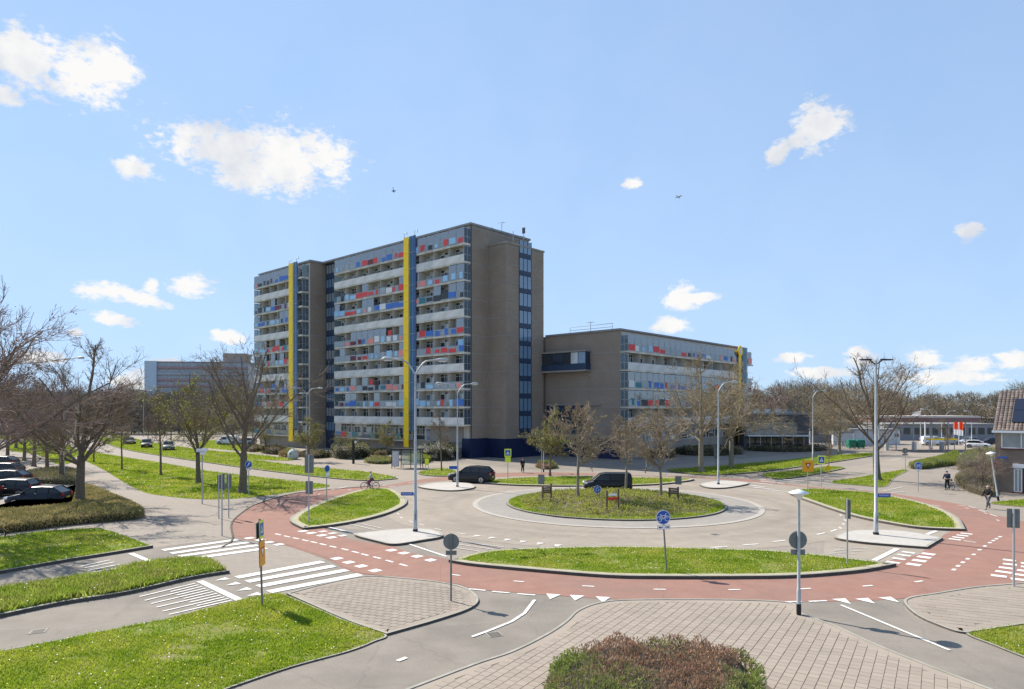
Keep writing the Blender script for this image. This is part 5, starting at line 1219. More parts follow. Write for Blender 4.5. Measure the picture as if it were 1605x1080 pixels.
def lamp(px_, py_, ytop, label, style='curve', az=0.0, arm=1.9, r=0.085, arms=2, z=0.0, group=None, mt=None, xy=None, H=None):
    x, y = xy or at(px_, py_); H = (H or zat(ytop, y)) - z; mt = mt or M_galv
    root = empty('street_lamp', (x, y, z), az, label, 'street lamp', group)
    b = MB(); hh = H-0.9 if style == 'curve' else H
    b.tube([(0,0,0),(0,0,1.3),(0,0,1.32),(0,0,hh)], [r*1.25,r*1.25,r,r*0.62], mt, 12); b.build('pole', root)
    b = MB(); b.tube([(0,0,0),(0,0,0.14)], r*1.6, M_black, 12); b.build('base_collar', root)
    b = MB(); b.box(-0.04,0.04,-r*1.25-0.008,-r*1.2,0.7,1.1,M_galv_d); b.build('service_door', root)
    sides = (1,-1)[:arms]
    for s in sides:
        if style == 'curve':
            pts = []
            for k in range(9):
                t = k/8; pts.append((s*(0.02+arm*t), 0, hh + 0.75*math.sin(min(1,t*1.7)*math.pi/2)+0.12*t))
            b = MB(); b.tube(pts, [r*0.55]*8+[r*0.4], mt, 8); b.build('arm', root)
            e = pts[-1]; b = MB(); 
            b.tube([(e[0]-s*0.05,0,e[2]),(e[0]+s*0.2,0,e[2]+0.02),(e[0]+s*0.55,0,e[2]+0.03),(e[0]+s*0.7,0,e[2]+0.01)], [0.05,0.11,0.12,0.04], mt, 8)
            h = b.build('lamp_head', root); b = MB(); b.box(e[0]+s*0.15,e[0]+s*0.6,-0.07,0.07,e[2]-0.11,e[2]-0.07,M_lens); b.build('lens', h)
        else:
            b = MB(); b.tube([(0,0,H-0.25),(s*0.35,0,H)], 0.035, M_black, 6); b.build('arm', root)
            b = MB(); b.add([(s*0.3,-0.13,H),(s*1.0,-0.1,H+0.02),(s*1.0,0.1,H+0.02),(s*0.3,0.13,H),(s*0.3,-0.09,H+0.1),(s*0.95,-0.07,H+0.08),(s*0.95,0.07,H+0.08),(s*0.3,0.09,H+0.1)],
                             [(3,2,1,0),(4,5,6,7),(0,1,5,4),(1,2,6,5),(2,3,7,6),(3,0,4,7)], M_black); h = b.build('lamp_head', root)
            b = MB(); b.box(min(s*0.4,s*0.9),max(s*0.4,s*0.9),-0.07,0.07,H-0.012,H-0.002,M_lens); b.build('lens', h)
    return root
L_main = lamp(651, 836, 563, 'tall double-armed street lamp on the pale left traffic island', az=0.25, arm=1.25, z=0.12, r=0.095)
lamp(717, 765, 601, 'double-armed street lamp on the far left traffic island beside the dark SUV', az=0.3, arm=1.3, z=0.12, arms=2)
lamp(1126, 761, 598, 'single-armed street lamp on the far right traffic island', az=0.1, arm=1.3, z=0.12, arms=1)
L_right = lamp(1373, 841, 565, 'tall street lamp with two black flat heads on the right traffic island', style='flat', az=0.0, z=0.12, r=0.10)
lamp(1274, 724, 612, 'single-armed lamp behind the orange sign on the right', az=0.1, arm=1.3, arms=1)
lamp(481, 723, 608, 'double-armed street lamp in front of the brown stair gable', az=0.15, arm=1.5)
lamp(100, 752, 560, 'slim lamp pole right beside the pinkish trees at the left car park', az=0.3, arm=1.2, arms=1)
lamp(38, 722, 600, 'grey lamp pole standing behind the parked cars', az=0.3, arm=1.2, arms=1)
lamp(225, 684, 612, 'small distant lamp along the far left road', az=0.3, arm=1.4, arms=2)
lamp(1461, 704, 641, 'lamp with bent arm before the petrol station, next to the white flag', az=math.pi, arm=1.5, arms=1, r=0.08)
lamp(1523, 701, 644, 'leaning-looking pale lamp right of the red flags', az=math.pi, arm=0.8, arms=1, r=0.08)
lamp(1483, 690, 644, 'distant lamp with horizontal arm in front of the canopy', az=0, arm=1.6, arms=1, r=0.08)
lamp(1172, 703, 660, 'short pale lamp before the dark low building', az=0, arm=0.3, arms=1, r=0.07)

def cone_lamp(px_, py_, ytop, label, tilt=0.0, z=0.0, r=0.065, xy=None):
    x, y = xy or at(px_, py_); H = zat(ytop, y) - z
    root = empty('street_lamp', (x, y, z), 0, label, 'street lamp', rot=(0, tilt, 0))
    b = MB(); b.tube([(0,0,0),(0,0,0.9),(0,0,0.92),(0,0,H-0.35)], [r*1.15,r*1.15,r*0.9,r*0.75], M_galv, 12); b.build('pole', root)
    b = MB(); b.tube([(0,0,0),(0,0,0.38)], r*1.3, M_black, 12); b.build('base_collar', root)
    b = MB(); b.tube([(0,0,H-0.38),(0,0,H-0.30),(0,0,H-0.13)], [0.05,0.11,0.24], M_lens, 18); b.build('lens', root)
    b = MB(); b.tube([(0,0,H-0.14),(0,0,H-0.11),(0,0,H)], [0.345,0.345,0.03], M_swhite, 24); b.build('lamp_shade', root)
    return root
cone = cone_lamp(1252, 965, 767, 'low conical-hatted lamp on a grey pole at the edge of the front paving', z=0.05)
cone_lamp(1565, 785, 707, 'slanting low lamp with a conical hat beside the brick house', tilt=-0.16)
cone_lamp(1013, 738, 710, 'low lamp with white cone head behind the roundabout island trees')
cone_lamp(852, 740, 686, 'low lamp with cone head carrying blue plates near the leafing tree')

def pole(name, cat, px_, py_, ytop, label, r=0.038, z=0.0, lean=(0,0), mt=None, group=None):
    x, y = at(px_, py_, z); H = zat(ytop, y) - z
    root = empty(name, (x, y, z), 0, label, cat, group, rot=(lean[1], lean[0], 0))
    b = MB(); b.tube([(0,0,-0.05),(0,0,H)], r, mt or M_galv, 10); b.build('pole', root)
    return root, H
def local_dirs(az):   # facing direction (normal) az measured from -Y (towards the camera), and its right
    n = Vector((math.sin(az), -math.cos(az), 0)); return n, Vector((math.cos(az), math.sin(az), 0))
def plate(root, name, w, h, zc, az, front, back=None, th=0.025, off=0.05, xo=0.0):
    n, rt = local_dirs(az); b = MB(); c = n*off + rt*xo + Vector((0,0,zc))
    b.obox(c, rt*w/2, n*th/2, Vector((0,0,h/2)), back or M_signback)
    if front is not M_signback: b.obox(c+n*(th/2+0.003), rt*(w/2-0.008), n*0.002, Vector((0,0,h/2-0.008)), front)
    return b.build(name, root), c+n*(th/2+0.008), rt, n
def round_plate(root, d, zc, az, front, off=0.05):
    n, rt = local_dirs(az); b = MB(); c = n*off + Vector((0,0,zc)); b.disc(c, n, d/2, 0.02, M_signback, 32)
    if front: b.disc(c+n*0.013, n, d/2-0.005, 0.003, M_swhite, 32); b.disc(c+n*0.017, n, d/2-0.03, 0.003, front, 32)
    return b.build('sign_plate', root), c+n*0.022, rt, n
def stroke(b, c, rt, n, a, e, w, m):
    A = c + rt*a[0] + Vector((0,0,a[1])); E = c + rt*e[0] + Vector((0,0,e[1])); d = (E-A); L = d.length/2; d.normalize()
    b.obox((A+E)/2, d*L, n*0.002, d.cross(n)*w/2, m)
def bike_icon(parent, c, rt, n, s, m=None):
    m = m or M_swhite; b = MB()
    for x in (-0.42, 0.42): b.ring(c+rt*x*s+Vector((0,0,-0.15*s)), n, 0.26*s, 0.055*s, 0.004, m, 20)
    for a, e in (((-0.42,-0.15),(-0.2,0.2)),((-0.2,0.2),(0.25,0.2)),((-0.2,0.2),(0.02,-0.15)),((0.02,-0.15),(0.25,0.2)),((-0.42,-0.15),(0.02,-0.15)),((0.42,-0.15),(0.22,0.33)),((0.22,0.33),(0.36,0.36)),((-0.22,0.2),(-0.25,0.3)),((-0.34,0.3),(-0.16,0.3))):
        stroke(b, c, rt, n, (a[0]*s,a[1]*s), (e[0]*s,e[1]*s), 0.05*s, m)
    return b.build('bicycle_symbol', parent)
def arrow_icon(parent, c, rt, n, s, ang, m):
    b = MB(); ca, sa = math.cos(ang), math.sin(ang); f = lambda x, y: (x*ca-y*sa, x*sa+y*ca)
    stroke(b, c, rt, n, f(-0.4*s,0), f(0.2*s,0), 0.14*s, m)
    P = [f(0.12*s,0.22*s), f(0.12*s,-0.22*s), f(0.5*s,0)]; P = [c+rt*p[0]+Vector((0,0,p[1]))+n*0.002 for p in P]; b.add(P, [(0,1,2)], m)
    return b.build('arrow', parent)
def tri_icon(b, c, rt, n, s, m, up=True, zo=0.0):
    k = 1 if up else -1
    P = [c+rt*x*s+Vector((0,0,zo+k*y*s)) for x, y in ((-0.5,-0.4),(0.5,-0.4),(0,0.5))]; b.add(P, [(0,1,2)], m)
def zebra_plate(root, zc, az, w=0.62):
    pl, c, rt, n = plate(root, 'sign_plate', w, w*1.15, zc, az, M_syel)
    b = MB(); b.obox(c, rt*w*0.37, n*0.002, Vector((0,0,w*0.40)), M_sblue); tri_icon(b, c+n*0.004, rt, n, w*0.52, M_swhite)
    stroke(b, c+n*0.006, rt, n, (0,0.0), (0,0.1*w), 0.045*w/0.62, M_sblack); stroke(b, c+n*0.006, rt, n, (0,0), (-0.07*w,-0.14*w), 0.03, M_sblack); stroke(b, c+n*0.006, rt, n, (0,0), (0.07*w,-0.14*w), 0.03, M_sblack)
    b.build('pedestrian_symbol', pl); return pl
# 1 zebra crossing post at the lower left, plates seen edge-on
r_, H = pole('traffic_sign', 'traffic sign', 411, 949, 813, 'post with edge-on yellow bordered crossing sign above an orange board, lower left lawn', z=0.05, lean=(-0.03,0), mt=M_galv_d)
zebra_plate(r_, H-0.40, R(95), 0.60)
pl, c, rt, n = plate(r_, 'warning_board', 0.62, 0.95, H-1.30, R(92), M_sora); b = MB(); tri_icon(b, c, rt, n, 0.42, M_sred, False, 0.05); tri_icon(b, c+n*0.004, rt, n, 0.26, M_swhite, False, 0.06); b.build('warning_triangle', pl)
plate(r_, 'sign_plate', 0.6, 0.6, H-0.42, R(95+180), M_syel)
# 2 round back on the middle paving
r_, H = pole('traffic_sign', 'traffic sign', 707, 942, 836, 'round sign seen from its grey back with small plate below, middle paving corner', z=0.06, mt=M_galv_d)
round_plate(r_, 0.62, H-0.33, R(180), M_sblue); plate(r_, 'sub_plate', 0.42, 0.17, H-0.76, R(180), M_swhite)
# 3 bicycle sign
r_, H = pole('traffic_sign', 'traffic sign', 1045, 895, 799, 'round blue bicycle sign with arrow plate on a leaning pole, front grass segment', z=0.12, lean=(-0.07,0), mt=M_galv_d)
pl, c, rt, n = round_plate(r_, 0.66, H-0.33, 0.0, M_sblue); bike_icon(pl, c, rt, n, 0.44)
pl, c, rt, n = plate(r_, 'sub_plate', 0.58, 0.20, H-0.78, 0.0, M_swhite); arrow_icon(pl, c-rt*0.14, rt, n, 0.22, math.pi, M_sblack); arrow_icon(pl, c+rt*0.14, rt, n, 0.22, 0, M_sblack)
# 4 round back on the cone lamp pole: parts of that lamp
zz = zat(847, cone.location.y)-0.05; round_plate(cone, 0.66, zz, R(180), M_sblue, off=0.08); plate(cone, 'sub_plate', 0.52, 0.2, zz-0.44, R(180), M_swhite, off=0.08)
# 5, 6, tall rectangular backs
def tall_board(px_, py_, ytop, w, h, label, az=R(180), z=0.0, mt=None, front=None, r=0.038, name='traffic_sign'):
    r_, H = pole(name, 'traffic sign', px_, py_, ytop, label, z=z, r=r, mt=mt); plate(r_, 'sign_board', w, h, H-h/2-0.02, az, front or M_swhite, off=0.06)
    b = MB(); n, rt = local_dirs(az)
    for dz in (0.15, h-0.15): b.obox(Vector((0,0,H-dz-0.02))+n*0.03, rt*w*0.35, n*0.02, Vector((0,0,0.025)), M_galv_d)
    b.build('bracket', r_); return r_
tall_board(1328, 885, 782, 0.26, 0.92, 'narrow board seen nearly edge-on on a pole at the right end of the front grass', az=R(120), z=0.12)
tall_board(1589, 919, 797, 0.46, 0.80, 'grey rectangular sign back near the right edge by the zebra crossing', az=R(160), z=0.04, r=0.045)
tall_board(343, 813, 744, 0.32, 0.98, 'left one of three grey board backs on the paved corner', az=R(170))
tall_board(348, 840, 742, 0.30, 0.95, 'middle and nearest of three grey board backs on the paved corner', az=R(150))
tall_board(358.5, 812, 743, 0.34, 0.98, 'right one of three grey board backs on the paved corner', az=R(185))
r2 = tall_board(484, 820, 713, 0.62, 1.15, 'tall post with large grey board back on the left grass segment', az=R(170), z=0.12, r=0.045); plate(r2, 'sub_plate', 0.5, 0.85, zat(765, r2.location.y)-0.1, R(170), M_swhite, off=0.06)
r_, H = pole('traffic_sign', 'traffic sign', 512, 787, 729, 'slim post with narrow green-grey plate at the far side of the left grass segment', z=0.1)
round_plate(r_, 0.58, H-0.28, R(60), M_sblue); plate(r_, 'sub_plate', 0.4, 0.3, H-0.75, R(60), M_swhite)
r_, H = pole('traffic_sign', 'traffic sign', 390, 776, 722, 'small blue arrow sign on a pole beside the tall bare tree', z=0.02)
pl, c, rt, n = round_plate(r_, 0.62, H-0.32, 0.0, M_sblue); arrow_icon(pl, c, rt, n, 0.42, R(60), M_swhite); plate(r_, 'sub_plate', 0.4, 0.15, H-0.75, 0.0, M_swhite)
# direction arms with white panel
r_, H = pole('signpost', 'signpost', 317, 790, 703, 'pole with white direction panel on the lawn edge beside the budding tree', r=0.05)
plate(r_, 'direction_panel', 0.85, 0.26, H-0.12, R(20), M_swhite, xo=0.0); plate(r_, 'direction_panel', 0.7, 0.24, H-0.38, R(75), M_swhite)
b = MB(); b.box(-0.45,-0.1,-0.1,0.1,H-0.3,H-0.05,M_galv); b.build('bracket', r_)
# yellow crossing sign in front of the navy wall
r_, H = pole('traffic_sign', 'traffic sign', 796, 753, 703, 'yellow bordered crossing sign in front of the navy wall'); zebra_plate(r_, H-0.45, 0.0, 0.72)
plate(r_, 'sub_plate', 0.6, 0.55, H-1.15, 0.0, M_syel)
# blue plates on a pole by the leafing tree
r_, H = pole('traffic_sign', 'traffic sign', 849, 742, 697, 'blue parking plates on a thin pole by the leafing tree'); pl, c, rt, n = plate(r_, 'sign_plate', 0.72, 0.72, H-0.4, 0.0, M_sblue)
b = MB(); stroke(b, c, rt, n, (-0.1,-0.22), (-0.1,0.22), 0.08, M_swhite)
for a, e in (((-0.1,0.19),(0.08,0.19)),((0.1,0.2),(0.1,0.0)),((0.08,0.0),(-0.1,0.0))): stroke(b, c, rt, n, a, e, 0.07, M_swhite)
b.build('letter_p', pl)
# right side street
r_, H = pole('warning_sign', 'warning sign', 1266, 771, 722, 'square orange board with red and white give-way triangle, far right crossing')
pl, c, rt, n = plate(r_, 'warning_board', 1.05, 1.0, H-0.5, 0.05, M_sora); b = MB(); tri_icon(b, c, rt, n, 0.55, M_sblack, False, 0.05); tri_icon(b, c+n*0.004, rt, n, 0.42, M_sred, False, 0.06); tri_icon(b, c+n*0.008, rt, n, 0.26, M_swhite, False, 0.07); b.build('warning_triangle', pl)
r_, H = pole('traffic_sign', 'traffic sign', 1287, 763, 714, 'square yellow bordered crossing sign right of the orange board'); zebra_plate(r_, H-0.42, 0.0, 0.74)
r_, H = pole('traffic_sign', 'traffic sign', 1439, 771, 724, 'round blue bicycle sign at the right pavement beside the two walkers'); pl, c, rt, n = round_plate(r_, 0.68, H-0.34, 0.0, M_sblue); bike_icon(pl, c, rt, n, 0.46); plate(r_, 'sub_plate', 0.3, 0.14, H-0.78, 0.0, M_swhite)
r_, H = pole('traffic_sign', 'traffic sign', 1419, 738, 702, 'round sign seen from its grey back beside the yellow-green hedge'); round_plate(r_, 0.72, H-0.36, R(180), M_sblue); plate(r_, 'sub_plate', 0.7, 0.15, H-0.82, R(180), M_swhite)
r_, H = pole('traffic_sign', 'traffic sign', 1012, 742, 706, 'round grey sign back standing behind the roundabout trees', mt=M_galv_d); round_plate(r_, 0.8, H-0.4, R(180), M_sblue)
r_, H = pole('traffic_sign', 'traffic sign', 1122, 735, 698, 'tall grey board back next to the far right lamp', mt=M_galv_d); plate(r_, 'sign_board', 0.5, 1.6, H-0.85, R(150), M_signback)
# round-about arrows on the island
def island_sign(px_, py_, ytop, label, az):
    r_, H = pole('traffic_sign', 'traffic sign', px_, py_, ytop, label, z=0.25, mt=M_galv_d); pl, c, rt, n = round_plate(r_, 0.62, H-0.31, az, M_sblue)
    for k in range(3):
        a = R(90+120*k); e = c+rt*math.cos(a)*0.13+Vector((0,0,math.sin(a)*0.13)); arrow_icon(pl, e, rt, n, 0.24, a+R(115), M_swhite)
    return r_
island_sign(936, 782, 761, 'round blue sign with circling white arrows on the island bed', 0.1)
def post_frame(px_, py_, ytop, w, label, az, board, z=0.22, panel_h=0.5):
    x, y = at(px_, py_, z); H = zat(ytop, y)-z
    root = empty('sign_frame', (x, y, z), az, label, 'sign frame')
    for s in (-1,1): b = MB(); b.box(s*w/2-0.06, s*w/2+0.06, -0.06, 0.06, -0.1, H if s > 0 else H*0.92, M_wood); b.build('post', root)
    for k in range(3): b = MB(); b.box(-w/2+0.06, w/2-0.06, -0.02, 0.02, H*0.48+k*panel_h/3, H*0.48+(k+0.86)*panel_h/3, board); b.build('board', root)
    return root
f1 = post_frame(857, 787, 758, 0.72, 'two dark posts with boards and sign back at the left end of the island bed', 0.4, M_wood)
plate(f1, 'sign_plate', 0.5, 0.75, 1.75, R(140), M_sblue, xo=0.45)
f2 = post_frame(960, 800, 766, 0.85, 'two dark posts with red and white boards mid island bed', 0.15, M_sred, panel_h=0.2)
b = MB(); b.box(-0.3,0.3,-0.03,-0.022,1.05,1.2,M_swhite); b.build('sign_plate', f2)
f3 = post_frame(1056, 785, 763, 0.7, 'dark posts with boards and grey sign back, right end of the bed', -0.6, M_wood)
plate(f3, 'sign_plate', 0.5, 0.65, 1.62, R(190), M_sblue, xo=-0.35)
# street name plates on lamps
def name_plate(lampo, px0, px1, py, az=0.0, side=-1):
    y = lampo.location.y; z = zat(py, y)-lampo.location.z; w = (px1-px0)/FPX*y; 
    o, c, rt, n = plate(lampo, 'street_name_plate', w, w*0.27, z, az-lampo.rotation_euler.z, M_sblue, off=0.02, xo=side*(w/2+0.1))
    b = MB(); rg_ = random.Random(int(px0))
    x = -w*0.40
    while x < w*0.38:
        ww = rg_.uniform(0.03,0.06); stroke(b, c, rt, n, (x,-0.035), (x,0.04), 0.014, M_swhite); stroke(b, c, rt, n, (x,rg_.choice([-0.03,0.0,0.035])), (x+ww*0.6,rg_.choice([-0.03,0.0,0.035])), 0.014, M_swhite); x += ww+0.02
    b.build('lettering', o)
name_plate(L_main, 630, 650, 774, 0.0, -1); name_plate(L_right, 1376, 1398, 776.5, 0.15, 1)
r_, H = pole('street_name_sign', 'street sign', 718, 764, 716, 'thin post with small blue name plate by the far left island lamp', z=0.12); plate(r_, 'name_plate', 0.75, 0.3, H-1.0, 0.0, M_sblue, xo=-0.45)

# ---- bus shelter
x0, y0 = at(615, 734); sh = empty('bus_shelter', (x0, y0, 0), -0.12, 'glass bus shelter with dark frame and poster panel beside the far road', 'bus shelter')
W_ = 3.7; b = MB(); b.box(-0.15, W_+0.15, -0.5, 1.1, 2.35, 2.48, M_black); b.build('roof', sh)
for x in (0.0, 0.85, 2.1, W_-0.05): b = MB(); b.box(x, x+0.08, 0.75, 0.83, 0, 2.35, M_black); b.build('post', sh)
for x in (0.0, W_-0.05): b = MB(); b.box(x, x+0.07, -0.4, -0.33, 0, 2.35, M_black); b.build('post', sh)
M_shg = glass_mat('shelter_glass', (0.6,0.7,0.68), transp=0.75)
for a_, c_ in ((0.93,2.1),(2.18,W_-0.05)): b = MB(); b.box(a_, c_, 0.78, 0.80, 0.35, 2.25, M_shg); b.build('glass_pane', sh)
b = MB(); b.box(0.08,0.95,-0.38,-0.26,0.25,2.2,M_galv); b.box(0.14,0.89,-0.39,-0.38,0.35,2.1,mat('poster', (0.45,0.43,0.50), c2=(0.62,0.58,0.60), scale=3)); b.build('poster_panel', sh)
b = MB(); b.box(1.1,2.9,0.35,0.7,0.45,0.52,M_galv); b.box(1.2,1.26,0.5,0.56,0,0.45,M_black); b.box(2.7,2.76,0.5,0.56,0,0.45,M_black); b.build('bench', sh)
x0, y0 = at(669, 736); t = empty('litter_bin', (x0, y0, 0), 0, 'small yellow bin on two legs just right of the bus shelter', 'litter bin')
b = MB(); b.box(-0.22,0.22,-0.16,0.16,0.55,1.25,M_syel); b.build('bin', t)
for s in (-0.18,0.18): b = MB(); b.tube([(s,0,0),(s,0,0.6)],0.03,M_galv,6); b.build('leg', t)
x0, y0 = at(554, 727); t = empty('information_column', (x0, y0, 0), 0, 'black slender column with small side lantern on the far forecourt', 'column')
b = MB(); b.box(-0.14,0.14,-0.14,0.14,0,zat(690,y0),M_black); b.build('column', t); b = MB(); b.box(0.14,0.4,-0.1,0.1,zat(690,y0)-0.4,zat(690,y0)-0.1,M_lens); b.build('lantern', t)
x0, y0 = at(459.5, 720); t = empty('recycling_container', (x0, y0, 0), 0.2, 'pale rounded recycling container at the end of the thin far lawn', 'container')
b = MB(); b.tube([(0,0,0.12),(0,0,0.3),(0,0,1.0),(0,0,1.35),(0,0,1.5)], [0.72,0.8,0.75,0.5,0.15], mat('container_pale', (0.50,0.53,0.50), c2=(0.42,0.45,0.42), scale=2), 16); b.build('body', t)
b = MB(); b.box(-0.35,-0.05,-0.72,-0.55,0.7,0.95,M_black); b.build('slot', t); b = MB(); b.tube([(0,0,1.45),(0,0,1.65)],0.1,M_galv,8); b.build('lifting_ring', t); b = MB(); b.box(-0.55,0.55,-0.5,0.5,0,0.14,M_black); b.build('base', t)

# ------------------------------------------------------------------ vehicles
M_tyre = mat('tyre', (0.015,0.015,0.016), rough=0.85); M_rim = mat('rim', (0.42,0.43,0.44), rough=0.3, metal=0.8)
M_cglass = mat('car_glass', (0.02,0.025,0.03), rough=0.05, spec=0.45); M_head = mat('headlight', (0.75,0.78,0.8), rough=0.1, coat=0.5); M_tail = mat('tail_light', (0.42,0.02,0.02), rough=0.2, coat=0.4)
M_plas = mat('car_plastic', (0.03,0.03,0.032), rough=0.6); M_plate = mat('number_plate', (0.78,0.58,0.03), rough=0.5)
def paint_m(n, c): return mat('paint_'+n, c, rough=0.38, spec=0.35, coat=0.12)
def car(label, px_, py_, yaw, paint, kind='hatch', cat='car', xy=None, group=None, proto=None, s=1.0):
    x, y = xy or at(px_, py_)
    root = empty('parked_car' if kind != 'van' else 'van', (x, y, 0), yaw, label, cat, group)
    K = {'hatch': dict(L=4.25, W=0.88, belt=0.95, roof=1.46, hood=0.88, x=[(0.95,0.93),(0.20,1.42),(-0.55,1.46),(-1.35,1.40),(-1.98,1.0)], wb=1.30, r=0.31),
         'suv': dict(L=4.6, W=0.92, belt=1.08, roof=1.68, hood=1.04, x=[(1.05,1.06),(0.35,1.60),(-0.5,1.67),(-1.6,1.60),(-2.15,1.12)], wb=1.36, r=0.37),
         'van': dict(L=4.4, W=0.90, belt=1.10, roof=1.86, hood=1.05, x=[(1.35,1.08),(0.70,1.72),(0.1,1.84),(-2.02,1.82),(-2.16,1.15)], wb=1.38, r=0.33),
         'estate': dict(L=4.6, W=0.90, belt=0.96, roof=1.46, hood=0.90, x=[(0.95,0.95),(0.25,1.41),(-0.5,1.46),(-1.85,1.40),(-2.2,1.0)], wb=1.36, r=0.32)}[kind]
    h = K['L']/2; W = K['W']; bl = K['belt']; hd = K['hood']; xa = K['x']
    # lower body loft: stations (x, z_top, half width, z_bottom)
    st = [(h,0.52,W*0.72,0.32),(h-0.08,0.66,W*0.88,0.26),(h-0.35,hd-0.12,W*0.97,0.22),(h-0.8,hd-0.03,W,0.2),(xa[0][0],bl-0.01,W,0.2),(0,bl,W,0.2),(-1.2,bl+0.01,W,0.2),(xa[-1][0]+0.05,bl+0.02,W*0.98,0.22),(-h+0.08,bl-0.08 if kind!='van' else bl,W*0.92,0.26),(-h,0.62,W*0.82,0.34)]
    b = MB(); vs = []; n = 10
    for (x_, zt, w, zb) in st:
        zm = zb+(zt-zb)*0.5
        half = [(0,zb),(w*0.9,zb),(w,zb+0.12),(w,zm),(w*0.94,zt-0.03),(w*0.86,zt+0.0),(0,zt+0.02)]
        ring = half + [(-a,c) for a, c in half[-2:0:-1]]
        n = len(ring); vs += [(x_,a,c) for a, c in ring]
    fs = [(i*n+k,(i+1)*n+k,(i+1)*n+(k+1)%n,i*n+(k+1)%n) for i in range(len(st)-1) for k in range(n)]
    b.add(vs, fs, paint, True); b.add(vs[:n], [tuple(range(n))], paint); b.add(vs[-n:], [tuple(range(n))[::-1]], paint); b.build('body', root)
    # greenhouse
    g = MB(); prof = xa; wt = W*0.76
    P = lambda i, s_, top: None
    def gp_(x_, z_, t): return W*0.90*(1-t)+wt*t
    base_z = bl+0.01
    top = []; 
    for (x_, z_) in prof:
        t = (z_-base_z)/(K['roof']-base_z); top.append((x_, max(z_, base_z), W*0.89*(1-t)+wt*t if t > 0 else W*0.89))
    a, rest, e = top[0], top[1:-1], top[-1]
    # windscreen and rear glass
    g.add([(a[0],-a[2],a[1]),(a[0],a[2],a[1]),(rest[0][0],rest[0][2],rest[0][1]),(rest[0][0],-rest[0][2],rest[0][1])], [(0,1,2,3)], M_cglass)
    g.add([(e[0],-e[2],e[1]),(e[0],e[2],e[1]),(rest[-1][0],rest[-1][2],rest[-1][1]),(rest[-1][0],-rest[-1][2],rest[-1][1])], [(3,2,1,0)], M_cglass if kind != 'van' else paint)
    for s_ in (1,-1):
        poly = [(a[0],s_*a[2],base_z)] + [(q[0],s_*q[2],q[1]) for q in rest] + [(e[0],s_*e[2],base_z)]
        g.add(poly, [tuple(range(len(poly)))], M_cglass if kind != 'van' else paint)
        if kind == 'van': g.add([(a[0]-0.12,s_*(a[2]+0.012),base_z+0.02),(rest[0][0]-0.03,s_*(rest[0][2]+0.012),rest[0][1]-0.08),(-0.05,s_*(rest[1][2]+0.014),rest[1][1]-0.12),(-0.1,s_*(W*0.90+0.005),base_z+0.02)], [(0,1,2,3)], M_cglass)
    g.build('windows', root)
    g = MB(); vs = []
    for q in rest: vs += [(q[0],-q[2]-0.01,q[1]-0.02),(q[0],-q[2]*0.85,q[1]+0.035),(q[0],q[2]*0.85,q[1]+0.035),(q[0],q[2]+0.01,q[1]-0.02)]
    g.add(vs, [(i*4+k,i*4+k+1,(i+1)*4+k+1,(i+1)*4+k) for i in range(len(rest)-1) for k in range(3)], paint, True)
    for s_ in (1,-1):     # pillars
        for (q, p) in ((a,rest[0]),(e,rest[-1])): g.tube([(q[0],s_*q[2],q[1]),(p[0],s_*p[2],p[1]+0.01)],0.045,paint,5)
        for xm in ((-0.15,) if kind == 'van' else (-0.15,-1.05)): g.tube([(xm,s_*W*0.90,base_z),(xm-0.05,s_*(wt+0.012),K['roof']-0.03)],0.035,M_plas if kind != 'van' else paint,4)
    g.build('roof', root)
    for (xw) in (K['wb'], -K['wb']+0.02):
        for s_ in (1,-1):
            w = MB(); w.disc((0,0,0),(0,1,0),K['r']+0.05,0.03,M_plas,22); ar = w.build('wheel_arch', root, (xw, s_*(W+0.002), K['r']+0.02))
            w = MB(); w.disc((0,0,0),(0,1,0),K['r'],0.2,M_tyre,24); wo = w.build('wheel', root, (xw, s_*(W-0.07), K['r']))
            w = MB(); w.disc((0,s_*0.105,0),(0,1,0),K['r']*0.66,0.015,M_rim,20); w.disc((0,s_*0.115,0),(0,1,0),K['r']*0.16,0.015,M_plas,10)
            for q in range(5): a_ = 2*math.pi*q/5; w.obox((math.cos(a_)*K['r']*0.42,s_*0.114,math.sin(a_)*K['r']*0.42),(math.cos(a_)*0.07,0,math.sin(a_)*0.07),(0,0.004,0),(-math.sin(a_)*0.028,0,math.cos(a_)*0.028),M_tyre)
            w.build('rim', wo)
    for s_ in (1,-1):
        w = MB(); w.obox((h-0.2,s_*W*0.72,hd-0.24),(0.15,-s_*0.05,0.01),(0.05,s_*0.17,0),(-0.02,0,0.075),M_head); w.build('headlight', root)
        w = MB(); w.obox((-h+0.07,s_*W*0.76,bl-0.12),(0.045,0,0),(0,0.13,0),(0,0,0.12 if kind!='van' else 0.25),M_tail); w.build('tail_light', root)
        w = MB(); w.box(xa[0][0]-0.25,xa[0][0]-0.1,s_*W*0.98,s_*(W+0.17),bl+0.02,bl+0.15,M_plas); w.build('wing_mirror', root)
        w = MB(); w.box(0.1,0.28,s_*(W+0.0),s_*(W+0.02),bl-0.17,bl-0.14,M_plas); w.build('door_handle', root)
        w = MB()
        for xm in (0.8,-0.15,-1.05) if kind != 'van' else (0.9,-0.1,-1.9): w.box(xm-0.008,xm+0.008,s_*(W-0.01),s_*(W+0.004),0.3,bl-0.06,M_plas)
        w.box(-K['wb']+0.4,K['wb']-0.4,s_*(W-0.01),s_*(W+0.012),0.2,0.3,M_plas); w.build('sill', root)
    w = MB(); w.box(h-0.03,h+0.02,-0.45,0.45,0.36,0.56,M_plas); w.build('grille', root)
    w = MB(); w.box(h+0.02,h+0.03,-0.26,0.26,0.42,0.53,M_plate); w.build('number_plate', root)
    w = MB(); w.box(-h-0.02,-h+0.01,-0.26,0.26,0.55,0.67,M_plate); w.build('number_plate', root)
    return root
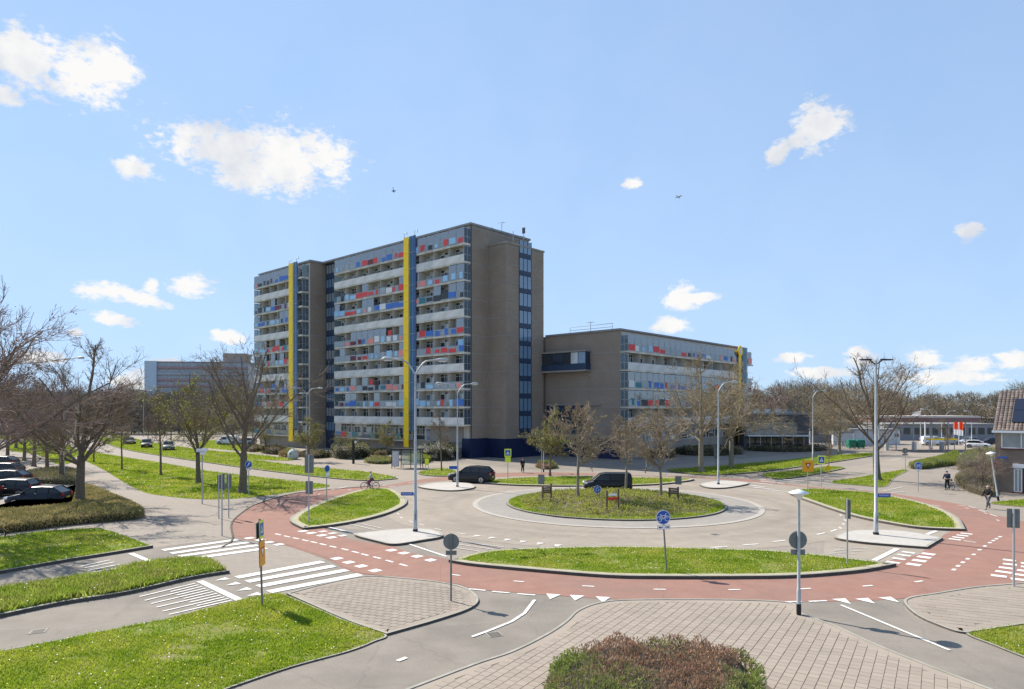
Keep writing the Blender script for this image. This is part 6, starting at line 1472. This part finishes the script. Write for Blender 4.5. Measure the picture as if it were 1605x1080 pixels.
C_dark = paint_m('black', (0.018,0.018,0.021)); C_navy = paint_m('nightblue', (0.012,0.02,0.032)); C_grey = paint_m('grey', (0.10,0.105,0.11)); C_white = paint_m('white', (0.72,0.72,0.72)); C_sil = paint_m('silver', (0.38,0.39,0.40)); C_red = paint_m('red', (0.30,0.02,0.02))
suv = car('dark grey SUV leaving the roundabout beside the far left traffic island', 739, 756, R(163), C_dark, 'suv'); suv.name = 'suv_car'
van = car('small black delivery van driving behind the roundabout island', 952, 768, R(178), C_dark, 'van', 'van'); van.scale = (1, 1, 0.86)
car('dark blue hatchback parked nearest, at the edge of the brown hedge', 61, 791, R(187), C_navy, 'hatch')
car('black estate car parked in the second row behind the nearest hatchback', 12, 777, R(187), C_dark, 'estate')
car('dark car in the third row of the left car park', 8, 760, R(187), C_dark, 'hatch')
car('dark grey car in the fourth row of the left car park', 2, 746, R(187), C_grey, 'hatch')
car('dark car at the back of the left car park', -2, 733, R(187), C_dark, 'hatch')
car('dark car cut by the left edge beside the nearest hatchback', -48, 783, R(187), C_dark, 'hatch')
car('dark car driving towards us on the far left road, middle of three', 230, 702, R(-62), C_dark, 'suv')
car('dark car on the far left road, nearest of three', 264, 706, R(-62), C_grey, 'suv')
car('dark car on the far left road beside the leaning tree, farthest of three', 203, 696.5, R(-50), C_dark, 'estate')
car('silver car far away at the bend of the left road', 186, 682, R(-60), C_sil, 'hatch')
car('white van parked before the far left flats', 357, 697, R(178), C_white, 'van', 'van')
car('silver car parked right of the white van below the left flats', 385, 697, R(178), C_sil, 'hatch')
car('white van in front of the petrol station', 1462, 698, R(-5), C_white, 'van', 'van')
car('white car on the petrol station forecourt right of the lamp', 1532, 702, R(-35), C_white, 'hatch')
car('silver car on the forecourt beside the white flag poles', 1487, 697, R(5), C_sil, 'estate')
car('dark car at the right end of the forecourt', 1550, 697, R(185), C_dark, 'hatch')
car('silver hatchback behind the white forecourt car', 1518, 696, R(200), C_sil, 'hatch')

# ------------------------------------------------------------------ bicycles and people
def bicycle(label, x, y, yaw, frame, s=1.0, group=None, z=0.0, name='bicycle'):
    root = empty(name, (x, y, z), yaw, label, 'bicycle', group); root.scale = (s,s,s)
    for xw in (0.53,-0.53):
        b = MB(); b.ring((0,0,0),(0,1,0),0.33,0.035,0.035,M_tyre,28); b.ring((0,0,0),(0,1,0),0.30,0.02,0.02,M_rim,28)
        for k in range(8): a = math.pi*k/4; b.tube([(0,0,0),(math.cos(a)*0.3,0,math.sin(a)*0.3)],0.004,M_rim,3,False)
        b.tube([(0,-0.04,0),(0,0.04,0)],0.03,M_rim,8); b.build('wheel', root, (xw,0,0.35))
    b = MB()
    for a, c in (((-0.05,0,0.30),(-0.22,0,0.85)),((-0.05,0,0.30),(0.36,0,0.72)),((0.36,0,0.72),(-0.18,0,0.62)),((-0.05,0,0.30),(-0.53,0,0.35)),((-0.19,0,0.70),(-0.53,0,0.35)),((0.36,0,0.66),(0.40,0,0.78)),((0.38,0,0.70),(0.53,0,0.35))): b.tube([a,c],0.019,frame,6)
    b.build('frame', root)
    b = MB(); b.tube([(0.38,0,0.76),(0.33,0,1.02),(0.30,-0.24,1.04),(0.18,-0.27,1.02)],0.014,M_black,6); b.tube([(0.33,0,1.02),(0.30,0.24,1.04),(0.18,0.27,1.02)],0.014,M_black,6); b.build('handlebar', root)
    b = MB(); b.tube([(-0.35,0,0.90),(-0.22,0,0.92),(-0.02,0,0.91)],[0.09,0.08,0.03],M_black,8); b.build('saddle', root)
    b = MB(); b.box(-0.85,-0.38,-0.07,0.07,0.72,0.74,M_black); b.tube([(-0.80,0.05,0.73),(-0.53,0.05,0.35)],0.01,M_black,4); b.build('carrier', root)
    b = MB(); b.disc((-0.05,0.04,0.30),(0,1,0),0.09,0.01,M_rim,16); b.tube([(-0.05,0.0,0.30),(0.05,0.1,0.16)],0.012,M_black,5); b.tube([(-0.05,0,0.30),(-0.15,-0.1,0.44)],0.012,M_black,5); b.build('crank', root)
    return root
def skin(name, joints, bones, rad, m, parent, sub=2, mats=None):
    me = bpy.data.meshes.new(name); me.from_pydata(joints, bones, []); o = bpy.data.objects.new(name, me); col.objects.link(o)
    md = o.modifiers.new('s', 'SKIN'); md.use_smooth_shade = True
    for i, r_ in enumerate(rad):
        me.skin_vertices[0].data[i].radius = (r_, r_) if isinstance(r_, (int,float)) else r_
    me.skin_vertices[0].data[0].use_root = True
    sb = o.modifiers.new('u', 'SUBSURF'); sb.levels = sub; sb.render_levels = sub
    dg = bpy.context.evaluated_depsgraph_get(); ev = o.evaluated_get(dg); nm = bpy.data.meshes.new_from_object(ev)
    o.modifiers.clear(); o.data = nm; nm.name = name; nm.materials.clear(); nm.materials.append(m); o.parent = parent
    bpy.data.meshes.remove(me); return o
M_skin = mat('skin', (0.48,0.30,0.22), rough=0.6)
def person(label, x, y, yaw, J, top, legs, hair, shoes, s=1.0, hooded=False, z=0.0):
    """J: joint dict in a frame facing +x; body one skinned surface, clothing as slightly wider children"""
    root = empty('person', (x, y, z), yaw, label, 'person'); root.scale = (s,s,s)
    g = lambda k: Vector(J[k])
    def side(k, s_): return k + ('_l' if s_ > 0 else '_r')
    jn = ['pelvis','waist','chest','neck','head','crown']; rad = [0.13,0.12,0.14,0.055,0.085,0.07]; bn = [(0,1),(1,2),(2,3),(3,4),(4,5)]
    V = [g(k) for k in jn]
    for s_ in (1,-1):
        o_ = len(V); V += [g(side('hip',s_)), g(side('knee',s_)), g(side('ankle',s_)), g(side('ankle',s_))+Vector((0.16,0,-0.05))]; rad += [0.09,0.06,0.04,0.035]; bn += [(0,o_),(o_,o_+1),(o_+1,o_+2),(o_+2,o_+3)]
        o_ = len(V); hd_ = g(side('hand',s_)); el = g(side('elbow',s_)); d = (hd_-el).normalized()
        V += [g(side('shoulder',s_)), el, hd_, hd_+d*0.08]; rad += [0.055,0.042,0.03,0.034]; bn += [(2,o_),(o_,o_+1),(o_+1,o_+2),(o_+2,o_+3)]
        pd = d.cross(Vector((0,1,0)))
        base = o_+3
        for q in range(4):
            a = hd_+d*0.08+Vector((0,1,0))*(q-1.5)*0.02; V += [a+d*0.04, a+d*0.075-pd*0.015]; rad += [0.009,0.008]; bn += [(base,len(V)-2),(len(V)-2,len(V)-1)]
        V += [hd_+d*0.06+Vector((0,-s_*0.045,0))]; rad += [0.01]; bn += [(base,len(V)-1)]
    skin('body', V, bn, rad, M_skin, root, 1)
    # coat / jacket
    V = [g('waist')*0.35+g('pelvis')*0.65, g('waist'), g('chest'), g('neck')]; rad = [(0.175,0.155),(0.16,0.14),(0.18,0.15),0.075]; bn = [(0,1),(1,2),(2,3)]
    for s_ in (1,-1):
        o_ = len(V); hd_ = g(side('hand',s_)); el = g(side('elbow',s_)); V += [g(side('shoulder',s_)), el, hd_*0.92+el*0.08]; rad += [0.082,0.064,0.052]; bn += [(2,o_),(o_,o_+1),(o_+1,o_+2)]
    skin('jacket', V, bn, rad, top, root, 1)
    V = [g('pelvis')]; rad = [(0.155,0.14)]; bn = []
    for s_ in (1,-1):
        o_ = len(V); V += [g(side('hip',s_)), g(side('knee',s_)), g(side('ankle',s_))+Vector((0,0,0.03))]; rad += [0.112,0.082,0.066]; bn += [(0,o_),(o_,o_+1),(o_+1,o_+2)]
    skin('trousers', V, bn, rad, legs, root, 1)
    for s_ in (1,-1):
        a = g(side('ankle',s_)); skin('shoe', [a+Vector((-0.03,0,-0.03)), a+Vector((0.06,0,-0.05)), a+Vector((0.17,0,-0.06))], [(0,1),(1,2)], [0.05,0.048,0.036], shoes, root, 1)
    hc = g('head'); cr = g('crown'); up_ = (cr-hc).normalized()
    skin('hair', [hc-Vector((0.03,0,0))-up_*0.02, hc-Vector((0.03,0,0))+up_*0.05, cr-Vector((0.015,0,0))+up_*0.01], [(0,1),(1,2)], [0.088,0.103,0.082] if not hooded else [0.11,0.12,0.1], hair, root, 1)
    b = MB(); fc = hc+Vector((0.085,0,0))
    for s_ in (1,-1): b.disc(fc+Vector((0.0,s_*0.032,0.03)),(1,0,0),0.012,0.01,M_sblack,8)
    b.box(fc.x-0.01,fc.x+0.004,-0.025,0.025,fc.z-0.045,fc.z-0.035,mat('lips',(0.35,0.12,0.1))); b.tube([fc+Vector((0.0,0,0.025)),fc+Vector((0.025,0,-0.01))],[0.008,0.014],M_skin,6); b.build('face', root)
    return root
def standing(stride=0.0, armsw=0.0, lean=0.0, hands=None):
    J = dict(pelvis=(0,0,0.95), waist=(0.01+lean*0.3,0,1.12), chest=(0.01+lean*0.8,0,1.36), neck=(lean,0,1.53), head=(0.03+lean*1.2,0,1.64), crown=(0.03+lean*1.25,0,1.72))
    for s_, k in ((1,'l'),(-1,'r')):
        J['hip_'+k] = (0,s_*0.09,0.9); J['knee_'+k] = (s_*stride*0.45+0.05,s_*0.09,0.5); J['ankle_'+k] = (s_*stride,s_*0.09,0.09+(0.05 if s_*stride < 0 else 0))
        J['shoulder_'+k] = (lean*0.9,s_*0.19,1.42); J['elbow_'+k] = (-s_*armsw*0.5+lean*0.6,s_*0.25,1.14); J['hand_'+k] = (-s_*armsw+0.06+lean*0.6,s_*0.23,0.90)
    if hands:
        for k, v in hands.items(): J[k] = v
    return J
M_cblk = mat('cloth_black', (0.016,0.017,0.02), rough=0.9); M_cnavy = mat('cloth_navy', (0.035,0.055,0.10), rough=0.9); M_cgrey = mat('cloth_grey', (0.12,0.12,0.13), rough=0.9); M_cjean = mat('cloth_jeans', (0.10,0.13,0.20), rough=0.9)
M_hgrey = mat('hair_grey', (0.45,0.43,0.40), rough=0.8); M_hdark = mat('hair_dark', (0.02,0.015,0.012), rough=0.8); M_hblond = mat('hair_blond', (0.20,0.13,0.07), rough=0.8); M_cpale = mat('cloth_pale', (0.50,0.50,0.50), rough=0.9)
x0, y0 = at(1549, 798); person('person in black coat with grey hair and pale trousers walking left past the slanting lamp', x0, y0, R(200), standing(0.32, 0.28, 0.05, {'hand_l': (0.34,0.34,1.08), 'elbow_l': (0.1,0.32,1.16)}), M_cblk, M_cgrey, M_hgrey, M_cblk, 1.0)
x0, y0 = at(1485, 768); person('person in dark blue hooded coat pushing a bicycle away up the right pavement', x0, y0, R(80), standing(0.18, 0.1, 0.10, {'hand_l': (0.38,0.2,1.0), 'hand_r': (0.38,-0.25,1.0), 'elbow_l': (0.15,0.27,1.12), 'elbow_r': (0.15,-0.27,1.12)}), M_cnavy, M_cblk, M_cnavy, M_cblk, 1.0, hooded=True)
bicycle('dark bicycle pushed by the person in the blue coat on the right pavement', x0+0.42, y0+0.30, R(80), M_black, 1.0)
x0, y0 = at(819, 741); person('person in black standing on the far path before the navy wall', x0, y0, R(-60), standing(0.08, 0.05), M_cblk, M_cblk, M_hdark, M_cblk, 1.0)
# cyclist
x0, y0 = at(580, 768); yaw = R(184)
bicycle('pink and purple bicycle ridden on the red cycle path left of the roundabout', x0, y0, yaw, mat('frame_pink', (0.45,0.10,0.32), rough=0.4), 1.0, z=0.02)
JC = dict(pelvis=(-0.17,0,1.0), waist=(-0.15,0,1.14), chest=(-0.10,0,1.35), neck=(-0.06,0,1.50), head=(-0.03,0,1.60), crown=(-0.03,0,1.68),
          hip_l=(-0.15,0.09,0.97), hip_r=(-0.15,-0.09,0.97), knee_l=(0.22,0.10,0.74), knee_r=(0.10,-0.10,0.60), ankle_l=(0.06,0.11,0.36), ankle_r=(-0.08,-0.11,0.22),
          shoulder_l=(-0.08,0.17,1.40), shoulder_r=(-0.08,-0.17,1.40), elbow_l=(0.02,0.24,1.18), elbow_r=(0.02,-0.24,1.18), hand_l=(0.17,0.25,1.07), hand_r=(0.17,-0.25,1.07))
person('person with long dark hair in pale top riding the pink bicycle', x0, y0, yaw, JC, M_cpale, mat('cloth_plum', (0.16,0.06,0.12), rough=0.9), M_hdark, M_cblk, 1.0, z=0.02)
G_b = 'bicycles parked by the site cabin'
pb = None
for i in range(8):
    xx, yy = at(1286+i*5.5, 700)
    if pb is None: pb = bicycle('bicycle in the row left of the white site cabin, first from the left', xx, yy, R(80), M_galv, 1.0, G_b)
    else: c_ = copy_tree(pb); put(c_, (xx, yy, 0), R(80)+random.uniform(-0.2,0.2), 'bicycle in the row left of the white site cabin, %s from the left' % ORD[i])
xx, yy = at(3, 847); bicycle('dark bicycle on the path at the left picture edge, only its wheel in view', xx-0.75, yy, R(10), M_black, 1.0)

# ------------------------------------------------------------------ buildings on the right
# brick house
M_hbrick = brick_mat('house_brick', (0.23,0.165,0.125), (0.19,0.135,0.105), (0.27,0.24,0.2), 0.22, 0.07, 0.01, axes='WALL', c3=(0.18,0.14,0.115), scale3=0.6)
hx, hy = xat(1560, 60.7), 60.7
house = empty('brick_house', (hx, hy, 0), TH, 'brown brick house with tiled roof and black solar panels at the right edge', 'house')
EV = 5.55
b = MB(); b.box(0.0, 9, 0, 7.6, 0, EV, M_hbrick); b.build('wall', house)
b = MB(); RZ = 8.95; 
roofpl = [(-0.15,-0.35,EV-0.05),(9.2,-0.35,EV-0.05),(9.2,3.8,RZ),(-0.15,3.8,RZ),(9.2,7.9,EV-0.05),(-0.15,7.9,EV-0.05)]
b.add(roofpl, [(0,1,2,3),(3,2,4,5)], mat('roof_under', (0.10,0.07,0.055))); b.add([(0,0,EV),(0,7.6,EV),(0,3.8,RZ-0.1),(9,0,EV),(9,7.6,EV),(9,3.8,RZ-0.1)], [(0,1,2),(5,4,3)], M_hbrick); rf = b.build('roof', house)
sl = Vector((0, 3.8+0.35, RZ-EV+0.05)); nl_ = sl.length; sl.normalize(); nn_ = Vector((0,-sl.z,sl.y))
tl = MB(); M_rt = mat('roof_tile', (0.20,0.15,0.12), c2=(0.12,0.09,0.075), scale=1.2, rough=0.45, spec=0.6, per_island=0.3)
for r0_ in range(int(nl_/0.33)+1):
    for c0_ in range(int(9.3/0.30)):
        o_ = Vector((-0.13+c0_*0.30, -0.36, EV-0.04)) + sl*(r0_*0.33) + nn_*0.01; vs = []
        for k in range(5):
            a = math.pi*k/4; x_ = 0.15-0.14*math.cos(a); hgt = 0.065*math.sin(a)
            vs += [o_+Vector((x_,0,0))+nn_*(hgt+0.045), o_+Vector((x_,0,0))+sl*0.36+nn_*(hgt+0.015)]
        tl.add(vs, [(2*k,2*k+2,2*k+3,2*k+1) for k in range(4)], M_rt, False); tl.add([vs[0],vs[2],vs[4],vs[6],vs[8]], [(0,1,2,3,4)], M_rt)
o = tl.build('roof_tiles', rf); o['kind'] = 'stuff'
M_pv = mat('solar_cell', (0.008,0.01,0.022), rough=0.12, spec=0.8, coat=0.5)
for r0_ in range(2):
    for c0_ in range(6):
        p = Vector((1.15+c0_*1.05, -0.3, EV)) + sl*(0.95+r0_*1.66) + nn_*0.17; b = MB(); b.obox(p+Vector((0.5,0,0))+sl*0.8, Vector((0.5,0,0)), sl*0.8, nn_*0.02, M_pv); b.build('solar_panel', rf)
b = MB(); b.box(-0.2,9.2,-0.5,-0.35,EV-0.22,EV-0.02,M_swhite); b.build('gutter', house)
def hwin(x0,x1,z0,z1,nm='window'):
    b = MB(); b.box(x0,x1,-0.05,0.0,z0,z1,P_mid)
    w = b.build(nm, house); b = MB()
    for (a,c,d,e) in ((x0,x1,z0,z0+0.08),(x0,x1,z1-0.08,z1),(x0,x0+0.08,z0,z1),(x1-0.08,x1,z0,z1),((x0+x1)/2-0.04,(x0+x1)/2+0.04,z0,z1)): b.box(a,c,-0.09,-0.051,d,e,M_wf)
    b.build('frame', w); b = MB(); b.box(x0-0.05,x1+0.05,-0.14,0,z0-0.09,z0,mat('sill_maroon',(0.12,0.03,0.03))); b.build('sill', w); return w
hwin(0.45,3.3,3.95,5.4); hwin(4.2,6.8,3.95,5.4)
b = MB(); b.box(1.28,3.4,-0.12,0,2.25,2.6,M_swhite); b.build('lintel', house)
w = hwin(1.35,1.95,0.12,2.2); b = MB(); b.box(2.0,2.95,-0.05,0,0.05,2.2,mat('door_maroon',(0.13,0.02,0.03),rough=0.4)); d_ = b.build('door', house); b = MB(); b.box(2.08,2.14,-0.1,-0.05,1.0,1.15,M_galv); b.build('handle', d_)
b = MB(); b.box(0.12,0.92,-0.03,0,3.02,3.2,M_sblue); b.build('street_name_plate', house)
b = MB(); b.box(-2,0,0,-1.2,0,0.02,M_conc); 
r_, H = pole('notice_board', 'notice board', 1557, 772, 722, 'small red and white board in front of the house corner'); plate(r_, 'board', 0.3, 0.75, H-0.4, 0.0, M_sred)

# dark low building right of the wing
Yb = 122; X0 = xat(1166,Yb); X1 = xat(1266,Yb)
lowb = empty('shop_building', (X0, Yb, 0), -0.05, 'dark flat-roofed low building with beige upper panels right of the low wing', 'shop building'); Lb = X1-X0
M_dk = mat('cladding_dark', (0.09,0.09,0.10), c2=(0.12,0.12,0.13), scale=0.6); M_bg = mat('cladding_beige', (0.36,0.32,0.27), c2=(0.30,0.27,0.23), scale=0.5)
b = MB(); b.box(0,Lb,0,14,0,zat(650,Yb),M_dk); b.build('wall', lowb)
b = MB(); b.box(-0.3,Lb+0.3,-0.3,14.3,zat(650,Yb),zat(648,Yb)+0.1,M_roof); b.build('roof', lowb)
for k in range(6): b = MB(); b.box(0.4+k*1.5,1.85+k*1.5,-0.12,0,zat(681,Yb),zat(662,Yb),M_bg); b.build('panel', lowb)
b = MB(); b.box(0.3,Lb-0.3,-1.6,0,zat(683.5,Yb),zat(681.5,Yb),M_paraw); b.build('canopy', lowb)
for k in range(6): b = MB(); b.tube([(0.6+k*1.9,-1.4,0),(0.6+k*1.9,-1.4,zat(683.5,Yb))],0.06,M_galv,6); b.build('post', lowb)
for k in range(7): b = MB(); b.box(0.5+k*1.5,1.8+k*1.5,-0.06,0,0.3,zat(686,Yb),P_dark); b.build('window', lowb)
for k in range(5): b = MB(); b.box(0.6+k*2.0,1.7+k*2.0,3,4.2,zat(648,Yb),zat(641.5,Yb),M_paraw); b.build('roof_unit', lowb)
b = MB(); b.box(0.8,4.8,-3.4,-3.0,0,0.4,M_paraw); b.build('low_wall', lowb)
def hall(x0p, x1p, ytop, ybase, label, m, windows=True, depth=8, rz=0.0, name='hall', nwin=5, wm=None):
    X, Y = at(x0p, ybase); L_ = xat(x1p, Y)-X; H = zat(ytop, Y); t = empty(name, (X, Y, 0), rz, label, name.replace('_',' '))
    b = MB(); b.box(0,L_,0,depth,0,H-0.25,m); b.build('wall', t); b = MB(); b.box(-0.2,L_+0.2,-0.2,depth+0.2,H-0.25,H,M_roof); b.build('roof', t)
    if windows:
        for k in range(nwin): b = MB(); w = L_/nwin; b.box(k*w+w*0.15,(k+1)*w-w*0.15,-0.05,0,H*0.35,H*0.75,wm or P_dark); b.build('window', t)
    return t
M_cab = mat('cabin_white', (0.62,0.63,0.65), c2=(0.55,0.56,0.58), scale=1.0)
cb = hall(1338, 1412, 672.5, 697, 'white site cabin with flat roof behind the big right tree', M_cab, nwin=0, windows=False, depth=5, name='site_cabin', rz=0.03)
b = MB(); b.box(8.6,9.4,-0.05,0,1.6,2.3,P_dark); b.build('window', cb)
for k in range(5): b = MB(); b.box(0.3+k*1.75,0.36+k*1.75,-0.03,0,0.05,2.9,M_galv); b.build('panel_joint', cb)
hall(1306, 1336, 676, 698, 'lower white sheet wall left of the site cabin', M_cab, False, 1.0, name='sheet_wall', rz=-0.1)
hall(1270, 1345, 660, 694, 'grey hall behind the parked bicycles', mat('hall_grey',(0.22,0.23,0.26)), True, 10, name='hall')
hall(1385, 1560, 664, 690, 'long grey hall behind the petrol station', mat('hall_grey2',(0.24,0.25,0.27)), True, 12, name='hall', nwin=12)
hall(1538, 1600, 655, 682, 'blue-grey building behind the forecourt at far right', mat('hall_blue',(0.16,0.20,0.27)), True, 12, name='building', nwin=6, wm=P_mid)
# petrol station canopy
Yc = 118; X0 = xat(1376,Yc); X1 = xat(1538,Yc); Lc = X1-X0
ps = empty('petrol_station', (X0, Yc, 0), 0.02, 'long petrol station canopy with pale top edge and dark red band', 'petrol station')
b = MB(); b.box(0,Lc,0,8,zat(661.5,Yc),zat(655,Yc),mat('canopy_darkred',(0.20,0.11,0.11),c2=(0.26,0.17,0.16),scale=0.3)); b.build('canopy_band', ps)
b = MB(); b.box(-0.1,Lc+0.1,-0.1,8.1,zat(655,Yc),zat(652,Yc),mat('canopy_edge',(0.50,0.46,0.42))); b.build('canopy_edge', ps)
for k in range(6): b = MB(); b.box(1+k*3.1,1.14+k*3.1,1.5,1.64,0,zat(661.5,Yc),M_galv); b.build('post', ps)
for k in range(3): b = MB(); b.box(2.7+k*5,3.2+k*5,2.2,2.8,0,1.5,M_galv if k != 1 else M_paraw); b.build('fuel_pump', ps)
b = MB(); b.box(7.8,12.5,-2.4,-1.0,2.05,2.3,M_yel); b.box(7.9,8.0,-1.8,-1.7,0,2.05,M_galv); b.box(12.3,12.4,-1.8,-1.7,0,2.05,M_galv); b.build('yellow_beam', ps)
# flags
def flag(px_, pybase, ytop, w, h, mats, label, swallow=False):
    x, y = at(px_, pybase); H = zat(ytop, y); t = empty('flag', (x, y, 0), 0, label, 'flag')
    b = MB(); b.tube([(0,0,0),(0,0,H)],0.06,M_swhite,6); b.build('pole', t)
    n = 9
    for j, m in enumerate(mats):
        b = MB(); vs = []
        z1 = H-0.1-j*h/len(mats); z0 = z1-h/len(mats)
        for k in range(n):
            u = k/(n-1); yy_ = 0.12*math.sin(u*7); sag = -0.25*u*u
            vs += [(0.07+u*w,yy_,z1+sag),(0.07+u*w*0.96,yy_+0.02,z0+sag*0.7)]
        b.add(vs, [(2*k,2*k+2,2*k+3,2*k+1) for k in range(n-1)], m, True); b.build('cloth', t)
    return t
M_fw = mat('flag_white',(0.75,0.75,0.75),transl=0.4); M_fr = mat('flag_red',(0.75,0.07,0.02),transl=0.5)
flag(1443, 703, 643.5, -1.6, 1.6, [M_fw], 'white flag on a pole in front of the petrol station')
flag(1495, 696, 655, 0.9, 3.4, [M_fr, M_fr, M_fw], 'orange-red vertical flag with white foot, left one of the pair')
flag(1503, 698, 654, 0.85, 3.6, [M_fr, M_fr, M_fw], 'orange-red vertical flag with white foot, right one of the pair')
for i, (px_, l) in enumerate(((1450,'white pillar left of the bent-arm lamp'),(1476,'pale post below the canopy right of the white van'),(1494.5,'thin post beside the red flags'))):
    r_, H = pole('post', 'post', px_, 697, 650+i*6, l, r=0.14 if i == 0 else 0.07, mt=M_paraw if i < 2 else M_galv); b = MB(); b.box(-0.2,0.2,-0.2,0.2,0,0.25,M_conc); b.build('foot', r_)
# green bins
gb = None
M_gbin = mat('bin_green',(0.03,0.20,0.13),rough=0.5)
for i, px_ in enumerate((1334, 1348)):
    x, y = at(px_, 703); t = empty('waste_container', (x,y,0), 0.1, ('left' if i == 0 else 'right')+' one of two green wheeled waste containers before the white sheet wall', 'waste container')
    b = MB(); b.add([(-0.6,-0.45,0.15),(0.6,-0.45,0.15),(0.6,0.45,0.15),(-0.6,0.45,0.15),(-0.7,-0.55,1.2),(0.7,-0.55,1.2),(0.7,0.55,1.2),(-0.7,0.55,1.2)], [(3,2,1,0),(4,5,6,7),(0,1,5,4),(1,2,6,5),(2,3,7,6),(3,0,4,7)], M_gbin); b.build('body', t)
    b = MB(); b.tube([(-0.72,0,1.2),(0.72,0,1.2)],0.5,M_gbin,12); b.build('lid', t); 
    for s_ in (-0.5,0.5): b = MB(); b.disc((s_,-0.4,0.1),(0,1,0),0.1,0.06,M_tyre,10); b.build('wheel', t)
# yellow post at the thin tree
r_, H = pole('marker_post', 'marker post', 1298, 742, 729, 'short yellow marker post at the foot of the thin young tree', r=0.09, mt=M_yel); b = MB(); b.box(-0.25,0.25,-0.06,0.06,H-0.5,H-0.1,M_yel); b.build('head', r_)
# ------------------------------------------------------------------ birds
def bird(px_, py_, Y, span, yaw, roll, m, label):
    t = empty('bird', (xat(px_,Y), Y, zat(py_,Y)), 0, label, 'bird', rot=(0, roll, yaw))
    b = MB(); b.tube([(-0.28,0,0),(-0.12,0,0.01),(0.08,0,0.01),(0.22,0,0.03),(0.30,0,0.02)],[0.01,0.05,0.065,0.04,0.008],m,8); b.build('body', t)
    for s_ in (1,-1):
        b = MB(); b.add([(0.1,s_*0.04,0.02),(-0.06,s_*0.04,0.02),(0.14,s_*span*0.45,0.16),(0.0,s_*span*0.42,0.15),(-0.02,s_*span,0.06)], [(0,1,3,2),(2,3,4)], m); w = b.build('wing', t); sm = w.modifiers.new('t','SOLIDIFY'); sm.thickness = 0.015
    b = MB(); b.add([(-0.24,-0.02,0),(-0.24,0.02,0),(-0.42,0.07,0),(-0.42,-0.07,0)], [(0,1,2,3)], m); b.build('tail', t)
bird(616.7, 299, 90, 0.35, 1.4, 1.1, mat('bird_dark',(0.05,0.055,0.06)), 'small dark bird in the sky above the tall flats')
bird(1063, 309, 80, 0.72, 0.5, 0.5, mat('bird_grey',(0.35,0.37,0.40)), 'pale gull with spread wings in the sky right of the tall flats')
